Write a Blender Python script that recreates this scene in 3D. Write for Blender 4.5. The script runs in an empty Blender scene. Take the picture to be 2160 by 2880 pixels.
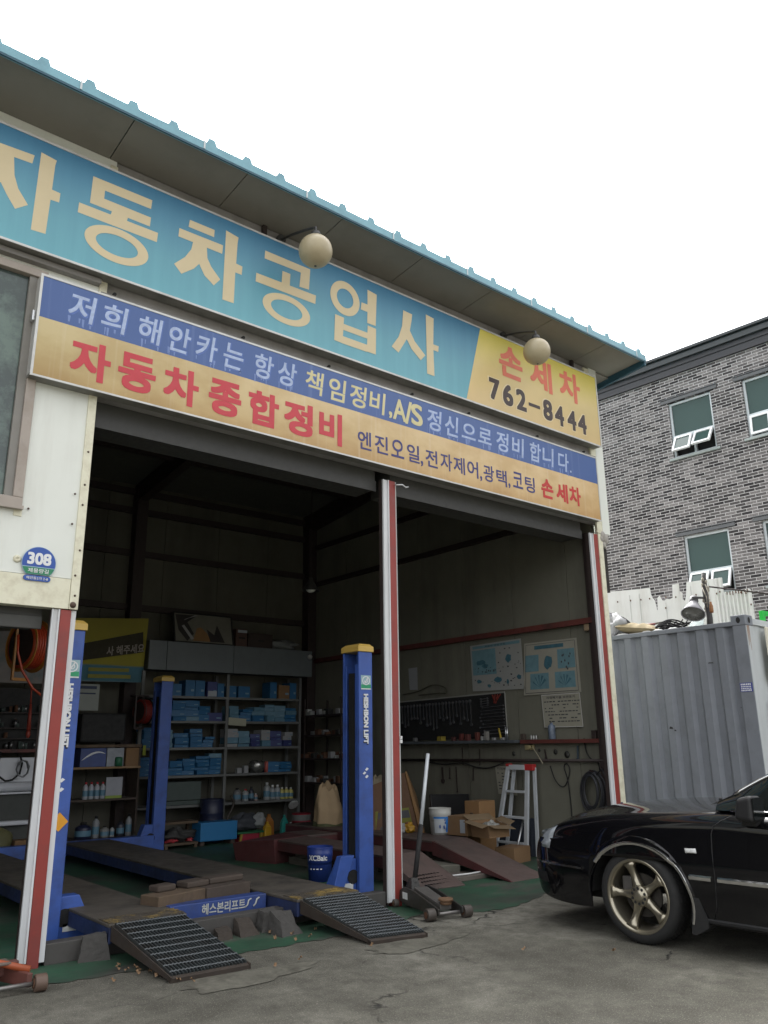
import bpy, bmesh, math, random
from mathutils import Vector, Matrix
PI = math.pi
R_ = math.radians
S = bpy.context.scene
COL = S.collection

# ------------------------------------------------------------------ camera
def set_camera():
    yaw, pitch, roll = R_(39.3495), R_(15.974), R_(-.736)
    F = Vector((math.sin(yaw)*math.cos(pitch), math.cos(yaw)*math.cos(pitch), math.sin(pitch)))
    R0 = Vector((math.cos(yaw), -math.sin(yaw), 0))
    U0 = R0.cross(F)
    Rv = R0*math.cos(roll)+U0*math.sin(roll)
    Uv = -R0*math.sin(roll)+U0*math.cos(roll)
    cam = bpy.data.cameras.new('camera')
    ob = bpy.data.objects.new('camera', cam)
    COL.objects.link(ob)
    M = Matrix((Rv, Uv, -F)).transposed().to_4x4()
    M.translation = Vector((-4.6857, -5.6329, 1.29))
    ob.matrix_world = M
    cam.sensor_fit = 'VERTICAL'
    cam.sensor_height = 36
    cam.sensor_width = 27
    cam.lens = 2284.7/2880*36
    cam.clip_start = .05
    cam.clip_end = 2000
    S.camera = ob
set_camera()

# ------------------------------------------------------------------ sky, sun, exposure
def set_light():
    w = bpy.data.worlds.new('World')
    S.world = w
    w.use_nodes = True
    nt = w.node_tree
    bg = nt.nodes['Background']
    sky = nt.nodes.new('ShaderNodeTexSky')
    sky.sky_type = 'NISHITA'
    sky.sun_disc = False
    sky.sun_elevation = R_(58)
    sky.sun_rotation = R_(20)
    sky.air_density = 1.0
    sky.dust_density = 6.0
    sky.ozone_density = 1.0
    hs = nt.nodes.new('ShaderNodeHueSaturation')     # an overcast sky: nearly colourless
    hs.inputs['Saturation'].default_value = .10
    nt.links.new(sky.outputs[0], hs.inputs['Color'])
    nt.links.new(hs.outputs[0], bg.inputs['Color'])
    bg.inputs['Strength'].default_value = .15
    sd = bpy.data.lights.new('sun', 'SUN')
    sd.energy = .5
    sd.angle = R_(25)
    sd.color = (1, .97, .92)
    so = bpy.data.objects.new('sun', sd)
    COL.objects.link(so)
    d = Vector((.28, .78, 1.15))                      # towards the sun, veiled behind the garage
    so.rotation_euler = d.to_track_quat('Z', 'Y').to_euler()
    so.location = d*20
    S.view_settings.view_transform = 'Standard'
    S.view_settings.look = 'None'
    S.view_settings.exposure = 2.05
    S.view_settings.gamma = 1
    S.cycles.max_bounces = 8
    S.cycles.diffuse_bounces = 4
    S.cycles.use_denoising = True
set_light()

# ------------------------------------------------------------------ materials
MATS = {}
def nodes_of(name):
    m = bpy.data.materials.new(name)
    m.use_nodes = True
    nt = m.node_tree
    return m, nt, nt.nodes['Principled BSDF']
def N(nt, typ, **kw):
    n = nt.nodes.new(typ)
    for k, v in kw.items():
        if k in n.inputs.keys():
            n.inputs[k].default_value = v
        else:
            setattr(n, k, v)
    return n
def ramp(nt, fac, stops):
    r = nt.nodes.new('ShaderNodeValToRGB')
    e = r.color_ramp.elements
    while len(e) < len(stops):
        e.new(.5)
    for i, (p, c) in enumerate(stops):
        e[i].position = p
        e[i].color = (c[0], c[1], c[2], 1) if hasattr(c, '__len__') else (c, c, c, 1)
    nt.links.new(fac, r.inputs[0])
    return r.outputs[0]
def mixc(nt, fac, a, b, mode='MIX'):
    m = nt.nodes.new('ShaderNodeMix')
    m.data_type = 'RGBA'
    m.blend_type = mode
    for sock, v in ((m.inputs[0], fac), (m.inputs[6], a), (m.inputs[7], b)):
        if hasattr(v, 'is_output'):
            nt.links.new(v, sock)
        elif hasattr(v, '__len__'):
            sock.default_value = (*v[:3], 1)
        else:
            sock.default_value = v
    return m.outputs[2]
def coords(nt, kind='Object', scale=(1, 1, 1)):
    t = nt.nodes.new('ShaderNodeTexCoord')
    if scale == (1, 1, 1):
        return t.outputs[kind]
    mp = nt.nodes.new('ShaderNodeMapping')
    mp.inputs['Scale'].default_value = scale
    nt.links.new(t.outputs[kind], mp.inputs[0])
    return mp.outputs[0]
def noise(nt, vec, scale, detail=4, rough=.6):
    n = N(nt, 'ShaderNodeTexNoise', Scale=scale, Detail=detail, Roughness=rough)
    nt.links.new(vec, n.inputs['Vector'])
    return n.outputs['Fac']
def mat(name, col, rough=.6, metal=0.0, var=.12, scale=9, bump=0.0, bscale=60, dirt=None, damt=.5, dscale=4, streak=False, spec=.5, coat=0):
    """plain surface with uneven tone; dirt = colour of blotches, streak = blotches run down"""
    if name in MATS:
        return MATS[name]
    m, nt, p = nodes_of(name)
    v = coords(nt)
    c = mixc(nt, noise(nt, v, scale), [x*(1-var) for x in col], [min(1, x*(1+var)) for x in col])
    if dirt:
        vv = coords(nt, scale=(1, 1, .12)) if streak else v
        mask = ramp(nt, noise(nt, vv, dscale, 6, .65), [(.47, 0), (.72, damt)])
        c = mixc(nt, mask, c, dirt)
    nt.links.new(c, p.inputs['Base Color'])
    p.inputs['Metallic'].default_value = metal
    p.inputs['Specular IOR Level'].default_value = spec
    p.inputs['Coat Weight'].default_value = coat
    rr = ramp(nt, noise(nt, v, scale*2.3), [(.3, max(0, rough-.08)), (.7, min(1, rough+.08))])
    nt.links.new(rr, p.inputs['Roughness'])
    if bump:
        b = N(nt, 'ShaderNodeBump', Strength=bump, Distance=.004)
        nt.links.new(noise(nt, v, bscale, 5), b.inputs['Height'])
        nt.links.new(b.outputs[0], p.inputs['Normal'])
    MATS[name] = m
    return m
def glass(name, col=(.02, .03, .03), rough=.03):
    """dark pane that mirrors the sky"""
    m, nt, p = nodes_of(name)
    p.inputs['Base Color'].default_value = (*col, 1)
    p.inputs['Roughness'].default_value = rough
    p.inputs['IOR'].default_value = 1.5
    MATS[name] = m
    return m

# ------------------------------------------------------------------ mesh building
class MB:
    def __init__(s):
        s.v, s.f, s.mi, s.sm = [], [], [], []
        s.cur = 0
    def add(s, vs, fs, smooth=False):
        o = len(s.v)
        s.v += [tuple(x) for x in vs]
        for f in fs:
            s.f.append(tuple(o+i for i in f))
            s.mi.append(s.cur)
            s.sm.append(smooth)
        return s
    def box(s, a, b, M=None):
        x0, x1 = sorted((a[0], b[0])); y0, y1 = sorted((a[1], b[1])); z0, z1 = sorted((a[2], b[2]))
        vs = [Vector(p) for p in ((x0,y0,z0),(x1,y0,z0),(x1,y1,z0),(x0,y1,z0),(x0,y0,z1),(x1,y0,z1),(x1,y1,z1),(x0,y1,z1))]
        if M is not None:
            vs = [M @ p for p in vs]
        return s.add(vs, [(0,3,2,1),(4,5,6,7),(0,1,5,4),(1,2,6,5),(2,3,7,6),(3,0,4,7)])
    def hexa(s, lo, hi):
        """lo, hi: four corners each, counter-clockwise from above"""
        return s.add(list(lo)+list(hi), [(0,3,2,1),(4,5,6,7),(0,1,5,4),(1,2,6,5),(2,3,7,6),(3,0,4,7)])
    def bar(s, p, q, w, h=None, up=(0,0,1)):
        """square bar from p to q"""
        p, q = Vector(p), Vector(q)
        h = h or w
        t = (q-p).normalized()
        u = Vector(up)
        if abs(t.dot(u)) > .98:
            u = Vector((1,0,0))
        a = t.cross(u).normalized(); b = a.cross(t)
        vs = [p+a*i*w/2+b*j*h/2 for i, j in ((-1,-1),(1,-1),(1,1),(-1,1))]+[q+a*i*w/2+b*j*h/2 for i, j in ((-1,-1),(1,-1),(1,1),(-1,1))]
        return s.add(vs, [(0,3,2,1),(4,5,6,7),(0,1,5,4),(1,2,6,5),(2,3,7,6),(3,0,4,7)])
    def tube(s, path, r, n=8, caps=True, smooth=True):
        P = [Vector(p) for p in path]
        rr = r if hasattr(r, '__len__') else [r]*len(P)
        u = None
        vs = []
        for i, p in enumerate(P):
            t = (P[min(i+1, len(P)-1)]-P[max(i-1, 0)]).normalized()
            if u is None:
                u = Vector((0,0,1)) if abs(t.z) < .9 else Vector((1,0,0))
            a = t.cross(u).normalized(); u = a.cross(t).normalized()
            vs += [p+(a*math.cos(2*PI*k/n)+u*math.sin(2*PI*k/n))*rr[i] for k in range(n)]
        fs = []
        for i in range(len(P)-1):
            for k in range(n):
                fs.append((i*n+k, i*n+(k+1)%n, (i+1)*n+(k+1)%n, (i+1)*n+k))
        s.add(vs, fs, smooth)
        if caps:
            o = len(s.v)-len(vs)
            m = len(P)-1
            s.f += [tuple(o+k for k in reversed(range(n))), tuple(o+m*n+k for k in range(n))]
            s.mi += [s.cur]*2; s.sm += [False]*2
        return s
    def cyl(s, p, q, r, n=16, r2=None):
        return s.tube([p, q], [r, r if r2 is None else r2], n)
    def lathe(s, prof, c=(0,0,0), n=24, axis='Z', smooth=True, M=None, cap=True):
        """prof: (radius, height) pairs"""
        vs = []
        for r, h in prof:
            for k in range(n):
                a = 2*PI*k/n
                p = (r*math.cos(a), r*math.sin(a), h)
                if axis == 'X': p = (p[2], p[0], p[1])
                if axis == 'Y': p = (p[0], p[2], p[1])
                p = Vector(p)
                if M is not None: p = M @ p
                vs.append(p+Vector(c))
        fs = []
        for i in range(len(prof)-1):
            for k in range(n):
                f = (i*n+k, i*n+(k+1)%n, (i+1)*n+(k+1)%n, (i+1)*n+k)
                fs.append(f if axis != 'Y' else f[::-1])
        s.add(vs, fs, smooth)
        o = len(s.v)-len(vs); m = len(prof)-1
        if tuple(prof[0]) == tuple(prof[-1]): cap = False
        if cap and prof[0][0] > 1e-5:
            s.f.append(tuple(o+k for k in reversed(range(n)))); s.mi.append(s.cur); s.sm.append(False)
        if cap and prof[-1][0] > 1e-5:
            s.f.append(tuple(o+m*n+k for k in range(n))); s.mi.append(s.cur); s.sm.append(False)
        return s
    def prism(s, poly, fn, d0, d1):
        """poly: 2-D outline; fn(a, b, d) -> point; faces at depth d0 and d1"""
        n = len(poly)
        vs = [fn(a, b, d0) for a, b in poly]+[fn(a, b, d1) for a, b in poly]
        fs = [tuple(range(n)), tuple(range(2*n-1, n-1, -1))]+[(i, n+i, n+(i+1)%n, (i+1)%n) for i in range(n)]
        return s.add(vs, fs)
    def sphere(s, c, r, n=20, m=12, sc=(1,1,1)):
        pr = [(max(r*math.sin(PI*i/m), 0), -r*math.cos(PI*i/m)) for i in range(m+1)]
        M = Matrix.Diagonal(Vector(sc)).to_4x4()
        return s.lathe([(max(a, 1e-6), b) for a, b in pr], c, n, M=M)
    def grid(s, fn, nu, nv, smooth=True, closed_u=False):
        vs = [fn(i/(nu-1 if not closed_u else nu), j/(nv-1)) for i in range(nu) for j in range(nv)]
        fs = []
        for i in range(nu if closed_u else nu-1):
            for j in range(nv-1):
                a = i*nv+j; b = ((i+1) % nu)*nv+j
                fs.append((a, b, b+1, a+1))
        return s.add(vs, fs, smooth)
    def build(s, name, m, parent=None, bevel=0, world=True, seg=2, recalc=True):
        me = bpy.data.meshes.new(name)
        off = Vector((0,0,0))
        base = Vector((0,0,0))
        if parent is not None:
            if world:
                q = parent
                while q is not None:
                    off += Vector(q.location); q = q.parent
        else:
            xs = [p[0] for p in s.v]; ys = [p[1] for p in s.v]; zs = [p[2] for p in s.v]
            base = Vector(((min(xs)+max(xs))/2, (min(ys)+max(ys))/2, min(zs)))
            off = base
        me.from_pydata([tuple(Vector(p)-off) for p in s.v], [], s.f)
        ms = m if isinstance(m, (list, tuple)) else [m]
        for q in ms:
            me.materials.append(q)
        for i, p in enumerate(me.polygons):
            p.material_index = min(s.mi[i], len(ms)-1)
            p.use_smooth = s.sm[i]
        if recalc:
            bm = bmesh.new(); bm.from_mesh(me)
            bmesh.ops.recalc_face_normals(bm, faces=bm.faces)
            bm.to_mesh(me); bm.free()
        me.update()
        o = bpy.data.objects.new(name, me)
        COL.objects.link(o)
        o.location = base
        if parent is not None:
            o.parent = parent
        if bevel:
            b = o.modifiers.new('bevel', 'BEVEL')
            b.width = bevel; b.segments = seg; b.limit_method = 'ANGLE'; b.angle_limit = R_(40)
            b.harden_normals = False
        return o
def tag(o, label, cat, group=None):
    o['label'] = label; o['category'] = cat
    if group: o['group'] = group
    return o
def thing(name, label, cat, loc=(0,0,0), group=None, rz=0):
    o = bpy.data.objects.new(name, None)
    COL.objects.link(o)
    o.location = loc; o.rotation_euler = (0, 0, rz)
    o.empty_display_size = .1
    return tag(o, label, cat, group)
def struct(o, kind='structure'):
    o['kind'] = kind
    return o
def dup(root, loc, label=None, group=None, rz=None):
    r = root.copy(); COL.objects.link(r); r.location = loc
    if rz is not None: r.rotation_euler = (0, 0, rz)
    if label: r['label'] = label
    if group: r['group'] = group
    for ch in root.children:
        c = ch.copy(); COL.objects.link(c); c.parent = r
        for g in ch.children:
            d = g.copy(); COL.objects.link(d); d.parent = c
    return r

# ------------------------------------------------------------------ lettering
_cu = bpy.data.curves.new('lettering_source', 'FONT')
_co = bpy.data.objects.new('lettering_source', _cu)
COL.objects.link(_co)
_gl = {}
def glyph(txt, off=0.0):
    k = (txt, off)
    if k not in _gl:
        _cu.body = txt; _cu.size = 1; _cu.offset = off; _cu.resolution_u = 4
        dg = bpy.context.evaluated_depsgraph_get(); dg.update()
        me = bpy.data.meshes.new_from_object(_co.evaluated_get(dg))
        vs = [(v.co.x, v.co.y) for v in me.vertices]
        fs = [tuple(p.vertices) for p in me.polygons]
        bpy.data.meshes.remove(me)
        xs = [a for a, b in vs]; ys = [b for a, b in vs]
        _gl[k] = (vs, fs, (min(xs), max(xs), min(ys), max(ys)))
    return _gl[k]
def put_text(mb, txt, fn, cx, cy, w=None, h=None, off=0.0, shear=0.0, flip=False):
    """text fitted to a w x h box centred at (cx, cy) of the plane fn(a, b)"""
    vs, fs, (x0, x1, y0, y1) = glyph(txt, 0.0)
    x0 -= off; x1 += off; y0 -= off; y1 += off
    W, H = max(x1-x0, 1e-4), max(y1-y0, 1e-4)
    if w is None: w = h*W/H
    if h is None: h = w*H/W
    k = -1 if flip else 1
    sh = [(0, 0)]
    if off > 0:          # heavier strokes: the outline shifted round a small square, each copy a hair further out
        sh = [(off*a, off*c) for a, c in ((-1, -1), (0, -1), (1, -1), (-1, 0), (0, 0), (1, 0), (-1, 1), (0, 1), (1, 1))]
    O = Vector(fn(0, 0)); nrm = (Vector(fn(1e-3, 0))-O).cross(Vector(fn(0, 1e-3))-O)
    nrm = nrm.normalized() if nrm.length > 0 else Vector((0, 0, 0))
    for i, (sx, sy) in enumerate(sh):
        pts = []
        for a, b in vs:
            p = ((a+sx-x0)/W-.5)*w; q = ((b+sy-y0)/H-.5)*h
            pts.append(Vector(fn(cx+k*p+shear*q, cy+k*q))+nrm*(.00012*i))
        mb.add(pts, fs)
# ================================================================== setting
def ground_material():
    m, nt, p = nodes_of('worn_concrete')
    v = coords(nt)
    a = noise(nt, v, .62, 7, .62); b = noise(nt, v, 7, 8, .7); c = noise(nt, v, 90, 4, .7)
    col = ramp(nt, a, [(.36, (.085, .081, .067)), (.5, (.142, .136, .114)), (.62, (.225, .217, .186))])
    col = mixc(nt, ramp(nt, b, [(.36, .6), (.60, 0)]), col, (.060, .057, .047))
    col = mixc(nt, ramp(nt, c, [(.56, 0), (.70, .75)]), col, (.34, .33, .28))
    sv = coords(nt, scale=(1.2, .35, 1))
    col = mixc(nt, ramp(nt, noise(nt, sv, 2.2, 7, .7), [(.53, 0), (.72, .6)]), col, (.048, .045, .038))
    gr = ramp(nt, noise(nt, v, 230, 3, .8), [(.34, (.50, .50, .50)), (.5, (1, 1, 1)), (.68, (1.85, 1.82, 1.72))])
    col = mixc(nt, .9, col, mixc(nt, 1.0, col, gr, 'MULTIPLY'))
    # cracks
    wv = nt.nodes.new('ShaderNodeVectorMath'); wv.operation = 'ADD'
    nz = N(nt, 'ShaderNodeTexNoise', Scale=2.2, Detail=5.0)
    nt.links.new(v, nz.inputs['Vector']); nt.links.new(v, wv.inputs[0]); nt.links.new(nz.outputs['Color'], wv.inputs[1])
    vo = N(nt, 'ShaderNodeTexVoronoi', Scale=.62); vo.feature = 'DISTANCE_TO_EDGE'
    nt.links.new(wv.outputs[0], vo.inputs['Vector'])
    cr = ramp(nt, vo.outputs['Distance'], [(.0, 1), (.016, 0)])
    gate = ramp(nt, noise(nt, v, .8), [(.50, 0), (.57, 1)])
    mm = N(nt, 'ShaderNodeMath', operation='MULTIPLY'); nt.links.new(cr, mm.inputs[0]); nt.links.new(gate, mm.inputs[1])
    col = mixc(nt, mm.outputs[0], col, (.02, .019, .017))
    nt.links.new(col, p.inputs['Base Color'])
    p.inputs['Roughness'].default_value = .92
    p.inputs['Specular IOR Level'].default_value = .25
    bm_ = N(nt, 'ShaderNodeBump', Strength=.9, Distance=.018)
    h = mixc(nt, .4, b, c)
    h = mixc(nt, mm.outputs[0], h, (0, 0, 0))
    nt.links.new(h, bm_.inputs['Height']); nt.links.new(bm_.outputs[0], p.inputs['Normal'])
    return m
def floor_material():
    m, nt, p = nodes_of('worn_green_floor_paint')
    v = coords(nt)
    base = ramp(nt, noise(nt, v, 6, 7, .7), [(.3, (.05, .047, .041)), (.7, (.11, .102, .088))])
    grn = ramp(nt, noise(nt, v, 3, 6, .6), [(.3, (.012, .062, .032)), (.7, (.020, .105, .052))])
    sep = nt.nodes.new('ShaderNodeSeparateXYZ'); nt.links.new(coords(nt), sep.inputs[0])
    mask = ramp(nt, noise(nt, coords(nt, scale=(.8, 1.6, 1)), 1.5, 8, .68), [(.36, 0), (.50, .9)])
    scr = ramp(nt, noise(nt, coords(nt, scale=(2, 9, 1)), 5, 6, .7), [(.52, 1), (.66, .35)])
    mm = N(nt, 'ShaderNodeMath', operation='MULTIPLY'); nt.links.new(mask, mm.inputs[0]); nt.links.new(scr, mm.inputs[1])
    col = mixc(nt, mm.outputs[0], base, grn)
    grime = ramp(nt, noise(nt, v, 1.1, 6, .65), [(.42, 0), (.68, .8)])
    col = mixc(nt, grime, col, (.03, .03, .026))
    nt.links.new(col, p.inputs['Base Color'])
    p.inputs['Roughness'].default_value = .6
    return m
def brick_material():
    m, nt, p = nodes_of('black_and_grey_brick')
    t = nt.nodes.new('ShaderNodeTexCoord')
    sp = nt.nodes.new('ShaderNodeSeparateXYZ'); nt.links.new(t.outputs['Object'], sp.inputs[0])
    cb = nt.nodes.new('ShaderNodeCombineXYZ')
    ad = N(nt, 'ShaderNodeMath', operation='ADD'); nt.links.new(sp.outputs[0], ad.inputs[0]); nt.links.new(sp.outputs[1], ad.inputs[1])
    nt.links.new(ad.outputs[0], cb.inputs[0]); nt.links.new(sp.outputs[2], cb.inputs[1])
    def bricks(c1, c2, mo, bias):
        b = nt.nodes.new('ShaderNodeTexBrick')
        b.offset = .5; b.squash = 1
        for k, val in (('Scale', 1), ('Mortar Size', .0052), ('Mortar Smooth', .15), ('Bias', bias), ('Brick Width', .196), ('Row Height', .058)):
            b.inputs[k].default_value = val
        b.inputs['Color1'].default_value = (*c1, 1); b.inputs['Color2'].default_value = (*c2, 1); b.inputs['Mortar'].default_value = (*mo, 1)
        nt.links.new(cb.outputs[0], b.inputs['Vector'])
        return b
    b = bricks((.006, .0055, .007), (.31, .30, .295), (.55, .54, .53), -.12)
    sv = coords(nt, scale=(16, 16, 40))
    speck = ramp(nt, noise(nt, sv, 2.2, 6, .8), [(.42, 0), (.60, 1)])
    bk = mixc(nt, mixc(nt, .75, (0, 0, 0), speck), b.outputs['Color'], (.045, .04, .042))
    big = ramp(nt, noise(nt, coords(nt), .7, 4), [(.35, (.82, .80, .78)), (.65, (1.06, 1.04, 1.04))])
    bk = mixc(nt, 1.0, bk, big, 'MULTIPLY')
    tone = ramp(nt, noise(nt, coords(nt, scale=(4.5, 4.5, 12.5)), 1.0, 2, .5), [(.3, (.75, .75, .75)), (.7, (1.2, 1.19, 1.18))])
    bk = mixc(nt, .8, bk, mixc(nt, 1.0, bk, tone, 'MULTIPLY'))
    col = mixc(nt, b.outputs['Fac'], bk, (.50, .49, .485))
    nt.links.new(col, p.inputs['Base Color'])
    p.inputs['Roughness'].default_value = .85
    bu = N(nt, 'ShaderNodeBump', Strength=.6, Distance=.008); bu.invert = True
    nt.links.new(b.outputs['Fac'], bu.inputs['Height']); nt.links.new(bu.outputs[0], p.inputs['Normal'])
    return m
def panel_material():
    """cream wall panel with soot running down under the window and above the seam"""
    m, nt, p = nodes_of('cream_wall_panel')
    v = coords(nt)
    c = mixc(nt, noise(nt, v, 3, 5), (.66, .68, .62), (.74, .76, .71))
    st = ramp(nt, noise(nt, coords(nt, scale=(3, 3, .35)), 1.6, 5, .6), [(.50, 0), (.80, .45)])
    c = mixc(nt, st, c, (.44, .42, .37))
    sp = ramp(nt, noise(nt, v, 26, 3), [(.74, 0), (.78, .8)])
    c = mixc(nt, sp, c, (.16, .12, .09))
    nt.links.new(c, p.inputs['Base Color'])
    p.inputs['Roughness'].default_value = .5
    return m
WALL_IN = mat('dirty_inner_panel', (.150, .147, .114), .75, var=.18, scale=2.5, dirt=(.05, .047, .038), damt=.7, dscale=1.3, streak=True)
CREAM = panel_material()
CREAM_TRIM = mat('cream_trim', (.70, .68, .53), .5, var=.06, dirt=(.34, .28, .18), damt=.5, dscale=9)
GREY_WALL = mat('grey_back_panel', (.30, .29, .28), .6, var=.15, dirt=(.12, .115, .10), dscale=3, streak=True)
ROOF_BLUE = mat('pale_blue_sheet', (.18, .37, .44), .45, var=.10, scale=5, dirt=(.10, .21, .27), damt=.45, dscale=6)
ROOF_DARK = mat('dark_blue_flashing', (.025, .085, .125), .5, var=.15)
SOFFIT = mat('soffit_panel', (.225, .215, .187), .7, var=.10, scale=1.3, dirt=(.17, .16, .135), damt=.6, dscale=2)
STEEL_DK = mat('dark_painted_steel', (.030, .020, .018), .6, var=.25)
STEEL_RED = mat('red_oxide_steel', (.115, .030, .024), .6, var=.25, dirt=(.03, .02, .018), damt=.8)
RED_POST = mat('red_post_paint', (.25, .034, .026), .5, var=.14, scale=4, dirt=(.13, .045, .04), damt=.65, dscale=3.5)
WHITE_RAIL = mat('off_white_rail', (.60, .61, .62), .45, var=.07, dirt=(.33, .32, .30), damt=.55, dscale=5, streak=True)
GREY_RAIL = mat('grey_rail', (.40, .42, .40), .5, var=.1)
BLACK = mat('black_rubber', (.012, .012, .012), .8, var=.2)
BLACK_GLOSS = mat('black_plastic', (.012, .012, .013), .35, var=.1)
ALU = mat('aluminium', (.62, .63, .64), .32, metal=.9, var=.08)
ALU_SATIN = mat('painted_aluminium', (.52, .55, .57), .42, metal=.15, var=.06, dirt=(.34, .36, .37), damt=.4)
CHROME = mat('chrome', (.80, .80, .80), .12, metal=1, var=.02)
RUST = mat('rusty_steel', (.10, .048, .026), .85, var=.4, scale=14)
WOOD = mat('old_timber', (.105, .072, .045), .8, var=.35, scale=7, dirt=(.04, .03, .022), damt=.8)
CARD = mat('brown_cardboard', (.195, .115, .056), .85, var=.12)
PAPER = mat('kraft_paper', (.33, .24, .14), .85, var=.12, bump=.5, bscale=14)
WHITE = mat('white_plastic', (.66, .67, .66), .45, var=.06, dirt=(.36, .36, .34), damt=.5)
WHITE_INK = mat('white_lettering', (.72, .73, .74), .5, var=.05)

# ground and floor -----------------------------------------------------------
g = MB()
X = [-400, -60, -20, -9, -7, -5, -3, -1, 1, 3, 5, 8, 14, 60, 400]
Yl = [-400, -60, -20, -10, -8, -6, -4, -2, -1, 0, 3, 7, 20, 60, 400]
vs = [(x, y, 0) for x in X for y in Yl]
fs = [(i*len(Yl)+j, (i+1)*len(Yl)+j, (i+1)*len(Yl)+j+1, i*len(Yl)+j+1) for i in range(len(X)-1) for j in range(len(Yl)-1)]
g.add(vs, fs)
struct(g.build('ground', ground_material()))
def cement_patch(cx, cy, rx, ry, seed):
    rnd = random.Random(seed)
    n = 40
    ph = [rnd.uniform(0, 6.28) for _ in range(5)]
    rr = [1+.14*math.sin(3*2*PI*k/n+ph[0])+.09*math.sin(7*2*PI*k/n+ph[1])+.05*math.sin(13*2*PI*k/n+ph[2]) for k in range(n)]
    b = MB()
    vs = [(cx, cy, .010)]
    for s, z in ((.5, .008), (.85, .006), (1.0, .0042)):
        vs += [(cx+rx*s*rr[k]*math.cos(2*PI*k/n), cy+ry*s*rr[k]*math.sin(2*PI*k/n), z) for k in range(n)]
    fs = [(0, 1+k, 1+(k+1) % n) for k in range(n)]
    for j in range(2):
        fs += [(1+j*n+k, 1+(j+1)*n+k, 1+(j+1)*n+(k+1) % n, 1+j*n+(k+1) % n) for k in range(n)]
    b.add(vs, fs, True)
    struct(b.build('cement_patch', mat('pale_cement', (.140, .134, .110), .92, var=.5, scale=14, bump=1.0, bscale=60, dirt=(.065, .061, .050), damt=.95, dscale=6, spec=.2)))
cement_patch(-.72, -1.08, .40, .14, 3)
cement_patch(-1.98, -1.04, .42, .15, 8)
random.seed(3)
edge = []
def edge_y(x):
    b = -.30
    for x0, y0 in ((-9, -.3), (-3.2, -.3), (-2.9, -.42), (-2.3, -.48), (-1.7, -.50), (-1.0, -.52), (-.5, -.5), (-.2, -.42), (.1, -.3), (.35, -.62), (.7, -.66), (1.2, -.5), (1.6, -.36), (2.6, -.25), (3.25, -.2)):
        pass
    pts = ((-9, -.3), (-3.2, -.3), (-2.9, -.40), (-2.3, -.46), (-1.7, -.52), (-1.0, -.54), (-.5, -.5), (-.2, -.42), (.1, -.32), (.35, -.62), (.7, -.66), (1.2, -.5), (1.6, -.36), (2.6, -.25), (3.25, -.2))
    for (a, ya), (c, yc) in zip(pts, pts[1:]):
        if a <= x <= c:
            return ya+(yc-ya)*(x-a)/(c-a)
    return b
f = MB()
xs = [-7.9+.06*i for i in range(186)]
top = [(x, edge_y(x)+random.uniform(-.03, .03), .004) for x in xs]
bot = [(x, 6.0, .004) for x in xs]
f.add(top+bot, [(i, i+1, len(xs)+i+1, len(xs)+i) for i in range(len(xs)-1)])
struct(f.build('garage_floor', floor_material()))

# ------------------------------------------------------------------ garage building
gar = thing('garage_building', 'cream panel garage with pale blue ribbed roof and open red and white door bays', 'garage', (0, 3, 0))
def P_(name, mb, m, parent=gar, bevel=0):
    return mb.build(name, m, parent, bevel)
# white facade at the left with a window opening
b = MB()
b.box((-3.262, 0, 2.416), (-2.815, .09, 5.86)).box((-7.9, 0, 2.416), (-3.262, .09, 2.86)).box((-7.9, 0, 4.66), (-3.262, .09, 5.86)).box((-7.9, 0, 2.86), (-5.9, .09, 4.66))
P_('facade_panel', b, CREAM)
b = MB()
b.box((-7.9, -.007, 2.205), (-2.868, .085, 2.412)).box((-2.866, -.012, 2.205), (-2.806, .1, 5.80)).box((-3.29, -.006, 2.80), (-3.236, -.001, 2.862))
P_('corner_trim', b, CREAM_TRIM, bevel=.003)
b = MB()
for z, x in ((2.95, -2.84), (3.35, -2.835), (3.02, -2.9), (2.62, -2.83), (2.30, -2.835), (2.44, -2.845), (3.1, -2.838), (2.8, -2.9), (2.86, -3.2)):
    b.sphere((x, -.014, z), .008, 8, 6)
b.lathe([(.022, .0), (.016, .018), (.004, .022)], (-2.842, -.012, 2.235), 12, M=Matrix.Rotation(PI/2, 4, 'X'))
P_('screw', b, mat('rusty_screw', (.08, .05, .035), .7))
b = MB()
b.lathe([(.026, 0), (.024, .008), (.006, .012), (.005, .004)], (-3.232, -.001, 2.51), 20, M=Matrix.Rotation(PI/2, 4, 'X'))
P_('wall_cap', b, CREAM_TRIM)
# window
def garage_window():
    fr = MB()
    x0, x1, z0, z1 = -5.9, -3.245, 2.865, 4.655
    for a, c in (((x0, -.03, z0), (x1, .06, z0+.06)), ((x0, -.03, z1-.06), (x1, .06, z1)), ((x1-.065, -.03, z0+.061), (x1, .06, z1-.061)), ((x0, -.03, z0+.061), (x0+.065, .06, z1-.061)), ((-4.6, -.02, z0+.061), (-4.54, .05, z1-.061))):
        fr.box(a, c)
    o = P_('window', fr, mat('beige_window_frame', (.34, .295, .255), .5, var=.1, dirt=(.2, .16, .12), damt=.6), bevel=.004)
    MB().box((x1-.12, -.012, z0+.062), (x1-.066, .02, z1-.062)).build('sash', mat('dull_sash', (.20, .19, .17), .55), o)
    m, nt, p = nodes_of('dusty_green_pane')
    v = coords(nt)
    c = mixc(nt, ramp(nt, noise(nt, v, 3, 6, .7), [(.45, 0), (.6, 1)]), (.055, .075, .072), (.12, .17, .145))
    nt.links.new(c, p.inputs['Base Color']); p.inputs['Roughness'].default_value = .12
    MB().box((x0+.066, .018, z0+.062), (x1-.121, .026, z1-.062)).build('pane', m, o)
    MB().box((x0, -.05, 2.84), (-3.24, -.001, 2.864)).build('sill', mat('beige_window_frame', (0, 0, 0)), o)
garage_window()
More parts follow.
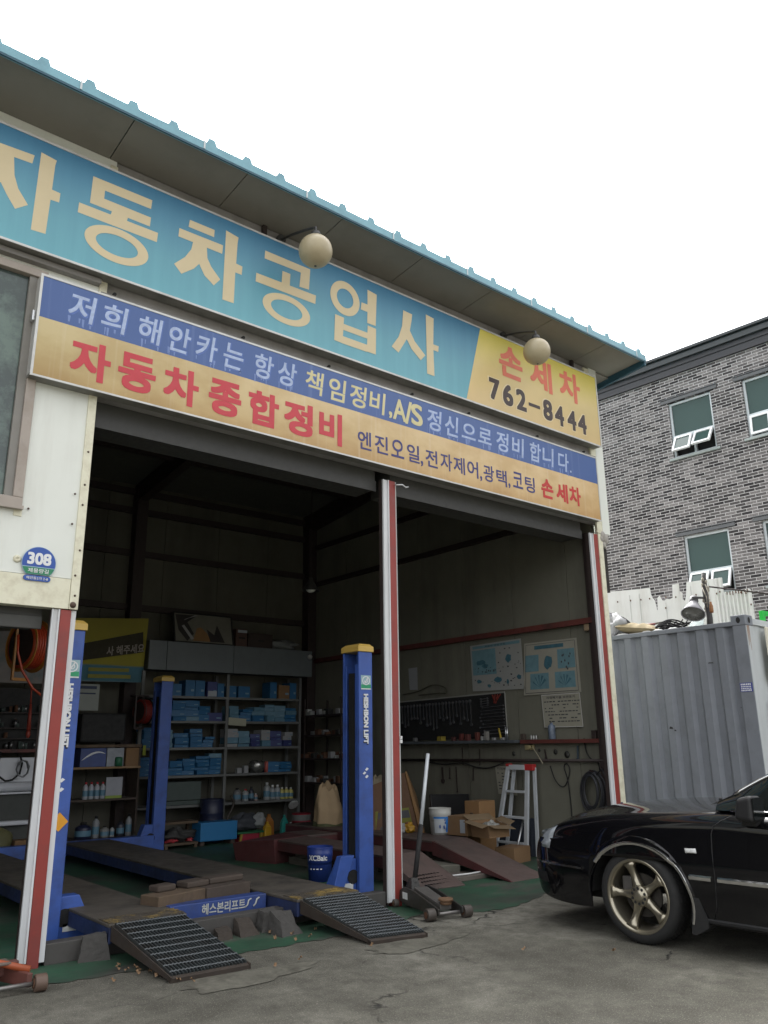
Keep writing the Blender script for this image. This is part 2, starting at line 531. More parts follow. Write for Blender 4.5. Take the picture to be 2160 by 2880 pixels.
# wall above the doors (behind the signs), pilaster, trims
b = MB()
b.box((-2.805, .02, 3.80), (3.30, .10, 5.86))
P_('front_wall', b, GREY_WALL)
b = MB()
b.box((3.305, -.012, 3.68), (3.452, .10, 5.86))
P_('pilaster', b, CREAM, bevel=.004)
b = MB()
b.box((3.2, -.01, 3.68), (3.302, .015, 5.83))
P_('pilaster_trim', b, CREAM_TRIM)
b = MB().box((3.212, -.008, 0), (3.292, .09, 3.676))
P_('corner_post', b, CREAM_TRIM, bevel=.004)
b = MB().box((3.296, .05, 2.99), (3.432, .10, 3.676))  # dark board put in for the shaded recess at the wall end
P_('end_board', b, mat('recess_shade_board', (.022, .018, .016), .8, var=.3))
b = MB()
for (x, z, s) in ((3.3, 3.66, .05), (3.34, 3.63, .05), (3.37, 3.60, .04), (3.28, 3.62, .04), (3.32, 3.55, .035), (3.38, 3.65, .035), (3.345, 3.52, .02)):
    b.sphere((x, .0, z), s, 8, 6, (1, .6, 1.1))
P_('filler_foam', b, mat('old_foam', (.36, .34, .31), .9, var=.3, bump=.8, bscale=40))
# rail between the two signs, and pieces of hardware on it
b = MB()
b.box((-2.86, -.045, 4.60), (3.25, .018, 4.635)).box((-7.9, -.06, 4.69), (-2.87, -.001, 4.73))
P_('sign_rail', b, mat('grey_angle_steel', (.20, .19, .175), .6))
b = MB()
for x in (-2.75, -1.62, -.72, .3, 1.1, 2.2, 3.05):
    b.cyl((x, -.001, 4.66), (x, -.03, 4.66), .014, 8)
P_('rail_bolt', b, BLACK)
# shutter boxes behind the lower sign
for x0, x1 in ((-2.80, -.075), (.11, 3.05)):
    b = MB().box((x0, .12, 3.62), (x1, .42, 3.86))
    P_('shutter_box', b, mat('grey_shutter_box', (.055, .055, .051), .6, dirt=(.06, .06, .055), damt=.7, dscale=3), bevel=.006)
    b = MB().box((x0, .105, 3.60), (x1, .118, 3.70))
    P_('shutter_slot', b, mat('dark_shutter_edge', (.05, .05, .048), .6))
b = MB().box((-7.9, .12, 2.10), (-3.0, .40, 2.30)).box((-7.9, .1, 2.07), (-3.0, .118, 2.16))
P_('shutter_box', b, mat('grey_shutter_box', (0, 0, 0)), bevel=.006)
# door posts: guide rail, red column, guide rail
def door_post(xs, top, right):
    a, c, d, e = xs
    b = MB().box((c, 0, 0), (d, .11, top))
    col = P_('door_post', b, RED_POST, bevel=.005)
    r = MB()
    r.box((a, .012, .04), (c-.002, .022, top)).box((c-.014, -.002, .04), (c-.003, .012, top)).box((a, .002, .04), (a+.008, .0115, top))
    r.build('guide_rail', WHITE_RAIL, col)
    MB().box((a+.003, .023, .02), (a+.02, .075, top)).build('rail_flange', STEEL_DK, col)
    if right:
        r = MB().box((d+.002, .015, .03), (e, .03, top)).box((e-.008, .031, .03), (e, .08, top))
        r.build('guide_rail', GREY_RAIL if xs[0] < 2 and xs[0] > -1 else WHITE_RAIL, col)
    return col
door_post((-2.97, -2.916, -2.842, -2.806), 2.2, True)
cp = door_post((-.07, 0.0, .076, .098), 3.70, True)
door_post((3.058, 3.126, 3.208, 3.21), 3.66, False)
MB().box((.076, -.012, 1.30), (.099, .01, 1.33)).box((.078, -.012, 1.335), (.098, .012, 1.36)).build('latch', WHITE, cp)
MB().tube([(.06, -.02, 3.66), (.12, -.05, 3.665), (.17, -.04, 3.65), (.2, -.05, 3.66)], .009, 6).build('hook', ALU, cp)
# inner walls of panels with seams
def panel_wall(name, seams, fn):
    b = MB()
    for s0, s1 in zip(seams, seams[1:]):
        fn(b, s0+.004, s1-.004)
    return P_(name, b, WALL_IN)
ZB = 5.20   # underside of the roof at the back, 5.85 at the front
def zr(y):
    return 5.85-.65*y/6.05
ys = [.1, .52, 1.42, 2.32, 3.22, 4.12, 5.02, 6.05]
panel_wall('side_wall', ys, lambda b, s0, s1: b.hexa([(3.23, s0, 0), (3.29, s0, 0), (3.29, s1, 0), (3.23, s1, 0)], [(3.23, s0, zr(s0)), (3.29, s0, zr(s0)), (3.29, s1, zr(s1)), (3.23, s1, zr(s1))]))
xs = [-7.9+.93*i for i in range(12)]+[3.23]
WALL_IN = mat('dirty_shaded_back_panel', (.095, .092, .070), .75, var=.2, scale=2.5, dirt=(.04, .037, .03), damt=.7, dscale=1.3, streak=True)  # same panels darkened: the gloom deep inside is put into their colour
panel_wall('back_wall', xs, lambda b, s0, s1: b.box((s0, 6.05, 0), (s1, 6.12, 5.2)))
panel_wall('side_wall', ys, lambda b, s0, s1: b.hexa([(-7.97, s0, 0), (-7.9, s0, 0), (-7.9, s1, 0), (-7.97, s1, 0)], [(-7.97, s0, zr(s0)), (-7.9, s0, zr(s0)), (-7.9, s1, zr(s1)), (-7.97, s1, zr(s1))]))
b = MB().box((3.296, .12, 0), (3.33, 6.14, 5.15)).box((-7.9, 6.125, 0), (3.29, 6.16, 5.17))
P_('outer_skin', b, CREAM)
# steel frame
for x in (-3.0, .0, 3.1):
    b = MB()
    b.box((x-.085, 5.86, 0), (x+.085, 6.045, zr(5.95)-.06)) if x < 3 else b.box((x-.06, 5.86, 0), (x+.1, 6.045, zr(5.95)-.06))
    P_('column', b, STEEL_DK)
    b = MB()
    w = .07
    b.hexa([(x-w, .12, zr(.12)-.24), (x+w, .12, zr(.12)-.24), (x+w, 6.04, zr(6.04)-.30), (x-w, 6.04, zr(6.04)-.30)], [(x-w, .12, zr(.12)-.02), (x+w, .12, zr(.12)-.02), (x+w, 6.04, zr(6.04)-.02), (x-w, 6.04, zr(6.04)-.02)])
    P_('rafter', b, STEEL_DK)
for y in (.75, 1.75, 2.75, 3.75, 4.75):
    b = MB().box((-7.85, y-.03, zr(y)-.12), (3.22, y+.03, zr(y)-.02))
    P_('purlin', b, STEEL_DK)
for z in (5.08, 4.78, 4.12, 3.3):
    P_('girt', MB().box((-7.85, 5.98, z-.05), (3.22, 6.045, z+.04)), STEEL_DK)
for z, m in ((2.66, STEEL_RED), (3.97, STEEL_DK), (4.62, STEEL_DK)):
    P_('girt', MB().box((3.155, .14, z-.035), (3.225, 5.85, z+.03)), m)
P_('door_jamb', MB().box((3.165, .13, 0), (3.225, .20, 3.7)), STEEL_DK)
# roof
def roof_profile(xa, xb):
    pts = []
    x = xa
    k = 0
    ribs = [3.625-.327*i for i in range(36)][::-1]
    pts.append((xa, 0))
    for r in ribs:
        if r-.05 > xa and r+.05 < xb:
            pts += [(r-.047, 0), (r-.027, .05), (r+.027, .05), (r+.047, 0)]
    pts.append((xb, 0))
    return pts
pr = roof_profile(-8.2, 3.764)
b = MB()
def ztop(y): return zr(y)+.035
top = [(x, -.55, ztop(-.55)+h) for x, h in pr]; back = [(x, 6.35, ztop(6.35)+h) for x, h in pr]
n = len(pr)
b.add(top+back, [(i, i+1, n+i+1, n+i) for i in range(n-1)])
lo = [(x, y, z-.012) for x, y, z in top+back]
b.add(lo, [(i, n+i, n+i+1, i+1) for i in range(n-1)])
roof = P_('roof', b, ROOF_BLUE)
b = MB()
q = [(x, -.552, ztop(-.55)+h+.004) for x, h in pr]
lowz = 5.873
b.add(q+[(x, -.554, lowz) for x, h in pr], [(i, i+1, n+i+1, n+i) for i in range(n-1)])
b.add([(x, -.554, lowz) for x in (-8.2, 3.764)]+[(x, -.515, lowz-.004) for x in (3.764, -8.2)], [(0, 1, 2, 3)])
b.build('fascia', ROOF_BLUE, roof)
b = MB()
for i in range(12):
    x = 3.56-.981*i
    b.box((x-.007, -.559, lowz+.002), (x+.007, -.5545, ztop(-.55)+.02))
b.build('fascia_seam', mat('pale_sealant', (.55, .60, .62), .5), roof)
b = MB().box((-8.2, -.553, lowz-.018), (3.75, -.541, lowz-.002))
b.hexa([(3.73, -.546, lowz-.06), (3.761, -.546, lowz-.06), (3.761, 6.35, zr(6.35)-.10), (3.73, 6.35, zr(6.35)-.10)], [(3.73, -.546, lowz+.06), (3.761, -.546, lowz+.06), (3.761, 6.35, zr(6.35)+.022), (3.73, 6.35, zr(6.35)+.022)])
b.build('gable_flashing', ROOF_DARK, roof)
b = MB()
e = [3.728, 3.0, 2.02, 1.04, .06, -.92, -1.90, -2.88, -3.86, -4.84, -5.82, -6.8, -7.78, -8.2]
for s1, s0 in zip(e, e[1:]):
    b.hexa([(s0+.004, -.54, 5.885), (s1-.004, -.54, 5.885), (s1-.004, -.004, zr(0)), (s0+.004, -.004, zr(0))], [(s0+.004, -.54, 5.90), (s1-.004, -.54, 5.90), (s1-.004, -.004, zr(0)+.015), (s0+.004, -.004, zr(0)+.015)])
P_('soffit', b, SOFFIT)
b = MB()
b.hexa([(3.33, .0, zr(0)-.02), (3.728, .0, zr(0)-.02), (3.728, 6.3, zr(6.3)-.02), (3.33, 6.3, zr(6.3)-.02)], [(3.33, .0, zr(0)+.0), (3.728, .0, zr(0)+.0), (3.728, 6.3, zr(6.3)), (3.33, 6.3, zr(6.3))])
P_('gable_soffit', b, SOFFIT)
b = MB()
b.hexa([(-8.15, .1, zr(.1)+.003), (3.7, .1, zr(.1)+.003), (3.7, 6.3, zr(6.3)+.003), (-8.15, 6.3, zr(6.3)+.003)], [(-8.15, .1, zr(.1)+.018), (3.7, .1, zr(.1)+.018), (3.7, 6.3, zr(6.3)+.018), (-8.15, 6.3, zr(6.3)+.018)])
P_('ceiling', b, mat('dark_ceiling_sheet', (.085, .085, .072), .8, var=.2))
b = MB().box((-8.15, -.004, 5.862), (3.45, .099, 5.875))
P_('eave_strip', b, SOFFIT)

# ------------------------------------------------------------------ signs
def sign_print(name, stops_fn):
    m, nt, p = nodes_of(name)
    geo = nt.nodes.new('ShaderNodeNewGeometry')
    sp = nt.nodes.new('ShaderNodeSeparateXYZ'); nt.links.new(geo.outputs['Position'], sp.inputs[0])
    col = stops_fn(nt, sp)
    nt.links.new(col, p.inputs['Base Color']); p.inputs['Roughness'].default_value = .38
    return m
def zfac(nt, sp, z0, z1, k=2):
    r = N(nt, 'ShaderNodeMapRange'); r.inputs[1].default_value = z0; r.inputs[2].default_value = z1
    nt.links.new(sp.outputs[k], r.inputs[0])
    return r.outputs[0]
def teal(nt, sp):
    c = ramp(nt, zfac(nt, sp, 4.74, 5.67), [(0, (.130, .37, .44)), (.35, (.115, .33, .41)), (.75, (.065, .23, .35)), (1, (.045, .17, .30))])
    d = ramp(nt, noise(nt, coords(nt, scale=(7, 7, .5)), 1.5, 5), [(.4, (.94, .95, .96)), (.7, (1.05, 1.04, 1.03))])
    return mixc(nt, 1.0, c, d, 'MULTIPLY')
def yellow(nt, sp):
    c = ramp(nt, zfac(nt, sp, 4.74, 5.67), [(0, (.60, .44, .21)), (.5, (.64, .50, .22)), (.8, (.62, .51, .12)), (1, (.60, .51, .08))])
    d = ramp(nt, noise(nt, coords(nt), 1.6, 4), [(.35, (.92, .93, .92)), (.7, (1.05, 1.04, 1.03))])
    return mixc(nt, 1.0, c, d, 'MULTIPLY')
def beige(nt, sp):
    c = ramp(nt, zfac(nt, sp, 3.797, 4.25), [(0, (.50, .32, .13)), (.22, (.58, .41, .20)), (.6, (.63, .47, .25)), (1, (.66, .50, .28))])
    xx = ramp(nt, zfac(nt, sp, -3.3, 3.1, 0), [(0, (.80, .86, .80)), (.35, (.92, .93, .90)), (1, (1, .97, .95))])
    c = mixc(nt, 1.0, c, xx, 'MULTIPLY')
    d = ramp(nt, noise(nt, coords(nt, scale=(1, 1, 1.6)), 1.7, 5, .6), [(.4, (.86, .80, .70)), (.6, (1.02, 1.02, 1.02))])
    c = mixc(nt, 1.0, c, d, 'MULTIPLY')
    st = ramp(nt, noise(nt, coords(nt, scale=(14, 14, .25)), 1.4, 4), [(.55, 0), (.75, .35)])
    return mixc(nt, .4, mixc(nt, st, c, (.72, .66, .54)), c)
def navy(nt, sp):
    c = mixc(nt, noise(nt, coords(nt), 1.4), (.044, .092, .26), (.060, .118, .31))
    st = ramp(nt, noise(nt, coords(nt, scale=(15, 15, .3)), 1.4, 4), [(.58, 0), (.78, .25)])
    return mixc(nt, st, c, (.25, .33, .55))
SIGN_FRAME = mat('aluminium_sign_frame', (.55, .55, .53), .45, metal=.3, var=.06, dirt=(.3, .29, .27), damt=.5)
SIGN_UNDER = mat('sign_underside', (.20, .195, .175), .6, var=.15, dirt=(.08, .08, .07), damt=.8)
yu = -.125
usign = thing('shop_sign', 'long teal fascia sign with big cream lettering and a yellow end under the eave', 'sign', (0, -.06, 4.74))
b = MB().box((-7.9, yu+.004, 4.765), (3.262, -.001, 5.66))
b.cur = 1
b.box((-7.9, yu+.004, 4.741), (3.262, -.001, 4.764))
b.build('sign_box', [SIGN_FRAME, SIGN_UNDER], usign)
b = MB()
b.box((-7.9, yu-.006, 4.735), (3.27, yu+.003, 4.752)).box((-7.9, yu-.006, 5.655), (3.27, yu+.003, 5.672)).box((3.255, yu-.006, 4.7525), (3.27, yu+.003, 5.6545))
b.build('sign_frame', SIGN_FRAME, usign)
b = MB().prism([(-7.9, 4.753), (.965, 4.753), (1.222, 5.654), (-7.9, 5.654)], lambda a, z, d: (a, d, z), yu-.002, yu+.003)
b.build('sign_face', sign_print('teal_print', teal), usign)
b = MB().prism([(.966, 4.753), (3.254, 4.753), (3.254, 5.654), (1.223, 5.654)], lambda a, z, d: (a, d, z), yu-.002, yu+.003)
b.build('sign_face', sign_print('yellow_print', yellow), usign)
POLY = [[(-3.42, 5.553), (-3.306, 5.537), (-3.313, 5.491), (-3.316, 5.277), (-3.254, 5.273), (-3.256, 5.193), (-3.318, 5.189), (-3.325, 4.894), (-3.427, 4.887)], [(-3.914, 5.475), (-3.463, 5.503), (-3.472, 5.428), (-3.918, 5.40)], [(-3.699, 5.42), (-3.599, 5.425), (-3.58, 5.274), (-3.544, 5.177), (-3.466, 5.075), (-3.548, 5.005), (-3.614, 5.095), (-3.663, 5.176), (-3.748, 5.04), (-3.838, 4.99), (-3.90, 5.06), (-3.78, 5.17), (-3.715, 5.29)], [(-3.03, 5.535), (-2.551, 5.54), (-2.556, 5.456), (-2.931, 5.452), (-2.932, 5.378), (-2.551, 5.378), (-2.554, 5.294), (-3.035, 5.294)], [(-2.861, 5.306), (-2.734, 5.308), (-2.745, 5.24), (-2.876, 5.242)], [(-3.114, 5.26), (-2.483, 5.265), (-2.488, 5.178), (-3.117, 5.173)], [(-2.219, 5.505), (-1.991, 5.506), (-1.993, 5.435), (-2.227, 5.435)], [(-2.306, 5.388), (-1.905, 5.392), (-1.911, 5.308), (-2.31, 5.308)], [(-2.177, 5.324), (-2.055, 5.32), (-2.044, 5.213), (-2.005, 5.146), (-1.917, 5.058), (-1.974, 4.981), (-2.062, 5.042), (-2.114, 5.13), (-2.159, 5.067), (-2.264, 4.978), (-2.331, 5.044), (-2.241, 5.143), (-2.191, 5.236)], [(-1.885, 5.549), (-1.763, 5.529), (-1.77, 5.468), (-1.775, 5.268), (-1.714, 5.262), (-1.718, 5.179), (-1.78, 5.18), (-1.782, 4.883), (-1.889, 4.881)], [(-1.495, 5.512), (-1.015, 5.51), (-1.026, 5.296), (-1.13, 5.287), (-1.117, 5.437), (-1.499, 5.431)], [(-1.312, 5.378), (-1.228, 5.379), (-1.233, 5.246), (-1.318, 5.253)], [(-1.577, 5.256), (-.948, 5.263), (-.954, 5.174), (-1.581, 5.17)], [(-.345, 5.55), (-.23, 5.536), (-.247, 5.189), (-.351, 5.187), (-.347, 5.306), (-.429, 5.305), (-.419, 5.385), (-.346, 5.386)], [(-.731, 5.15), (-.628, 5.146), (-.645, 4.876), (-.74, 4.88)], [(-.346, 5.162), (-.243, 5.159), (-.249, 4.884), (-.358, 4.882)], [(-.631, 5.081), (-.345, 5.082), (-.345, 5.019), (-.636, 5.017)], [(-.652, 4.951), (-.353, 4.953), (-.354, 4.878), (-.657, 4.875)], [(.11, 5.486), (.229, 5.481), (.217, 5.398), (.193, 5.286), (.256, 5.186), (.394, 5.075), (.328, 5.0), (.212, 5.087), (.149, 5.177), (.038, 4.995), (-.05, 5.034), (.042, 5.168), (.091, 5.303)], [(.417, 5.547), (.526, 5.537), (.51, 5.235), (.584, 5.237), (.578, 5.17), (.508, 5.171), (.513, 4.879), (.412, 4.879)]]
b = MB()
for i, pl in enumerate(POLY):
    yy = yu-.0030-.0001*i
    b.add([(x, yy, z) for x, z in pl], [tuple(range(len(pl)))])
for cx, cz, rx, rz, wx, wz in ((-2.80, 5.015, .252, .149, .086, .062), (-1.257, 5.007, .248, .143, .084, .058), (-.615, 5.355, .172, .178, .075, .078)):
    n = 48
    vs = []
    for k in range(n):
        a = 2*PI*k/n
        vs += [(cx+rx*math.cos(a), yu-.0042, cz+rz*math.sin(a)), (cx+(rx-wx)*math.cos(a), yu-.0042, cz+(rz-wz)*math.sin(a))]
    b.add(vs, [(2*k, 2*k+1, (2*k+3) % (2*n), (2*k+2) % (2*n)) for k in range(n)])
b.build('lettering', mat('cream_lettering', (.60, .50, .31), .45, var=.05), usign, recalc=False)
FRONT = lambda y: (lambda a, z: (a, y, z))
U1 = [('손', 1.693, 5.383), ('세', 2.206, 5.381), ('차', 2.732, 5.383)]
b = MB()
for c, x, z in U1:
    put_text(b, c, FRONT(yu-.004), x, z, .385, .385, .030)
b.build('lettering', mat('faded_red_lettering', (.66, .16, .09), .45, var=.06), usign, recalc=False)
U2 = [('7', 1.402, 4.982), ('6', 1.614, 4.971), ('2', 1.832, 4.97), ('8', 2.286, 4.968), ('4', 2.491, 4.953), ('4', 2.718, 4.952), ('4', 2.916, 4.952)]
b = MB(); sh = MB()
for c, x, z in U2:
    put_text(sh, c, FRONT(yu-.0034), x-.006, z, .19, .275, .05)
    put_text(b, c, FRONT(yu-.0044), x, z, .165, .255, .035)
b.add([(1.955, yu-.0044, 4.98), (1.955, yu-.0044, 4.94), (2.15, yu-.0044, 4.94), (2.15, yu-.0044, 4.98)], [(0, 1, 2, 3)])
b.build('lettering', mat('dark_brown_lettering', (.052, .035, .032), .5), usign, recalc=False)
sh.build('lettering_outline', mat('pale_outline', (.70, .58, .36), .5), usign, recalc=False)

yl = -.107
lsign = thing('shop_sign', 'blue and beige light box sign over the doors with red and navy lettering', 'sign', (0, -.05, 3.79))
b = MB().box((-3.312, yl+.004, 3.815), (3.152, -.002, 4.58))
b.cur = 1
b.box((-3.312, yl+.004, 3.79), (3.152, -.002, 3.814))
b.build('sign_box', [SIGN_FRAME, SIGN_UNDER], lsign, bevel=.002)
b = MB()
for a, c in (((-3.316, yl-.006, 3.786), (3.156, yl+.003, 3.80)), ((-3.316, yl-.006, 4.568), (3.156, yl+.003, 4.584)), ((-3.316, yl-.006, 3.8005), (-3.298, yl+.003, 4.5675)), ((3.146, yl-.006, 3.8005), (3.156, yl+.003, 4.5675))):
    b.box(a, c)
b.build('sign_frame', SIGN_FRAME, lsign)
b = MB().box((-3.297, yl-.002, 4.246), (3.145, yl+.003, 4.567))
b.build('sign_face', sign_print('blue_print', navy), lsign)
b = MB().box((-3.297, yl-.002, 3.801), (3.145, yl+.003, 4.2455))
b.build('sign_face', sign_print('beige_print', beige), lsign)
b = MB().box((-3.335, -.075, 4.22), (-3.317, -.03, 4.30))
b.build('hinge', ALU, lsign, bevel=.003)
L1 = [('저', -3.008, 4.411), ('희', -2.765, 4.407), ('해', -2.484, 4.405), ('안', -2.235, 4.405), ('카', -1.996, 4.405), ('는', -1.752, 4.405), ('항', -1.462, 4.40), ('상', -1.226, 4.40), ('책', -.942, 4.40), ('임', -.692, 4.40), ('정', -.451, 4.40), ('비', -.223, 4.40), ('정', .507, 4.402), ('신', .746, 4.40), ('으', .994, 4.40), ('로', 1.233, 4.405), ('정', 1.499, 4.402), ('비', 1.745, 4.40), ('합', 2.033, 4.402), ('니', 2.251, 4.398), ('다', 2.522, 4.392)]
pale = MB(); cream = MB(); run = MB(); glow = MB()
random.seed(5)
for i, (c, x, z) in enumerate(L1):
    tgt = cream if c in '책임' or x in (-.451, -.223) else pale
    ww = .185 if c not in '으로' else .20
    hh = .225 if c not in '으로' else .17
    put_text(glow, c, FRONT(yl-.0025), x+.004, z-.004, ww*1.06, hh*1.06, .045, shear=.10)
    put_text(tgt, c, FRONT(yl-.004), x, z, ww, hh, .014, shear=.10)
    if tgt is pale:
        for k in range(5):      # paint that has run down under the letters
            rx = x+random.uniform(-.09, .08); rl = random.uniform(.02, .06); rw = random.uniform(.004, .011)
            dd = yl-.0022-.0001*(i % 8)-.00001*k; run.add([(rx-rw, dd, z-.09), (rx+rw, dd, z-.09), (rx+rw*.6, dd, z-.1-rl), (rx-rw*.6, dd, z-.1-rl)], [(0, 1, 2, 3)])
for c, x, z, w, h in ((',', -.062, 4.315, .04, .07), ('A', .052, 4.395, .165, .22), ('/', .167, 4.395, .09, .24), ('S', .276, 4.40, .15, .225)):
    put_text(cream, c, FRONT(yl-.004), x, z, w, h, .02)
put_text(pale, '.', FRONT(yl-.004), 2.645, 4.30, .025, .025, .01)
pale.build('lettering', mat('pale_blue_lettering', (.37, .45, .64), .5, var=.38, scale=26), lsign, recalc=False)
cream.build('lettering', mat('straw_lettering', (.60, .54, .30), .5), lsign, recalc=False)
glow.build('lettering_glow', mat('blue_letter_glow', (.085, .15, .40), .5, var=.3, scale=12), lsign, recalc=False)
run.build('paint_run', mat('run_paint', (.16, .23, .46), .5), lsign, recalc=False)
L2 = [('자', -2.91, 4.010), ('동', -2.557, 4.015), ('차', -2.196, 4.010), ('종', -1.812, 4.012), ('합', -1.449, 4.012), ('정', -1.101, 4.012), ('비', -.76, 4.010)]
b = MB()
for c, x, z in L2:
    put_text(b, c, FRONT(yl-.004), x, z, .295 if c != '비' else .25, .305, .035)
L4 = [('손', 2.199, 4.006), ('세', 2.455, 4.006), ('차', 2.690, 4.012)]
b2 = MB()
for c, x, z in L4:
    put_text(b2, c, FRONT(yl-.004), x, z, .205, .225, .032)
b.build('lettering', mat('pinkish_red_lettering', (.50, .038, .052), .45), lsign, recalc=False)
b2.build('lettering', mat('red_lettering', (.50, .035, .03), .45), lsign, recalc=False)
L3 = [('엔', -.377, 3.982), ('진', -.178, 3.985), ('오', .02, 3.99), ('일', .217, 3.985), ('전', .456, 3.985), ('자', .655, 3.992), ('제', .834, 3.994), ('어', 1.027, 3.994), ('광', 1.263, 3.994), ('택', 1.457, 3.985), ('코', 1.713, 4.01), ('팅', 1.908, 3.998)]
b = MB()
for c, x, z in L3:
    put_text(b, c, FRONT(yl-.004), x, z, .158, .18, .012)
for x, z in ((.327, 3.905), (1.145, 3.915), (1.574, 3.92)):
    put_text(b, ',', FRONT(yl-.004), x, z, .03, .055, .012)
b.build('lettering', mat('navy_lettering', (.045, .045, .17), .5), lsign, recalc=False)

# house number plate
num = thing('house_number_plate', 'round blue and green house number plate reading 308 on the cream panel', 'number plate', (-3.094, -.01, 2.37))
n = 64
cz, cr = 2.495, .108
disc = [(cr*math.cos(2*PI*k/n), cr*math.sin(2*PI*k/n)) for k in range(n)]
def clip(poly, fn_y, keep_above):
    out = []
    for (a, c), (d, e) in zip(poly, poly[1:]+poly[:1]):
        i0 = (c >= fn_y) == keep_above; i1 = (e >= fn_y) == keep_above
        if i0: out.append((a, c))
        if i0 != i1:
            t = (fn_y-c)/(e-c); out.append((a+t*(d-a), fn_y))
    return out
FN = lambda a, z, d: (-3.094+a, d, cz+z)
blue_m = mat('plate_blue', (.015, .070, .33), .35, var=.04); green_m = mat('plate_green', (.01, .19, .085), .35, var=.04)
base = clip(disc, -.078, True)
MB().prism([(a*1.03, z*1.03) for a, z in base], FN, -.016, -.011).build('plate_rim', mat('plate_rim', (.30, .42, .55), .4), num)
MB().prism(clip(base, -.026, True), FN, -.018, -.0165).build('blue_field', blue_m, num)
MB().prism(clip(base, -.032, False), FN, -.018, -.0165).build('green_field', green_m, num)
pill = [(.088*c_+.0, 0) for c_ in ()]
pl = [(.07+.018*math.cos(a), .018*math.sin(a)) for a in [(-PI/2+PI*k/8) for k in range(9)]]+[(-.07+.018*math.cos(a), .018*math.sin(a)) for a in [(PI/2+PI*k/8) for k in range(9)]]
MB().prism([(a-.003, z-.105) for a, z in pl], FN, -.018, -.0125).build('lower_tab', blue_m, num)
b = MB()
F2 = lambda a, z: (-3.094+a, -.0195, cz+z)
put_text(b, '308', F2, 0, .028, .155, .082, .035)
put_text(b, '제물량길', F2, 0, -.054, .135, .03, .01)
put_text(b, '해안동2가 2-8', F2, -.003, -.105, .14, .02, .01)
b.build('lettering', WHITE_INK, num, recalc=False)

# globe lamps on the facade
def globe_lamp(c, base, label):
    t = thing('globe_lamp', label, 'lamp', (base[0], base[1], base[2]), 'globe lamps on the facade')
    c = Vector(c)
    MB().sphere(c, .148, 36, 20).build('globe', mat('aged_cream_globe', (.42, .36, .235), .35, var=.08, dirt=(.27, .22, .13), damt=.4), t)
    MB().cyl(c+Vector((0, 0, .135)), c+Vector((0, 0, .185)), .05, 16, .042).cyl(c-Vector((0, 0, .15)), c-Vector((0, 0, .143)), .012, 8).build('collar', mat('dark_collar', (.05, .05, .05), .5), t)
    pts = []
    top = c+Vector((0, 0, .24))
    B = Vector(base)
    for k in range(13):
        s = k/12
        p = B.lerp(Vector((c.x, c.y, top.z)), s)
        p.z += .012*math.sin(PI*s)
        pts.append(p)
    pts += [c+Vector((0, 0, .22)), c+Vector((0, 0, .17))]
    MB().tube(pts, .012, 8).build('arm', mat('dark_collar', (0, 0, 0)), t)
    MB().cyl(B+Vector((0, .0, 0)), B+Vector((0, -.03, 0)), .045, 16).build('wall_plate', mat('dark_collar', (0, 0, 0)), t)
globe_lamp((-1.21, -.50, 5.428), (-1.27, -.005, 5.78), 'cream globe lamp on a bent arm, in front of the big teal lettering')
globe_lamp((1.70, -.50, 5.378), (1.72, -.005, 5.78), 'cream globe lamp on a bent arm, in front of the yellow sign end')
# old metal brackets under the eave
for i, x in enumerate((-1.45, 2.95)):
    tag(MB().box((x-.02, -.04, 5.68), (x+.02, -.004, 5.84)).build('eave_bracket', STEEL_DK), ['dark bracket stub under the eave beside the left globe lamp', 'dark bracket stub under the eave right of the right globe lamp'][i], 'bracket', 'bracket stubs under the eave')
# ================================================================== brick building
AZB = R_(-4)
brick = thing('brick_building', 'black and grey brick building with a dark cornice behind the container', 'building', (9.5, 0, 0), rz=-AZB)
BR = brick_material()
def bb(name, mb, m, bevel=0, parent=None):
    return mb.build(name, m, parent or brick, bevel, world=False)
# local axes: y runs along the wall away from the street, -x faces the garage
WIN = [(y, z) for z in (6.63, 3.885, 1.15) for y in (-4.37, -2.89, -1.41, .07, 1.555)]
ww, wh = .88, 1.165
b = MB()
zs = [0]+sorted({round(z, 3) for y, z in WIN}|{round(z+wh, 3) for y, z in WIN})+[8.36]
ysn = [-6.0]+sorted({y for y, z in WIN}|{round(y+ww, 3) for y, z in WIN})+[6.2]
holes = {(round(y, 3), round(z, 3)) for y, z in WIN}
for i in range(len(ysn)-1):
    for j in range(len(zs)-1):
        y0, y1, z0, z1 = ysn[i], ysn[i+1], zs[j], zs[j+1]
        if (round(y0, 3), round(z0, 3)) in holes:
            for q in ([(0, y0, z0), (.14, y0, z0), (.14, y0, z1), (0, y0, z1)], [(0, y1, z0), (.14, y1, z0), (.14, y1, z1), (0, y1, z1)], [(0, y0, z0), (0, y1, z0), (.14, y1, z0), (.14, y0, z0)], [(0, y0, z1), (0, y1, z1), (.14, y1, z1), (.14, y0, z1)]):
                b.add(q, [(0, 1, 2, 3)])
        else:
            b.add([(0, y0, z0), (0, y1, z0), (0, y1, z1), (0, y0, z1)], [(0, 1, 2, 3)])
b.add([(0, -6, 0), (8, -6, 0), (8, -6, 8.36), (0, -6, 8.36)], [(0, 1, 2, 3)])
b.add([(0, 6.2, 0), (8, 6.2, 0), (8, 6.2, 8.36), (0, 6.2, 8.36)], [(0, 1, 2, 3)])
b.add([(8, -6, 0), (8, 6.2, 0), (8, 6.2, 8.36), (8, -6, 8.36)], [(0, 1, 2, 3)])
bb('wall', b, BR)
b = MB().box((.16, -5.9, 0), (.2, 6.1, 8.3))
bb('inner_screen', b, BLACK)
CORN = mat('charcoal_cornice', (.027, .029, .034), .5, var=.08)
b = MB()
b.box((-.05, -6.06, 8.364), (8.06, 6.26, 8.50)).box((-.07, -6.08, 8.503), (8.08, 6.28, 8.60))
bb('cornice', b, CORN)
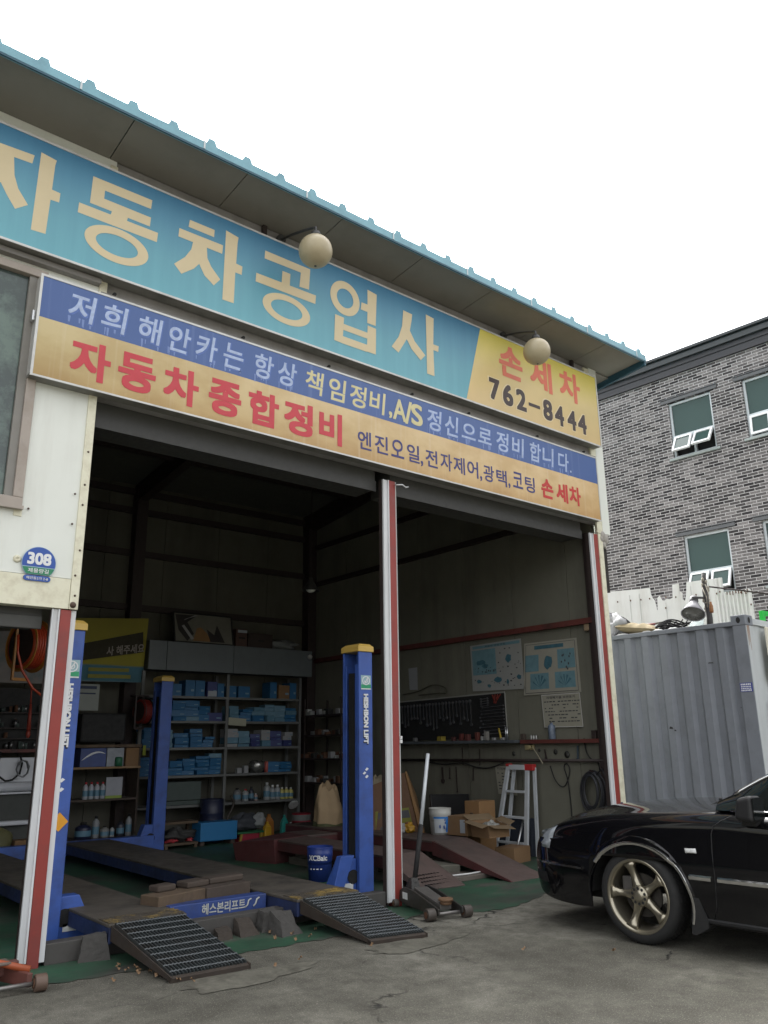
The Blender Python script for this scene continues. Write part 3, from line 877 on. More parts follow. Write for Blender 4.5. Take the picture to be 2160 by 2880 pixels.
b = MB().box((-.13, -6.14, 8.603), (8.14, 6.34, 8.70)).box((-.10, -6.10, 8.703), (8.1, 6.3, 8.735)).box((-.17, -6.18, 8.738), (8.18, 6.38, 8.79))
bb('roof_edge', b, mat('dark_green_grey_edge', (.030, .038, .041), .45, var=.1))
PVC = mat('pale_window_frame', (.55, .60, .62), .4, var=.05, dirt=(.40, .43, .44), damt=.4)
PVC_W = mat('white_sash', (.74, .76, .77), .35, var=.04)
PANE = glass('green_grey_pane', (.045, .080, .074), .06)
PANE.node_tree.nodes['Principled BSDF'].inputs['Specular IOR Level'].default_value = .22
LINT = mat('grey_lintel', (.10, .105, .11), .7)
def brick_window(y, z, tilt):
    f = MB()
    t = .045
    X0, X1 = .045, .11
    f.box((X0, y, z), (X1, y+t, z+wh)).box((X0, y+ww-t, z), (X1, y+ww, z+wh)).box((X0, y+t, z), (X1, y+ww-t, z+t)).box((X0, y+t, z+wh-t), (X1, y+ww-t, z+wh)).box((X0, y+t, z+.43), (X1, y+ww-t, z+.475)).box((X0, y+ww/2-.022, z+t), (X1, y+ww/2+.022, z+.43))
    w = bb('window', f, PVC, .004)
    MB().box((X0+.03, y+t, z+.476), (X0+.04, y+ww-t, z+wh-t)).build('pane', PANE, w, world=False)
    for k, (s0, s1) in enumerate(((y+t, y+ww/2-.022), (y+ww/2+.022, y+ww-t))):
        M = Matrix.Translation((X0, 0, z+.428)) @ Matrix.Rotation(tilt[k], 4, 'Y')
        sa = MB()
        h = -.38
        e = .045
        sa.box((-.03, s0+.004, h), (.012, s0+e, 0), M).box((-.03, s1-e, h), (.012, s1-.004, 0), M).box((-.03, s0+e, h), (.012, s1-e, h+e), M).box((-.03, s0+e, -e), (.012, s1-e, 0), M)
        sa.build('sash', PVC_W, w, .003, world=False)
        MB().box((-.012, s0+e, h+e), (-.004, s1-e, -e), M).build('sash_pane', PANE, w, world=False)
    bb('sill', MB().box((-.05, y-.07, z-.05), (.04, y+ww+.07, z-.002)), mat('grey_green_sill', (.30, .34, .33), .7), .004)
    bb('lintel', MB().box((-.025, y-.14, z+wh+.012), (-.002, y+ww+.14, z+wh+.075)).box((-.03, y-.15, z+wh+.09), (-.002, y+ww+.15, z+wh+.105)), LINT)
random.seed(8)
for i, (y, z) in enumerate(WIN):
    op = {(1.555, 6.63): (.62, .52), (.07, 6.63): (.12, .1), (1.555, 3.885): (.4, .55)}.get((y, z), (0, 0))
    brick_window(y, z, op)

# ================================================================== white torn sheet fence
SHEET = mat('white_sheet_metal', (.66, .66, .64), .5, var=.06, scale=4, dirt=(.45, .42, .37), damt=.5, dscale=5, streak=True)
af = R_(-3)
fence = thing('sheet_fence', 'tall white sheet metal fence with a torn rusty top edge behind the container', 'fence', (6.4, 0, 0), rz=-af)
prof = [(6.0, 3.55), (2.13, 3.61), (1.36, 3.56), (1.35, 3.46), (1.33, 3.40), (1.30, 3.36), (1.275, 3.20), (1.265, 3.21), (1.25, 3.39), (1.215, 3.42), (1.17, 3.34), (1.14, 3.33), (1.10, 3.36), (1.05, 3.345), (1.0, 3.36), (.985, 3.555), (.88, 3.56), (.885, 3.45), (.84, 3.41), (.845, 3.33), (.815, 3.27), (.79, 3.35), (.77, 3.45), (.755, 3.56), (.34, 3.55)]
b = MB()
def sheet_strip(b, pts, x):
    for (y0, z0), (y1, z1) in zip(pts, pts[1:]):
        b.add([(x, y0, 0), (x, y1, 0), (x, y1, z1), (x, y0, z0)], [(0, 1, 2, 3)])
        b.add([(x+.008, y0, 0), (x+.008, y1, 0), (x+.008, y1, z1), (x+.008, y0, z0)], [(3, 2, 1, 0)])
        b.add([(x, y0, z0), (x, y1, z1), (x+.008, y1, z1), (x+.008, y0, z0)], [(0, 1, 2, 3)])
sheet_strip(b, prof, 0)
b.build('flat_sheet', SHEET, fence, world=False, recalc=False)
b = MB()
for y in (5.2, 4.3, 3.4, 2.6, 1.72, 1.55, 1.12, .7, .42):
    b.box((-.006, y-.003, 0), (-.001, y+.003, 3.3 if y in (1.12,) else 3.5))
b.build('sheet_seam', mat('grey_seam', (.52, .52, .50), .6), fence, world=False)
b = MB()
random.seed(12)
y = .335; up = 0; pts = []
k = 0
while y > -.19:
    top = 3.545 if y > .2 else 3.32+random.uniform(-.015, .015)
    xo = [0, 0, -.028, -.028][k % 4]
    pts.append((xo, y, top)); y -= .012 if k % 2 else .016; k += 1
for (x0, y0, z0), (x1, y1, z1) in zip(pts, pts[1:]):
    b.add([(x0, y0, 0), (x1, y1, 0), (x1, y1, min(z0, z1) if abs(z0-z1) > .1 else z1), (x0, y0, z0 if abs(z0-z1) < .1 else min(z0, z1))], [(0, 1, 2, 3)])
b.build('ribbed_sheet', SHEET, fence, world=False, recalc=False)
b = MB()
for y, z in ((1.93, 3.42), (1.70, 3.41), (1.52, 3.40), (1.37, 3.395), (1.1, 3.38), (.94, 3.36), (.62, 3.35), (.3, 3.32), (.25, 3.34), (.02, 3.30), (-.05, 3.29), (-.12, 3.27), (-.17, 3.10), (1.12, 3.22)):
    MB().sphere((-.018 if y > .33 else -.034, y, z), .010, 6, 5, (1, 1, 1.5)).build('rusty_fastener', RUST, fence, world=False)
pass
b = MB()
for i in range(8):
    y = .15-.042*i
    MB().box((-.034, y-.006, 3.285-.01*(i % 3)), (-.027, y+.006, 3.325)).build('rust_tip', RUST, fence, world=False)
pass

# ================================================================== shipping container
AZC = R_(-2)
GREY = mat('grey_container_paint', (.185, .200, .225), .5, var=.08, scale=3, dirt=(.125, .135, .15), damt=.5, dscale=4)
PALE = mat('pale_container_end', (.46, .49, .50), .5, var=.08, dirt=(.30, .31, .31), damt=.5, dscale=4, streak=True)
cont = thing('shipping_container', 'grey corrugated shipping container with a pale end beside the garage', 'container', (4.02, -1.24, 0), rz=-AZC)
CL, CW, CH = 5.9, 2.35, 2.62
def cb(name, mb, m, bevel=0, parent=None):
    return mb.build(name, m, parent or cont, bevel, world=False)
# local: side towards the garage lies on x = 0, street end on y = 0
b = MB()
pat = [(0, .044), (.072, .044), (.112, 0.0), (.194, 0.0)]
per = .236
ps = []
y = .16
while y < CL-.2:
    for dy, dx in pat:
        ps.append((dx, y+dy))
    y += per
ps = [(.044, .14)]+[p for p in ps if p[1] < CL-.15]+[(.044, CL-.14)]
for (x0, y0), (x1, y1) in zip(ps, ps[1:]):
    b.add([(x0+.012, y0, .16), (x1+.012, y1, .16), (x1+.012, y1, CH-.11), (x0+.012, y0, CH-.11)], [(0, 1, 2, 3)])
cb('corrugated_side', b, GREY)
b = MB()
for (x0, y0), (x1, y1) in zip(ps, ps[1:]):
    b.add([(CW-x0-.012, y0, .16), (CW-x1-.012, y1, .16), (CW-x1-.012, y1, CH-.11), (CW-x0-.012, y0, CH-.11)], [(0, 1, 2, 3)])
cb('corrugated_side', b, GREY)
b = MB()
for x0 in (0, CW-.06):
    b.box((x0, .16, CH-.112), (x0+.06, CL-.16, CH-.062)).box((x0, .16, .0), (x0+.06, CL-.16, .16))
cb('side_rail', b, GREY, .004)
def corner_post(x0, y0):
    sx = 1 if x0 == 0 else -1
    b = MB()
    b.box((x0, y0, .11), (x0+sx*.13, y0+(.15 if y0 == 0 else -.15), CH-.12))
    b.cur = 1
    return b
for x0 in (0, CW):
    for y0 in (0, CL):
        sx = 1 if x0 == 0 else -1; sy = 1 if y0 == 0 else -1
        b = MB().box((x0, y0+sy*.004, .111), (x0+sx*.12, y0+sy*.15, CH-.116))
        cb('corner_post', b, GREY, .004)
        if y0 == 0:
            b = MB().box((x0+sx*.004, -.002, .12), (x0+sx*.14, .003, CH-.118))
            cb('post_face', b, PALE)
        # corner castings, each face with its oval hole
        for z0 in (0, CH-.115):
            b = MB().box((x0-sx*.004, y0-sy*.004, z0), (x0+sx*.178, y0+sy*.162, z0+.115))
            c = cb('corner_casting', b, GREY, .008)
            b = MB()
            def oval(fn):
                b.add([fn(.024*math.cos(2*PI*k/20), .034*math.sin(2*PI*k/20)) for k in range(20)], [tuple(range(20))])
            oval(lambda a, d: (x0-sx*.0055, y0+sy*.075+a, z0+.058+d))
            oval(lambda a, d: (x0+sx*.085+a*1.2, y0-sy*.0055, z0+.058+d))
            b.build('casting_hole', BLACK, c, world=False, recalc=False)
b = MB()
b.box((.18, .0, CH-.10), (CW-.18, .06, CH-.03)).box((.18, .0, .02), (CW-.18, .06, .12)).box((.18, CL-.06, 0), (CW-.18, CL, .12)).box((.18, CL-.06, CH-.1), (CW-.18, CL, CH-.03))
cb('end_rail', b, PALE, .004)
b = MB()
for i in range(9):
    x = .145+i*.23
    b.box((x, .022+.012*(i % 2), .121), (x+.231, .05, CH-.101))
cb('end_panel', b, PALE, .004)
cb('roof_sheet', MB().box((.06, .06, CH-.10), (CW-.06, CL-.06, CH-.075)), mat('grimy_container_roof', (.14, .14, .135), .8, var=.3))
b = MB()
random.seed(4)
for k in range(3):
    zt = CH-.118-.0*k
    x = .02+.02*k
    ln = random.uniform(.15, .45)
    b.add([(x, -.0035, zt), (x+.012, -.0035, zt), (x+.008, -.0035, zt-ln), (x+.003, -.0035, zt-ln)], [(3, 2, 1, 0)])
cb('rust_streak', b, mat('orange_rust', (.26, .12, .05), .8, var=.3))
b = MB()
for y, z, w_, h_ in ((1.0, 1.42, .05, .03), (.96, 1.395, .03, .02), (.42, 2.12, .07, .015), (.165, 1.62, .012, .02)):
    b.add([(.010, y, z), (.010, y+w_, z+.004), (.010, y+w_*.8, z+h_), (.010, y+.01, z+h_*.8)], [(0, 1, 2, 3)])
cb('paint_chip', b, mat('chipped_paint', (.03, .03, .03), .8))
stick = MB().box((-.0035, .012, 1.79), (.001, .148, 1.885))
stk = cb('sticker', stick, mat('sticker_blue', (.05, .065, .26), .45))
b = MB()
FS = lambda a, z: (-.0045, .08-a, 1.838+z)
random.seed(31)
for z, hgt, n in ((.030, .018, 6), (.006, .012, 7), (-.014, .010, 6), (-.034, .016, 7)):    # print too small to read
    for k in range(n):
        a0 = -.058+.116*k/n
        b.add([FS(a0, z-hgt/2), FS(a0+.072/n+random.uniform(0, .02)/n, z-hgt/2), FS(a0+.072/n+random.uniform(0, .02)/n, z+hgt/2), FS(a0, z+hgt/2)], [(0, 1, 2, 3)])
b.build('lettering', WHITE_INK, stk, world=False, recalc=False)
# pale board with blue lettering and a wire grille on the street end
cb('end_panel', MB().box((.14, CL-.05, .121), (CW-.14, CL-.03, CH-.101)), PALE)
brd = thing('end_board', 'white board with blue lettering on the pale container end', 'sign', (4.25, -1.285, 1.95))
b = MB().box((4.36, -1.30, 1.92), (5.8, -1.275, 2.50))
b.build('panel', mat('cream_board', (.66, .63, .52), .5), brd, .003)
b = MB()
put_text(b, '안', lambda a, z: (a, -1.302, z), 4.56, 2.30, .26, .26, .02)
b.build('lettering', mat('board_blue_ink', (.03, .06, .32), .5), brd, recalc=False)
gr = thing('window_grille', 'dark wire mesh grille over the window in the pale container end', 'grille', (4.6, -1.26, 1.0))
b = MB()
for i in range(18):
    x = 4.33+i*.05
    b.bar((x, -1.285, 1.05), (x, -1.285, 1.68), .006)
for i in range(13):
    z = 1.05+i*.0525
    b.bar((4.325, -1.29, z), (5.19, -1.29, z), .006)
b.build('mesh', STEEL_DK, gr)
MB().box((4.32, -1.30, 1.03), (5.20, -1.28, 1.05)).box((4.32, -1.30, 1.68), (5.20, -1.28, 1.70)).build('frame', STEEL_DK, gr)
MB().box((4.35, -1.27, 1.06), (5.18, -1.262, 1.67)).build('pane', PANE, gr)

# ------------------------------------------------------------------ things lying on the container
def cpos(v, z, d=.2):
    """point d metres behind the container's garage side, v along it, height z"""
    return Vector((4.02+d-v*math.sin(R_(2)), v, z))
ZT = CH-.075
def lump(name, c, size, m, label, cat, seed=0, rough=.25, group=None, n=22, k=14):
    rnd = random.Random(seed)
    ph = [rnd.uniform(0, 6.28) for _ in range(12)]
    b = MB()
    def fn(u, v):
        a = 2*PI*u; h = PI*v
        r = 1+rough*(math.sin(3*a+ph[0])*math.sin(2*h+ph[1])+.6*math.sin(5*a+ph[2]+2*h)+.5*math.sin(7*h+ph[3]+a))
        s = max(math.sin(h), 1e-4)
        return (c[0]+size[0]*r*s*math.cos(a), c[1]+size[1]*r*s*math.sin(a), max(c[2]-size[2]*.0, c[2]+size[2]*(r*(-math.cos(h))*.5+.5)))
    b.grid(fn, n, k, True, True)
    o = b.build(name, m)
    return tag(o, label, cat, group)
bagm = mat('translucent_bag', (.33, .33, .34), .45, var=.55, scale=16, bump=.9, bscale=16)
lump('plastic_bag', cpos(.58, ZT, .20), (.13, .20, .30), bagm, 'crumpled grey plastic bag on the container top beside the garage wall', 'bag', 3, .28)
# tyre
ty = thing('old_tyre', 'old tyre leaning on the container top behind the plastic bag', 'tyre', cpos(.86, ZT, .55))
Mt = Matrix.Rotation(R_(62), 4, 'Y')
b = MB()
pr = [(.17, -.075), (.24, -.095), (.29, -.085), (.315, -.06), (.315, .06), (.29, .085), (.24, .095), (.17, .075), (.17, -.075)]
b.lathe(pr, cpos(.86, ZT+.16, .55), 36, M=Matrix.Rotation(R_(35), 4, 'Y'))
b.build('tread', BLACK, ty)
MB().lathe([(.168, -.05), (.12, -.03), (.02, -.03), (.02, .03), (.12, .03), (.168, .05)], cpos(.86, ZT+.16, .55), 24, M=Matrix.Rotation(R_(35), 4, 'Y')).build('rim', mat('old_rim', (.10, .10, .10), .6), ty)
# cushion
def cushion():
    b = MB()
    M = Matrix.Translation(cpos(.22, ZT+.085, .20)) @ Matrix.Rotation(R_(9), 4, 'X') @ Matrix.Rotation(R_(6), 4, 'Y')
    def fn(u, v):
        x = (u-.5)*.28; y = (v-.5)*.56
        e = (1-abs(2*u-1)**5)*(1-abs(2*v-1)**5)
        return M @ Vector((x, y, .065*e+.012*math.sin(22*v+3*u)*e))
    def fn2(u, v):
        x = (u-.5)*.28; y = (v-.5)*.56
        e = (1-abs(2*u-1)**5)*(1-abs(2*v-1)**5)
        return M @ Vector((x, y, -.06*e))
    b.grid(fn, 20, 26); b.grid(fn2, 20, 26)
    tag(b.build('seat_cushion', mat('soiled_tan_foam', (.27, .22, .13), .85, var=.35, scale=10, dirt=(.13, .10, .05), damt=.8, dscale=5)), 'soiled tan cushion lying on the container top next to the plastic bag', 'cushion')
cushion()
b = MB()
for k, (v0, v1, d0, d1, z0, tl) in enumerate(((.56, .30, .10, .42, .02, .05), (.02, -.30, .30, .62, .03, .07), (.42, .05, .45, .75, .06, .12))):
    pass
for (v0, v1, d0, d1, z0, z1, m_, l_) in ((.50, .12, .30, .58, .10, .17, mat('weathered_board', (.16, .14, .10), .8, var=.3), 'weathered flat board lying behind the tan cushion'), (.05, -.30, .34, .60, .10, .13, mat('dark_rubber_sheet', (.03, .03, .03), .8), 'dark rubber sheet lying behind the bumper grille')):
    q = [cpos(v0, ZT+z0, d0), cpos(v1, ZT+z1-.03, d0), cpos(v1, ZT+z1+.02, d1), cpos(v0, ZT+z0+.05, d1)]
    tag(MB().hexa(q, [a+Vector((0, 0, .018)) for a in q]).build('flat_board', m_), l_, 'board')
lump('foam_block', cpos(.52, ZT+.12, .24), (.06, .075, .11), mat('pale_foam', (.46, .42, .29), .85, var=.15), 'pale foam block between the plastic bag and the tan cushion', 'foam block', 6, .1)
b = MB()
c = cpos(.13, ZT+.14, .32)
b.cyl(c-Vector((0, 0, .14)), c, .014, 8); b.lathe([(.052, 0), (.06, .008), (.052, .016)], c, 18)
for k in range(3):
    a = PI*k/3
    b.bar(c+Vector((.05*math.cos(a), .05*math.sin(a), .008)), c-Vector((.05*math.cos(a), .05*math.sin(a), -.008)), .012)
tag(b.build('valve_handle', mat('dull_red_paint', (.26, .04, .04), .5)), 'small red valve handwheel behind the tan cushion on the container', 'valve')
# stack of dark hubcaps / grilles
gm = mat('dark_grille_plastic', (.014, .014, .015), .85, spec=.1)
grl = thing('bumper_grille', 'black plastic bumper grille lying on the container top', 'bumper', cpos(-.16, ZT, .24))
b = MB()
for k in range(4):
    pts = []
    for i in range(15):
        s = i/14
        pts.append(cpos(.06-.46*s, ZT+.02+.025*k+.075*math.sin(PI*min(1, s*1.1)), .14+.05*k))
    b.tube(pts, .011, 6)
for i in range(6):
    s = i/5
    b.bar(cpos(.03-.40*s, ZT+.01, .14), cpos(.0-.38*s, ZT+.16, .32), .010)
b.build('slats', gm, grl)
MB().grid(lambda u, v: cpos(.06-.46*u, ZT+.005+.115*math.sin(PI*v)*(.4+.6*math.sin(PI*min(1, u*1.1))), .20+.16*v), 16, 10).build('shell', gm, grl)
b = MB()
p = [cpos(-.33, ZT+.005, .30), cpos(-.55, ZT+.005, .30), cpos(-.52, ZT+.15, .42), cpos(-.36, ZT+.14, .42)]
q = [x+Vector((.008, 0, .004)) for x in p]
b.add(p+q, [(0, 1, 2, 3), (7, 6, 5, 4), (0, 4, 5, 1), (1, 5, 6, 2), (2, 6, 7, 3), (3, 7, 4, 0)])
tag(b.build('glass_offcut', mat('green_glass_offcut', (.13, .18, .18), .5, var=.08, spec=.2)), 'grey green glass pane leaning on the container top left of the flood lamp', 'glass pane')
random.seed(21)
for i, (v, l) in enumerate(((.40, .13), (.05, .10), (-.1, .11), (-.30, .10))):
    b = MB()
    c = cpos(v, 0, .085)
    b.lathe([(.001, .012), (.03, .011), (.045, .0), (.03, -.003), (.001, -.003)], (c.x, c.y, ZT+.03), 16, M=Matrix.Diagonal((.7, 1.5*l/.1, 1, 1)))
    tag(b.build('rope_knot', WHITE), ['pale flat scrap on the container rail under the plastic bag', 'pale flat scrap on the container rail at the cushion end', 'pale flat scrap on the container rail before the grille', 'pale flat scrap on the container rail before the glass pane'][i], 'scrap', 'pale scraps along the container rail')
for o in [o for o in COL.objects if o.name.startswith('rope_knot')]:
    o.name = 'sealant_scrap'

# flood lamp on a wrapped pole
P0 = cpos(-.69, ZT, .22)
fl = thing('flood_lamp', 'grey cone flood lamp tied to a taped pole on the container top', 'lamp', P0)
pole = [P0, P0+Vector((0, -.01, .12)), P0+Vector((0, .0, .28)), P0+Vector((0, .01, .42)), P0+Vector((0, .005, .56)), P0+Vector((0, 0, .66))]
b = MB().tube(pole, [.036, .034, .03, .03, .03, .024], 10)
b.build('pole', mat('dark_pole', (.045, .042, .042), .6), fl)
b = MB()
random.seed(9)
for k in range(26):
    z = random.choice((random.uniform(.44, .58), random.uniform(.2, .36)))
    a = random.uniform(0, 6.28)
    c = P0+Vector((.03*math.cos(a), .03*math.sin(a), z))
    b.sphere(c, random.uniform(.012, .024), 6, 5, (1, 1, random.uniform(.5, 1.8)))
b.tube([P0+Vector((-.03, -.02, .52)), P0+Vector((-.05, -.06, .40)), P0+Vector((-.04, -.05, .28)), P0+Vector((-.02, -.07, .2))], .006, 5)
b.tube([P0+Vector((-.04, .02, .5)), P0+Vector((-.05, -.03, .36)), P0+Vector((-.04, -.02, .24))], .006, 5)
b.build('tape_wrap', mat('grubby_tape', (.36, .33, .27), .8, var=.5, scale=25, dirt=(.05, .045, .035), damt=.9, dscale=20), fl)
cc = P0+Vector((-.13, .11, .215))
Ms = Vector((.50, .14, .85)).to_track_quat('Z', 'Y').to_matrix().to_4x4()
MB().lathe([(.135, -.06), (.138, -.055), (.05, .105), (.04, .11), (.045, .095), (.128, -.055), (.135, -.06)], cc, 32, M=Ms, cap=False).build('shade', mat('grey_lamp_shade', (.24, .235, .25), .45, var=.08), fl)
MB().lathe([(.001, -.05), (.128, -.05), (.126, -.045), (.001, -.043)], cc, 28, M=Ms).build('lens', mat('frosted_lens', (.16, .16, .145), .25), fl)
MB().lathe([(.048, .10), (.052, .15), (.045, .19), (.02, .20)], cc, 18, M=Ms).build('lamp_holder', mat('grey_lamp_holder', (.13, .13, .14), .5), fl)
MB().bar(cc+Vector((0, 0, .15)), P0+Vector((0, 0, .36)), .024).build('bracket', mat('dark_pole', (0, 0, 0)), fl)
tag(MB().tube([P0+Vector((0, 0, .50)), P0+Vector((.3, -.28, .44)), P0+Vector((.6, -.52, .38))], .010, 6).build('stay_rod', STEEL_DK), 'thin black stay rod from the taped pole towards the fence end', 'rod')
b = MB()
c = P0+Vector((-.045, -.07, .17))
b.lathe([(.018, 0), (.022, .02), (.022, .08), (.014, .10), (.010, .13)], c, 12)
tag(b.build('orange_plug', mat('brown_orange_bakelite', (.24, .10, .03), .5, var=.3)), 'brownish orange cable connector hanging on the taped lamp pole', 'connector')
# green crate further back
cr = thing('green_crate', 'bright green plastic crate showing above the pale container end', 'crate', (5.35, -.55, ZT))
b = MB()
gx0, gx1, gy0, gy1 = 5.02, 5.6, -.9, -.4
gz = ZT
for a, c in (((gx0, gy0, gz), (gx1, gy0+.02, gz+.11)), ((gx0, gy1-.02, gz), (gx1, gy1, gz+.11)), ((gx0, gy0+.02, gz), (gx0+.02, gy1-.02, gz+.11)), ((gx1-.02, gy0+.02, gz), (gx1, gy1-.02, gz+.11)), ((gx0+.02, gy0+.02, gz), (gx1-.02, gy1-.02, gz+.015))):
    b.box(a, c)
GRN = mat('bright_green_plastic', (.02, .42, .06), .4, var=.05)
b.build('shell', GRN, cr, .004)
b = MB()
b.box((gx0-.015, gy0-.015, gz+.112), (gx1+.015, gy0+.03, gz+.13)).box((gx0-.015, gy1-.03, gz+.112), (gx1+.015, gy1+.015, gz+.13)).box((gx0-.015, gy0+.0305, gz+.112), (gx0+.03, gy1-.0305, gz+.13)).box((gx1-.03, gy0+.0305, gz+.112), (gx1+.015, gy1-.0305, gz+.13))
b.build('rim', GRN, cr, .004)
b = MB().box((5.12, gy0-.02, gz+.131), (5.18, gy0+.03, gz+.26)).box((5.18, gy0-.02, gz+.21), (5.32, gy0+.03, gz+.26))
b.build('handle', GRN, cr, .004)
# ================================================================== vehicle lift in the left bay
BLUE = mat('lift_blue', (.042, .100, .37), .45, var=.16, scale=5, dirt=(.030, .045, .12), damt=.7, dscale=4)
YEL = mat('yellow_cap', (.60, .40, .09), .45, var=.08)
YEL_WORN = mat('worn_yellow_plate', (.062, .052, .040), .65, var=.3, scale=16, dirt=(.36, .24, .045), damt=1.0, dscale=6)
DECK = mat('worn_deck_steel', (.085, .074, .060), .65, var=.3, scale=5, dirt=(.03, .028, .025), damt=.8, dscale=3)
SIDE_BLUE = mat('dark_blue_side', (.022, .035, .10), .55, var=.2, dirt=(.015, .016, .02), damt=.8)
GRATE = mat('dark_grating_steel', (.052, .060, .062), .5, metal=.3, var=.3, scale=12, dirt=(.05, .03, .018), damt=.6)
lift = thing('car_lift', 'blue four post car lift with yellow post caps and grated ramps', 'car lift', (-1.2, 2.5, 0))
def lift_post(x, y, inner, front):
    """post with its open channel facing the car; inner = +1 when the bay lies towards +x"""
    w, d, h = .165, .26, 2.16
    b = MB()
    xi = x+w if inner > 0 else x
    b.box((x, y, 0), (x+w, y+.02, h)).box((x, y+d-.02, 0), (x+w, y+d, h))
    xo = x if inner > 0 else x+w
    s = 1 if inner > 0 else -1
    b.box((xo, y+.02, 0), (xo+s*.02, y+d-.02, h))
    b.box((xi-s*.012, y+.021, 0), (xi, y+.065, h-.12)).box((xi-s*.012, y+d-.065, 0), (xi, y+d-.021, h-.12))
    p = b.build('post', BLUE, lift, .006)
    b = MB().box((xi-s*.11, y+.07, .02), (xi-s*.02, y+d-.07, h-.20))
    b.build('channel', BLACK, p)
    b = MB()
    zc = h
    lo = [(x-.012, y-.012, zc+.001), (x+w+.012, y-.012, zc+.001), (x+w+.012, y+d+.012, zc+.001), (x-.012, y+d+.012, zc+.001)]
    md = [(a, c, zc+.05) for a, c, _ in lo]
    hi = [(x+.02, y+.015, zc+.078), (x+w-.02, y+.015, zc+.078), (x+w-.02, y+d-.015, zc+.078), (x+.02, y+d-.015, zc+.078)]
    b.add(lo+md+hi, [(0, 3, 2, 1), (0, 1, 5, 4), (1, 2, 6, 5), (2, 3, 7, 6), (3, 0, 4, 7), (4, 5, 9, 8), (5, 6, 10, 9), (6, 7, 11, 10), (7, 4, 8, 11), (8, 9, 10, 11)])
    b.build('post_cap', YEL, p, .004)
    if front:
        cx = x+w/2
        FY = lambda a, z: (cx+a, y-.0035, z)
        b = MB().box((cx-.058, y-.003, 1.80), (cx+.062, y-.0005, 1.935))
        b.cur = 1
        b.box((cx-.056, y-.0042, 1.812), (cx+.060, y-.0032, 1.848))
        b.cur = 2
        b.box((cx-.056, y-.0042, 1.802), (cx+.060, y-.0032, 1.811))
        b.build('sticker', [mat('pale_teal_sticker', (.30, .46, .50), .4), mat('sticker_green', (.015, .30, .13), .4), WHITE_INK], p)
        b = MB()
        for r0, r1, z0, a0, a1 in ((.047, .037, 1.885, 40, 400), (.024, .016, 1.885, 180, 430)):
            nn = 26
            vs = []
            for k in range(nn):
                a = R_(a0+(a1-a0)*k/(nn-1))
                vs += [FY(.002+r0*math.cos(a), z0+r0*.9*math.sin(a)), FY(.002+r1*math.cos(a), z0+r1*.9*math.sin(a))]
            vs = [(q[0], q[1]-.0015, q[2]) for q in vs]
            b.add(vs, [(2*k, 2*k+1, 2*k+3, 2*k+2) for k in range(nn-1)])
        b.add([(cx-.02, y-.0052, 1.86), (cx-.006, y-.0052, 1.86), (cx+.030, y-.0052, 1.915), (cx+.018, y-.0052, 1.915)], [(0, 1, 2, 3)])
        b.build('emblem', WHITE_INK, p, recalc=False)
        b = MB(); sb = MB()
        VT = lambda a, z: (cx+z, y-.0045, 1.53-a)
        VS = lambda a, z: (cx+z-.004, y-.0036, 1.525-a)
        put_text(sb, 'HESHBON LIFT', VS, 0, .0, .47, .060, .07)
        put_text(b, 'HESHBON LIFT', VT, 0, .0, .46, .056, .055)
        b.build('lettering', WHITE_INK, p, recalc=False)
        sb.build('lettering_shadow', BLACK, p, recalc=False)
        b = MB()
        for zz, dx in ((1.07, .006), (1.035, -.022), (1.005, .006)):
            b.add([(cx+dx-.022, y-.0035, zz-.004), (cx+dx-.002, y-.0035, zz-.016 if dx > 0 else zz-.012), (cx+dx+.022, y-.0035, zz+.004), (cx+dx+.002, y-.0035, zz+.016)], [(0, 1, 2, 3)])
        b.build('diamond_mark', WHITE_INK, p, recalc=False)
    return p
lift_post(.135, .66, -1, True)
lpost = lift_post(-2.672, .66, 1, True)
b = MB().add([(-2.578, .655, .72), (-2.513, .655, .785), (-2.578, .655, .85), (-2.643, .655, .785)], [(0, 1, 2, 3)])
b.build('warning_sticker', mat('orange_sticker', (.72, .32, .02), .45), lpost, recalc=False)
lift_post(.10, 5.02, -1, False)
lift_post(-2.66, 5.02, 1, False)
# runways
def runway(x0, x1, y0, y1):
    z0, z1 = .085, .20
    b = MB().box((x0, y0, z1-.02), (x1, y1, z1))
    r = b.build('runway', DECK, lift, .004)
    b = MB().box((x0+.002, y0+.002, z0), (x0+.02, y1-.002, z1-.021)).box((x1-.02, y0+.002, z0), (x1-.002, y1-.002, z1-.021)).box((x0+.021, y0+.02, z0), (x1-.021, y0+.03, z1-.021))
    b.build('runway_side', SIDE_BLUE, r)
    b = MB().box((x0+.01, y0+.004, z1+.001), (x1-.01, y0+.21, z1+.006))
    nx = int((x1-x0)/.045)
    for i in range(nx):
        for j in range(5):
            cx, cy = x0+.03+i*.045, y0+.03+j*.04
            s = 1 if (i+j) % 2 else -1
            b.bar((cx-.012, cy-s*.01, z1+.007), (cx+.012, cy+s*.01, z1+.007), .006, .004)
    b.build('tread_plate', YEL_WORN, r)
    return r
runway(-2.44, -1.90, -.06, 4.95)
runway(-1.07, -.50, -.16, 4.95)
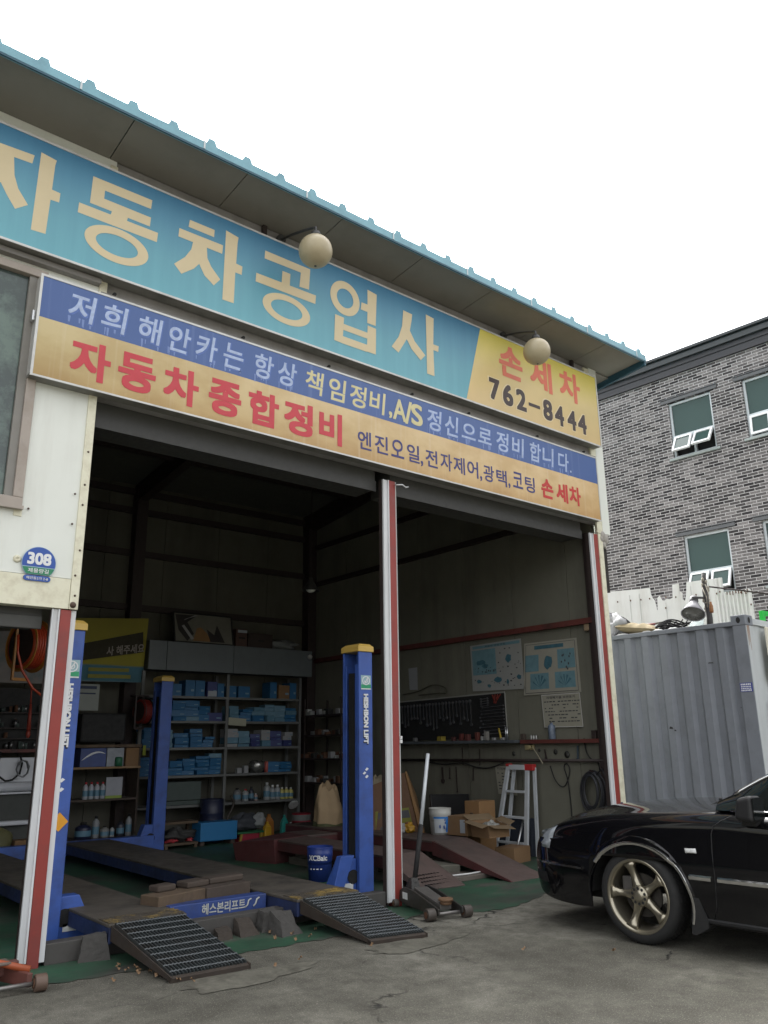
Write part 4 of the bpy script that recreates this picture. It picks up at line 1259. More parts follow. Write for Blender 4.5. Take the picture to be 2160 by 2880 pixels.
# ramps of bar grating
def lift_ramp(tl, tr, br, bl, label, dense):
    """corner points: top left, top right, bottom right, bottom left"""
    tl, tr, br, bl = map(Vector, (tl, tr, br, bl))
    P = lambda u, v, h=0: tl.lerp(tr, u).lerp(bl.lerp(br, u), v)+Vector((0, 0, h))
    o = thing_part = None
    b = MB()
    for u in (0, 1):
        du = .02 if u == 0 else -.02
        lo = [P(u, 0, -.09), P(u+du, 0, -.09), P(u+du, 1, -.0), P(u, 1, -.0)]
        hi = [P(u, 0, .0), P(u+du, 0, .0), P(u+du, 1, .022), P(u, 1, .022)]
        b.hexa(lo, hi)
    b.hexa([P(0, .97, -.01), P(0, 1, -.014), P(1, 1, -.014), P(1, .97, -.01)], [P(0, .97, .020), P(0, 1, .014), P(1, 1, .014), P(1, .97, .020)])
    f = b.build('ramp', mat('rusty_ramp_side', (.034, .024, .017), .75, var=.4, scale=10, dirt=(.035, .03, .028), damt=.8), lift)
    if label: f['label'] = label
    b = MB()
    nu = 22
    for i in range(nu):            # bearing bars run down the slope
        u = .04+.92*i/(nu-1)
        b.bar(P(u, .01, .003), P(u, .975, .015), .006, .032)
    b.build('bearing_bars', GRATE, f)
    b = MB()
    nv = 10 if not dense else 16
    for j in range(nv):
        v = .05+.89*j/(nv-1)
        pts = [P(.03+.94*k/40, v, .018+.012*v+(.004 if k % 2 else 0)) for k in range(41)]
        b.tube(pts, .0055, 5, smooth=False)
    b.build('cross_bars', mat('bright_worn_bar', (.075, .083, .088), .5, metal=.3, var=.5, scale=30), f)
    # plate under the grating
    MB().hexa([P(.05, 0, -.07), P(.05, .95, -.004), P(.95, .95, -.004), P(.95, 0, -.07)], [P(.05, 0, -.06), P(.05, .95, .0), P(.95, .95, .0), P(.95, 0, -.06)]).build('under_plate', mat('dark_under_plate', (.03, .032, .032), .8), f)
lift_ramp((-2.43, -.07, .195), (-1.93, -.09, .195), (-1.87, -.875, .008), (-2.375, -.85, .008), None, False)
lift_ramp((-1.05, -.17, .195), (-.56, -.24, .195), (-.535, -.99, .008), (-.965, -.885, .008), None, True)
# crossbeams between the runways
b = MB().box((-1.885, .24, .05), (-1.09, .36, .200))
cbm = b.build('crossbeam', mat('grimy_lift_blue', (.026, .055, .20), .55, var=.25, dirt=(.03, .032, .045), damt=.8, dscale=5), lift, .006)
b = MB()
FB = lambda a, z: (a, .2365, z)
put_text(b, '헤스본리프트', FB, -1.455, .150, .36, .075, .02)
for k in range(2):
    x = -1.185-.07*(1-k)
    b.tube([(x+.03, .236, .18), (x+.008, .236, .17), (x+.0, .236, .14), (x-.02, .236, .125)], .006, 5)
b.build('lettering', mat('worn_white_paint', (.42, .43, .40), .6, var=.4, scale=40), cbm, recalc=False)
b = MB().box((-2.44, 4.97, .05), (.1, 5.1, .2))
b.build('crossbeam', BLUE, lift, .006)
# blue sheave brackets at the posts
def bracket(x0, x1, y, h, white):
    b = MB()
    b.prism([(x0, .0), (x1, .0), (x1, h*.25), (x0+(x1-x0)*.55, h), (x0, h)], lambda a, z, d: (a, d, z), y, y+.12)
    o = b.build('sheave_bracket', BLUE, lift, .006)
    MB().cyl((x0+(x1-x0)*.15, y-.006, h*.5), (x0+(x1-x0)*.15, y-.002, h*.5), .06, 20).build('sheave', BLACK, o)
    if white:
        q = MB().box((min(x0, x1)+.03, y-.006, .05), (max(x0, x1)-.04, y-.001, .10))
        q.build('label_plate', WHITE, o)
    return o
bracket(-2.502, -2.26, .70, .28, True)
bracket(.130, -.13, .70, .30, True)
bracket(.09, -.12, 5.0, .33, False)
b = MB()
b.hexa([(-.20, .62, .0), (-.10, .62, .0), (-.10, .69, .0), (-.20, .69, .0)], [(-.10, .62, .34), (.05, .62, .34), (.05, .69, .34), (-.10, .69, .34)])
b.build('bracket_arm', BLUE, lift, .005)
# dark sill across the bay
tag(MB().box((-2.80, .03, 0), (-.073, .13, .125)).build('door_sill', mat('dark_steel_sill', (.060, .056, .052), .7, var=.2, dirt=(.035, .033, .03), damt=.6), bevel=.006), 'dark steel sill lying across the left bay between two red posts', 'sill')

# ------------------------------------------------------------------ stones, timbers, leaves
STONE = mat('grey_stone', (.055, .052, .048), .9, var=.25, scale=12, bump=.8, bscale=22)
def stone(pts_lo, pts_hi, label, group='wedge stones beside the ramps', m=STONE, name='wedge_stone', cat='stone'):
    b = MB().hexa(pts_lo, pts_hi)
    o = b.build(name, m)
    sm = o.modifiers.new('subdivide', 'SUBSURF'); sm.subdivision_type = 'SIMPLE'; sm.levels = 4; sm.render_levels = 4
    tx = bpy.data.textures.get('stone_lumps') or bpy.data.textures.new('stone_lumps', 'CLOUDS')
    tx.noise_scale = .07; tx.noise_depth = 3
    dm = o.modifiers.new('roughen', 'DISPLACE'); dm.texture = tx; dm.strength = .022; dm.mid_level = .62; dm.texture_coords = 'GLOBAL'
    return tag(o, label, cat, group)
stone([(-2.62, -.05, 0), (-2.43, -.10, 0), (-2.40, .02, 0), (-2.60, .02, 0)], [(-2.59, -.02, .145), (-2.45, -.05, .15), (-2.43, .02, .155), (-2.58, .02, .15)], 'grey stone block against the left ramp side and dark sill')
stone([(-1.30, -.33, 0), (-1.10, -.30, 0), (-1.09, -.12, 0), (-1.29, -.10, 0)], [(-1.26, -.24, .09), (-1.13, -.24, .06), (-1.11, -.14, .14), (-1.28, -.12, .15)], 'largest grey wedge stone next to the right ramp')
stone([(-1.52, -.14, 0), (-1.35, -.14, 0), (-1.34, .02, 0), (-1.50, .02, 0)], [(-1.48, -.02, .09), (-1.37, -.04, .075), (-1.36, .02, .10), (-1.49, .02, .11)], 'brown tinted wedge stone in the middle of the dark sill', m=mat('brown_stone', (.045, .036, .029), .9, var=.3))
stone([(-1.69, -.13, 0), (-1.56, -.12, 0), (-1.54, .0, 0), (-1.67, .0, 0)], [(-1.68, -.10, .05), (-1.57, -.10, .055), (-1.55, 0, .075), (-1.66, 0, .07)], 'smallest flat stone between the left ramp and brown stone', m=mat('brown_stone', (0, 0, 0)))
stone([(-1.33, -.10, 0), (-1.16, -.08, 0), (-1.14, .02, 0), (-1.32, .02, 0)], [(-1.29, -.06, .13), (-1.18, -.05, .12), (-1.16, .02, .15), (-1.29, .02, .14)], 'tall grey stone leaning behind the largest wedge stone')
tm = [((-1.98, .50, .125), (-1.55, .62, .125), 'left timber block on the lift beam'), ((-1.54, .60, .125), (-1.12, .68, .125), 'right timber block on the lift beam')]
for (a, c, l), m in zip(tm, (WOOD, mat('dark_timber', (.060, .045, .035), .8, var=.3))):
    b = MB().bar(Vector(a)+Vector((0, -.12, .07)), Vector(c)+Vector((0, -.12, .07)), .20, .14)
    tag(b.build('timber_block', m, bevel=.006), 'brown timber, '+l+' behind the lettering', 'timber', 'timber blocks between the runways')
for (a, c, w, l) in (((-1.90, .50, .288), (-1.74, .54, .288), .12, 'short dark block on top of the left timber'), ((-1.66, .53, .288), (-1.46, .57, .288), .15, 'rounded dark block on top between the two timbers'), ((-1.44, .58, .288), (-1.12, .62, .288), .13, 'flat dark board on top of the right timber')):
    tag(MB().bar(Vector(a), Vector(c), w, .045).build('timber_block', mat('dark_timber', (0, 0, 0)), bevel=.012), l, 'timber', 'timber blocks between the runways')
tag(MB().box((-1.98, .365, .0), (-1.10, .8, .123)).build('timber_support', STEEL_DK), 'dark steel cross piece carrying the timber blocks', 'beam')
# fallen leaves
LEAF = mat('dry_leaf', (.19, .115, .06), .8, var=.35, scale=30)
def leaf_mesh(rnd, s):
    b = MB()
    out = [(0, 0), (.3, .28), (.62, .30), (.85, .18), (1, 0), (.85, -.18), (.62, -.30), (.3, -.28)]
    vs = [((x-.5)*s, y*s*rnd.uniform(.8, 1.2), .012*math.sin(x*6+rnd.random())+abs(y)*s*.35) for x, y in out]+[(0, 0, .004)]
    b.add(vs, [(i, (i+1) % 8, 8) for i in range(8)])
    return b
random.seed(17)
lv = [(-1.20, -.30), (-1.36, -.33), (-1.15, -.45), (-1.28, -.47), (-1.0, -.95), (-1.55, -.93), (-1.30, -.16), (.05, -2.1), (-2.40, -.42), (-2.52, -.02), (-2.34, -.52), (-2.46, -.30), (-2.44, -.55), (-2.35, -.65), (-2.62, -.62), (-2.5, -.38), (-2.36, -.75), (-2.55, .0), (-2.28, -.93), (-1.75, -.96), (-2.41, -.48), (-2.38, -.58), (-2.47, -.45), (-1.0, -.3), (-2.39, -.69), (-2.33, -.86), (.8, -1.95), (-.35, -1.7)]
rnd = random.Random(2)
proto = None
for x, y in lv:
    near = min(((x-a)**2+(y-c)**2, i) for i, (a, c) in enumerate(((-2.45, -.45), (-1.2, -.4), (-1.5, -.95), (.3, -2))))[1]
    if proto is None or rnd.random() < .3:
        o = leaf_mesh(rnd, .035).build('fallen_leaf', LEAF); me = o.data
        proto = o
    else:
        o = proto.copy(); COL.objects.link(o)
    o.location = (x, y, .010); o.rotation_euler = (rnd.uniform(-.25, .25), rnd.uniform(-.25, .25), rnd.uniform(0, 6.28))
    tag(o, ['dry brown leaf on the ground along the left ramp side', 'dry brown leaf on the green patch between the two ramps', 'dry brown leaf on the concrete before the left ramp foot', 'dry brown leaf on the bare concrete near the black car'][near], 'leaf', 'fallen leaves on the ground')

# ------------------------------------------------------------------ black trolley jack with its handle upright
def trolley_jack(base, ang, label, body, saddle_m, handle_path, hm, grip):
    t = thing('trolley_jack', label, 'trolley jack', base, rz=ang)
    L = .60
    b = MB()
    for s in (-1, 1):
        b.prism([(-.07, .05), (.06, .03), (.55, .03), (.60, .045), (.60, .085), (.20, .155), (.02, .165), (-.06, .13)], lambda a, z, d: (a, d, z), s*.105-.008, s*.105+.008)
    b.box((-.06, -.0965, .05), (.06, .0965, .14)).box((.06, -.05, .04), (.30, .05, .11))
    bd = b.build('body', body, t, .005, world=False)
    b = MB()
    b.hexa([(.10, -.06, .10), (.52, -.05, .06), (.52, .05, .06), (.10, .06, .10)], [(.10, -.06, .168), (.52, -.05, .10), (.52, .05, .10), (.10, .06, .168)])
    b.build('lift_arm', mat('grey_jack_arm', (.085, .080, .074), .5, var=.2), t, .005, world=False)
    b = MB().cyl((.52, 0, .10), (.52, 0, .125), .045, 18).cyl((.52, 0, .126), (.52, 0, .142), .058, 18)
    b.build('saddle', saddle_m, t, world=False)
    for x, y, r, w in ((.56, -.16, .045, .035), (.56, .16, .045, .035), (-.06, -.15, .032, .022), (-.06, .15, .032, .022)):
        wb = MB().cyl((x, y-w, r), (x, y+w, r), r, 20)
        o = wb.build('wheel', mat('jack_wheel', (.06, .05, .042), .6, var=.3), t, .004, world=False)
        MB().cyl((x, y-w-.004, r), (x, y-w-.001, r), r*.55, 14).build('hub', RUST, o, world=False)
    MB().cyl((.56, -.12, .045), (.56, .12, .045), .013, 10).build('axle', mat('worn_axle', (.22, .21, .20), .4, metal=.6), t, world=False)
    b = MB().cyl((-.02, 0, .13), (-.02, 0, .20), .035, 14)
    b.hexa([(-.09, -.045, .13), (.03, -.045, .13), (.03, .045, .13), (-.09, .045, .13)], [(-.05, -.03, .22), (.0, -.03, .22), (.0, .03, .22), (-.05, .03, .22)])
    b.build('handle_socket', body, t, .004, world=False)
    if grip:
        o = MB().tube(handle_path[:2], .021, 12).build('handle', BLACK, t, world=False)
        MB().tube(handle_path[1:], .0165, 12).build('tube', ALU_SATIN, o, world=False)
    else:
        o = MB().tube(handle_path, .017, 12).build('handle', hm, t, world=False)
    return t
base = Vector((.13, -.10, 0)); ang = math.atan2(-.80, -.20)
d = Vector((math.cos(-ang), math.sin(-ang)))
def tolocal(base, ang, p):
    v = Vector(p)-Vector(base)
    return Vector((v.x*math.cos(-ang)-v.y*math.sin(-ang), v.x*math.sin(-ang)+v.y*math.cos(-ang), v.z))
hp = [tolocal(base, ang, q) for q in ((.155, -.07, .19), (.285, -.02, .62), (.44, .04, 1.205))]
tj = trolley_jack(base, ang, 'black trolley jack with a long upright handle beside the middle red post', mat('black_jack_paint', (.028, .027, .025), .5, var=.25, dirt=(.06, .045, .03), damt=.5), mat('rusty_saddle', (.15, .085, .045), .7, var=.4), hp, None, True)
MB().box((.0, -.1155, .075), (.085, -.1132, .125)).build('label_plate', WHITE, tj, world=False)
# second jack, at the left edge
base2 = Vector((-3.42, -.22, 0)); ang2 = math.atan2(-.62, -.05)
hp2 = [tolocal(base2, ang2, q) for q in ((-3.02, -.40, .10), (-3.22, -.30, .215), (-3.75, .02, .42))]
t2 = thing('trolley_jack', 'worn orange red trolley jack lying at the left post foot', 'trolley jack', (-3.1, -.42, 0))
OR = mat('worn_orange_paint', (.34, .075, .025), .5, var=.25, dirt=(.10, .04, .025), damt=.6)
b = MB()
for s in (0, 1):
    o_ = Vector((-.30*s, .02*s, 0))
    b.hexa([Vector((-3.06, -.50, .03))+o_, Vector((-3.03, -.50, .03))+o_, Vector((-3.20, .0, .03))+o_, Vector((-3.23, .0, .03))+o_], [Vector((-3.06, -.50, .10))+o_, Vector((-3.03, -.50, .10))+o_, Vector((-3.20, .0, .12))+o_, Vector((-3.23, .0, .12))+o_])
b.box((-3.5, -.30, .06), (-3.05, -.24, .13))
b.build('body', mat('red_brown_jack', (.13, .045, .035), .6, var=.3, dirt=(.05, .03, .025), damt=.7), t2, .005)
b = MB().cyl((-3.02, -.50, .045), (-2.955, -.505, .045), .045, 22)
o = b.build('wheel', mat('brown_wheel', (.115, .075, .055), .6, var=.2), t2, .006)
MB().cyl((-3.026, -.4995, .045), (-3.021, -.50, .045), .026, 14).build('hub', RUST, o)
b = MB().cyl((-3.42, -.475, .045), (-3.36, -.48, .045), .045, 22)
b.build('wheel', mat('brown_wheel', (0, 0, 0)), t2, .006)
MB().cyl((-3.36, -.48, .045), (-3.03, -.498, .045), .012, 10).build('axle', mat('worn_axle', (0, 0, 0)), t2)
MB().tube([(-3.03, -.44, .105), (-3.20, -.34, .15), (-3.75, -.02, .30)], .019, 12).build('handle', OR, t2)
MB().box((-3.46, -.40, .135), (-3.12, -.28, .15)).build('top_plate', mat('dusty_plate', (.14, .105, .085), .7), t2, .005)

# ------------------------------------------------------------------ maroon platform lift in the right bay
MAR = mat('maroon_paint', (.085, .026, .026), .6, var=.2, scale=5, dirt=(.045, .03, .027), damt=.7, dscale=3)
MAR_TOP = mat('worn_maroon_deck', (.095, .066, .058), .65, var=.25, scale=5, dirt=(.05, .043, .038), damt=.8, dscale=3)
pl = thing('platform_lift', 'low maroon platform lift with two tracks and sloping ramps in the right bay', 'car lift', (1.6, 2.2, 0))
def track(x0, x1, y0, y1, z1, ry, label=None):
    b = MB().box((x0, y0, z1-.02), (x1, y1, z1))
    r = b.build('track', MAR_TOP, pl, .004)
    MB().box((x0+.003, y0, z1-.11), (x0+.02, y1, z1-.021)).box((x1-.02, y0, z1-.11), (x1-.003, y1, z1-.021)).build('track_side', MAR, r)
    b = MB().box((x0+.1, y0+.15, 0), (x1-.1, y0+.75, .09)).box((x0+.1, y1-.9, 0), (x1-.1, y1-.3, .09)).box((x0+.12, y0+.2, .09), (x1-.12, y1-.35, z1-.12))
    b.build('scissor_base', mat('grimy_concrete_base', (.075, .07, .055), .8, var=.3), r)
    b = MB()
    b.hexa([(x0, ry, .004), (x1, ry, .004), (x1, y0-.01, z1-.10), (x0, y0-.01, z1-.10)], [(x0, ry, .012), (x1, ry, .012), (x1, y0-.01, z1+.004), (x0, y0-.01, z1+.004)])
    o = b.build('front_ramp', MAR_TOP, pl, .003)
    MB().hexa([(x0-.012, ry, .002), (x0-.001, ry, .002), (x0-.001, y0, z1-.14), (x0-.012, y0, z1-.14)], [(x0-.012, ry+.02, .02), (x0-.001, ry+.02, .02), (x0-.001, y0, z1), (x0-.012, y0, z1)]).build('ramp_side', MAR, o)
    return r
track(1.60, 2.10, 1.28, 4.2, .29, .16)
# far track whose drive-off wedge points into the shop
b = MB().box((.66, .95, .235), (1.14, 3.0, .255))
r = b.build('track', MAR_TOP, pl, .004)
MB().box((.663, .95, .14), (.68, 3.0, .234)).box((1.12, .95, .14), (1.137, 3.0, .234)).build('track_side', MAR, r)
MB().box((.76, 1.1, 0), (1.04, 1.7, .08)).box((.76, 2.2, 0), (1.04, 2.8, .08)).box((.78, 1.2, .08), (1.02, 2.7, .139)).build('scissor_base', mat('grimy_concrete_base', (0, 0, 0)), r)
b = MB().hexa([(.66, .40, .004), (1.14, .34, .004), (1.14, .945, .13), (.66, .945, .13)], [(.66, .40, .016), (1.14, .34, .016), (1.14, .945, .252), (.66, .945, .252)])
o = b.build('front_ramp', MAR_TOP, pl, .003)
b = MB()
for i in range(9):
    for j in range(4):
        x, y = .74+i*.035, .44+j*.05
        z = .016+.43*(y-.40)
        b.box((x-.010, y-.014, z+.006), (x+.010, y+.014, z+.011))
b.build('slot_pattern', STEEL_DK, o)
b = MB()
b.hexa([(.45, 3.46, 0), (.62, 2.86, 0), (1.16, 3.02, 0), (1.16, 3.5, 0)], [(.40, 3.46, .20), (.60, 2.86, .262), (1.16, 3.02, .262), (1.16, 3.5, .262)])
b.build('rear_wedge', MAR, pl, .004)
b = MB().box((1.16, 3.02, .235), (2.2, 3.55, .258))
b.build('cross_deck', MAR_TOP, pl, .004)
MB().box((1.16, 3.022, .17), (2.2, 3.04, .234)).build('cross_side', MAR, pl)
tag(MB().box((1.15, .52, .004), (2.0, .64, .05)).box((1.15, .645, .004), (1.9, .9, .03)).build('floor_strip', mat('dusty_floor_strip', (.12, .10, .085), .8, var=.3, dirt=(.05, .045, .04), damt=.7), bevel=.006), 'dusty flat steel strip on the floor before the platform lift', 'floor strip')
tag(MB().hexa([(1.2, 1.05, 0), (1.58, .85, 0), (1.58, 1.6, 0), (1.2, 1.8, 0)], [(1.2, 1.05, .10), (1.58, .85, .10), (1.58, 1.6, .11), (1.2, 1.8, .11)]).build('concrete_block', mat('grimy_block', (.11, .105, .085), .85, var=.3), bevel=.01), 'grimy concrete block between the two tracks of the maroon platform lift', 'concrete block')
tag(MB().tube([(1.16, .62, .055), (1.4, .56, .06), (1.6, .58, .058), (1.8, .63, .055)], .008, 6).build('white_rope', WHITE), 'pale rope end lying on the dusty floor strip', 'rope')
# ================================================================== right wall of the bay
RX = 3.228
def rw(y, z, off=0.0):
    """wall position of something measured on the plane x = 3.33"""
    k = (RX-off+4.6857)/(3.33+4.6857)
    return (RX-off, -5.6329+(y+5.6329)*k, 1.29+(z-1.29)*k)
def wall_panel(name, label, cat, corners, thick, m, group=None, rim=None):
    """flat board hung on the wall: corners (y, z) top left, top right, bottom right, bottom left"""
    t = thing(name, label, cat, rw(*corners[3]), group)
    pts = [rw(*c, off=.004) for c in corners]; q = [rw(*c, off=.004+thick) for c in corners]
    b = MB().add(pts+q, [(0, 1, 2, 3), (7, 6, 5, 4), (0, 4, 5, 1), (1, 5, 6, 2), (2, 6, 7, 3), (3, 7, 4, 0)])
    b.build('panel', m, t)
    return t
def on_wall(corners, off):
    """map (u, v) in 0..1 (left to right, bottom to top) onto the board's face"""
    tl, tr, br, bl = [Vector(rw(*c, off=off)) for c in corners]
    return lambda u, v: bl.lerp(br, u).lerp(tl.lerp(tr, u), v)
POST = mat('faded_poster_paper', (.27, .275, .26), .6, var=.06, dirt=(.26, .26, .23), damt=.5)
CY = mat('poster_cyan', (.12, .22, .25), .6, var=.3, scale=14)
CY_D = mat('poster_dark_cyan', (.045, .12, .155), .6, var=.5, scale=30)
INK = mat('dark_ink', (.05, .05, .055), .6)
FRAME = mat('dull_frame', (.22, .22, .20), .5)
c1 = ((2.32, 2.575), (1.395, 2.585), (1.38, 1.945), (2.30, 1.965))
p1 = wall_panel('wall_chart', 'faded chart poster in cyan with engine pictures, left one of two on the wall', 'poster', c1, .012, POST, 'repair charts on the right wall')
Fm = on_wall(c1, .018)
def rect(b, F, u0, v0, u1, v1):
    b.add([F(u0, v0), F(u1, v0), F(u1, v1), F(u0, v1)], [(0, 1, 2, 3)])
b = MB(); rect(b, Fm, .05, .91, .97, .97); rect(b, Fm, .03, .34, .50, .88)
b.build('cyan_field', CY, p1, recalc=False)
random.seed(33)
def blob(b, F, u, v, ru, rv, n=11):
    b.add([F(u+ru*random.uniform(.6, 1)*math.cos(2*PI*k/n), v+rv*random.uniform(.6, 1)*math.sin(2*PI*k/n)) for k in range(n)], [tuple(range(n))])
Fd = on_wall(c1, .0195)
b = MB()
blob(b, Fd, .20, .60, .11, .07); blob(b, Fd, .28, .52, .08, .06); blob(b, Fd, .74, .64, .075, .115); blob(b, Fd, .14, .20, .06, .05); blob(b, Fd, .52, .22, .09, .07); blob(b, Fd, .70, .17, .03, .06); blob(b, Fd, .92, .24, .05, .06); blob(b, Fd, .34, .10, .05, .05)
b.build('engine_picture', CY_D, p1, recalc=False)
b = MB()
for i in range(54):
    u, v = random.choice(((random.uniform(.53, .97), random.uniform(.36, .88)), (random.uniform(.05, .95), random.uniform(.05, .3)), (random.uniform(.06, .48), random.uniform(.38, .5))))
    if abs(u-.74) < .1 and abs(v-.64) < .14: continue
    rect(b, Fd, u, v, u+random.uniform(.01, .03), v+random.uniform(.01, .03))
b.build('caption', INK, p1, recalc=False)
b = MB()
put_text(b, '자동차 엔진 구조', lambda a, z: Fd(.5+a, .94+z), 0, 0, .40, .035, .01)
b.build('lettering', INK, p1, recalc=False)
c2 = ((1.345, 2.51), (.515, 2.50), (.505, 1.86), (1.40, 1.865))
p2 = wall_panel('wall_chart', 'framed faded chart poster with a dark cyan title bar, nearest the door', 'poster', c2, .012, mat('faded_cream_poster', (.29, .28, .23), .6, var=.06, dirt=(.26, .25, .20), damt=.5), 'repair charts on the right wall')
Fm = on_wall(c2, .018); Fd = on_wall(c2, .0195)
b = MB()
for r in ((.02, .44, .28, .76), (.63, .46, .94, .82), (.12, .10, .46, .40), (.57, .10, .92, .40)):
    rect(b, Fm, *r)
b.build('cyan_field', CY, p2, recalc=False)
b = MB(); rect(b, Fm, .20, .86, .75, .93); blob(b, Fd, .45, .60, .10, .18)
for k in range(5):
    a = R_(30+30*k)
    b.add([Fd(.29, .13), Fd(.29+.14*math.cos(a), .15+.22*math.sin(a)), Fd(.29+.12*math.cos(a+.2), .15+.22*math.sin(a+.2))], [(0, 1, 2)])
    b.add([Fd(.74, .13), Fd(.74+.13*math.cos(a), .15+.20*math.sin(a)), Fd(.74+.11*math.cos(a+.2), .15+.20*math.sin(a+.2))], [(0, 1, 2)])
b.build('title_bar', CY_D, p2, recalc=False)
b = MB()
for k in range(9):
    blob(b, Fd, .70+.02*k, .58+.14*math.sin(k), .015, .03, 7)
for q in ((.03, .03, .96, .04), (.03, .96, .96, .967), (.03, .041, .036, .959), (.953, .041, .96, .959)):
    rect(b, Fd, *q)
b.build('caption', INK, p2, recalc=False)
c3 = ((1.12, 1.855), (.53, 1.855), (.515, 1.462), (1.10, 1.465))
p3 = wall_panel('notice_board', 'white framed notice board with rows of black print below the charts', 'notice', c3, .014, mat('yellowed_board', (.29, .28, .225), .6, var=.06, dirt=(.24, .22, .16), damt=.6))
Fd = on_wall(c3, .0195)
b = MB()
put_text(b, '지정폐기물 보관표지', lambda a, z: Fd(.5+a, .90+z), 0, 0, .74, .085, .012)
for r in range(7):
    v = .76-.10*r
    u = .06
    while u < .92:
        w_ = random.uniform(.03, .09)
        if random.random() < .68: rect(b, Fd, u, v, u+w_, v+.032)
        u += w_+.02
b.build('lettering', INK, p3, recalc=False)
b = MB()
Fe = on_wall(c3, .021)
for q in ((0, 0, 1, .022), (0, .978, 1, 1), (0, .0225, .016, .9775), (.984, .0225, 1, .9775)):
    rect(b, Fe, *q)
b.build('frame', mat('worn_white_frame', (.46, .45, .42), .5), p3, recalc=False)
c4 = ((3.62, 2.37), (3.42, 2.375), (3.42, 2.05), (3.60, 2.06))
wall_panel('paper_sheet', 'small plain white paper sheet taped up on the right wall by the middle post', 'paper', c4, .003, mat('dull_paper', (.27, .28, .29), .7, var=.06))
c5 = ((1.96, 1.015), (1.60, 1.0), (1.60, .66), (1.92, .67))
p5 = wall_panel('notice_board', 'white notice with print half hidden behind the aluminium ladder', 'notice', c5, .004, mat('yellowed_board', (0, 0, 0)))
Fd = on_wall(c5, .0095)
b = MB()
put_text(b, '지정폐', lambda a, z: Fd(.30+a, .90+z), 0, 0, .42, .10, .012)
for r in range(6):
    for k in range(4):
        if random.random() < .7: rect(b, Fd, .08+.2*k, .72-.11*r, .08+.2*k+random.uniform(.06, .16), .755-.11*r)
b.build('lettering', INK, p5, recalc=False)
# tool board
c6 = ((3.85, 1.885), (1.735, 1.915), (1.725, 1.365), (3.85, 1.33))
tb = wall_panel('tool_board', 'long black tool board with rows of spanners over the wall shelf', 'tool board', c6, .02, mat('black_board', (.010, .010, .010), .7))
F6 = on_wall(c6, .030)
MB().bar(Vector(rw(1.73, 1.915, .012)), Vector(rw(1.72, 1.37, .012)), .02).bar(Vector(rw(3.85, 1.893, .012)), Vector(rw(1.73, 1.923, .012)), .02).build('frame', FRAME, tb)
def spanner(u0, v0, u1, v1, w):
    b = MB()
    p, q = Vector(F6(u0, v0)), Vector(F6(u1, v1))
    b.bar(p, q, w, .008, up=(1, 0, 0))
    for e in (p, q):
        b.cyl(e+Vector((.006, 0, 0)), e-Vector((.006, 0, 0)), w*1.15, 10)
    return b
WR = mat('dull_chrome_tool', (.20, .20, .20), .35, metal=.85, var=.4, scale=20)
random.seed(7)
for i in range(22):
    u = .03+.032*i
    l = random.uniform(.3, .62)
    spanner(u, .88, u+.003, .88-l, .016+.006*random.random()).build('spanner', WR, tb)
for i in range(9):
    v = .70-.077*i
    spanner(.82-random.uniform(0, .04), v, .985, v+.012, .011).build('spanner', WR, tb)
for i in range(4):
    spanner(.80, .90-.055*i, .855, .91-.055*i, .012).build('spanner', WR, tb)
for u, s in ((.90, 1), (.945, -1)):
    b = MB().bar(F6(u, .98), F6(u+.02*s, .78), .012).bar(F6(u+.025, .98), F6(u+.02*s-.01, .78), .012)
    b.build('pliers', mat('red_grip', (.20, .035, .025), .5), tb)
# shelves on the wall
SH = mat('grey_blue_shelf', (.075, .085, .095), .6, var=.2, dirt=(.04, .035, .03), damt=.6)
def wall_shelf(name, label, y0, y1, z, m, th=.035, dep=.16):
    a, c = rw(y0, z, 0), rw(y1, z, 0)
    b = MB().box((RX-dep, c[1], a[2]-th), (RX-.002, a[1], a[2]))
    return tag(b.build(name, m, bevel=.003), label, 'shelf', 'shelves along the right wall')
wall_shelf('wall_shelf', 'long grey blue wall shelf below the black tool board', 3.9, 1.46, 1.325, SH)
wall_shelf('wall_shelf', 'short red brown wall shelf continuing to the door below the notice board', 1.44, .26, 1.325, STEEL_RED, .045, .08)
zs_ = rw(2, 1.327)[2]
def small(name, y, w, h, m, label, cat, off=.06, shape='box', tilt=0):
    p = rw(y, 1.33, off)
    b = MB()
    if shape == 'box':
        b.box((p[0]-w/2, p[1]-w/2, zs_), (p[0]+w/2, p[1]+w/2, zs_+h))
        return tag(b.build(name, m, bevel=.004), label, cat, 'small things on the wall shelves')
    b.lathe([(w/2*.96, 0), (w/2, .004), (w/2, h*.8), (w/2*.86, h*.84), (w/2*.4, h*.9), (w/2*.4, h)], (p[0], p[1], zs_), 14)
    return tag(b.build(name, m), label, cat, 'small things on the wall shelves')
small('spray_can', .99, .085, .19, mat('printed_can', (.12, .15, .20), .4, var=.9, scale=14), 'printed dark can standing on the red wall shelf below the notice board', 'can', .05, 'can')
for k, y in enumerate((1.32, 1.28, 1.24)):
    small('socket', y, .03, .055, mat('light_socket', (.35, .35, .33), .35, metal=.6), ['left', 'middle', 'right'][k]+' one of three small sockets in a row on the red wall shelf', 'socket', .04, 'can')
small('wood_scrap', 1.45, .05, .07, mat('dark_timber', (0, 0, 0)), 'small dark wood scrap where the grey and red shelves meet', 'scrap', .06)
small('metal_block', .36, .06, .09, STEEL_DK, 'dark block at the door end of the red wall shelf', 'block', .04)
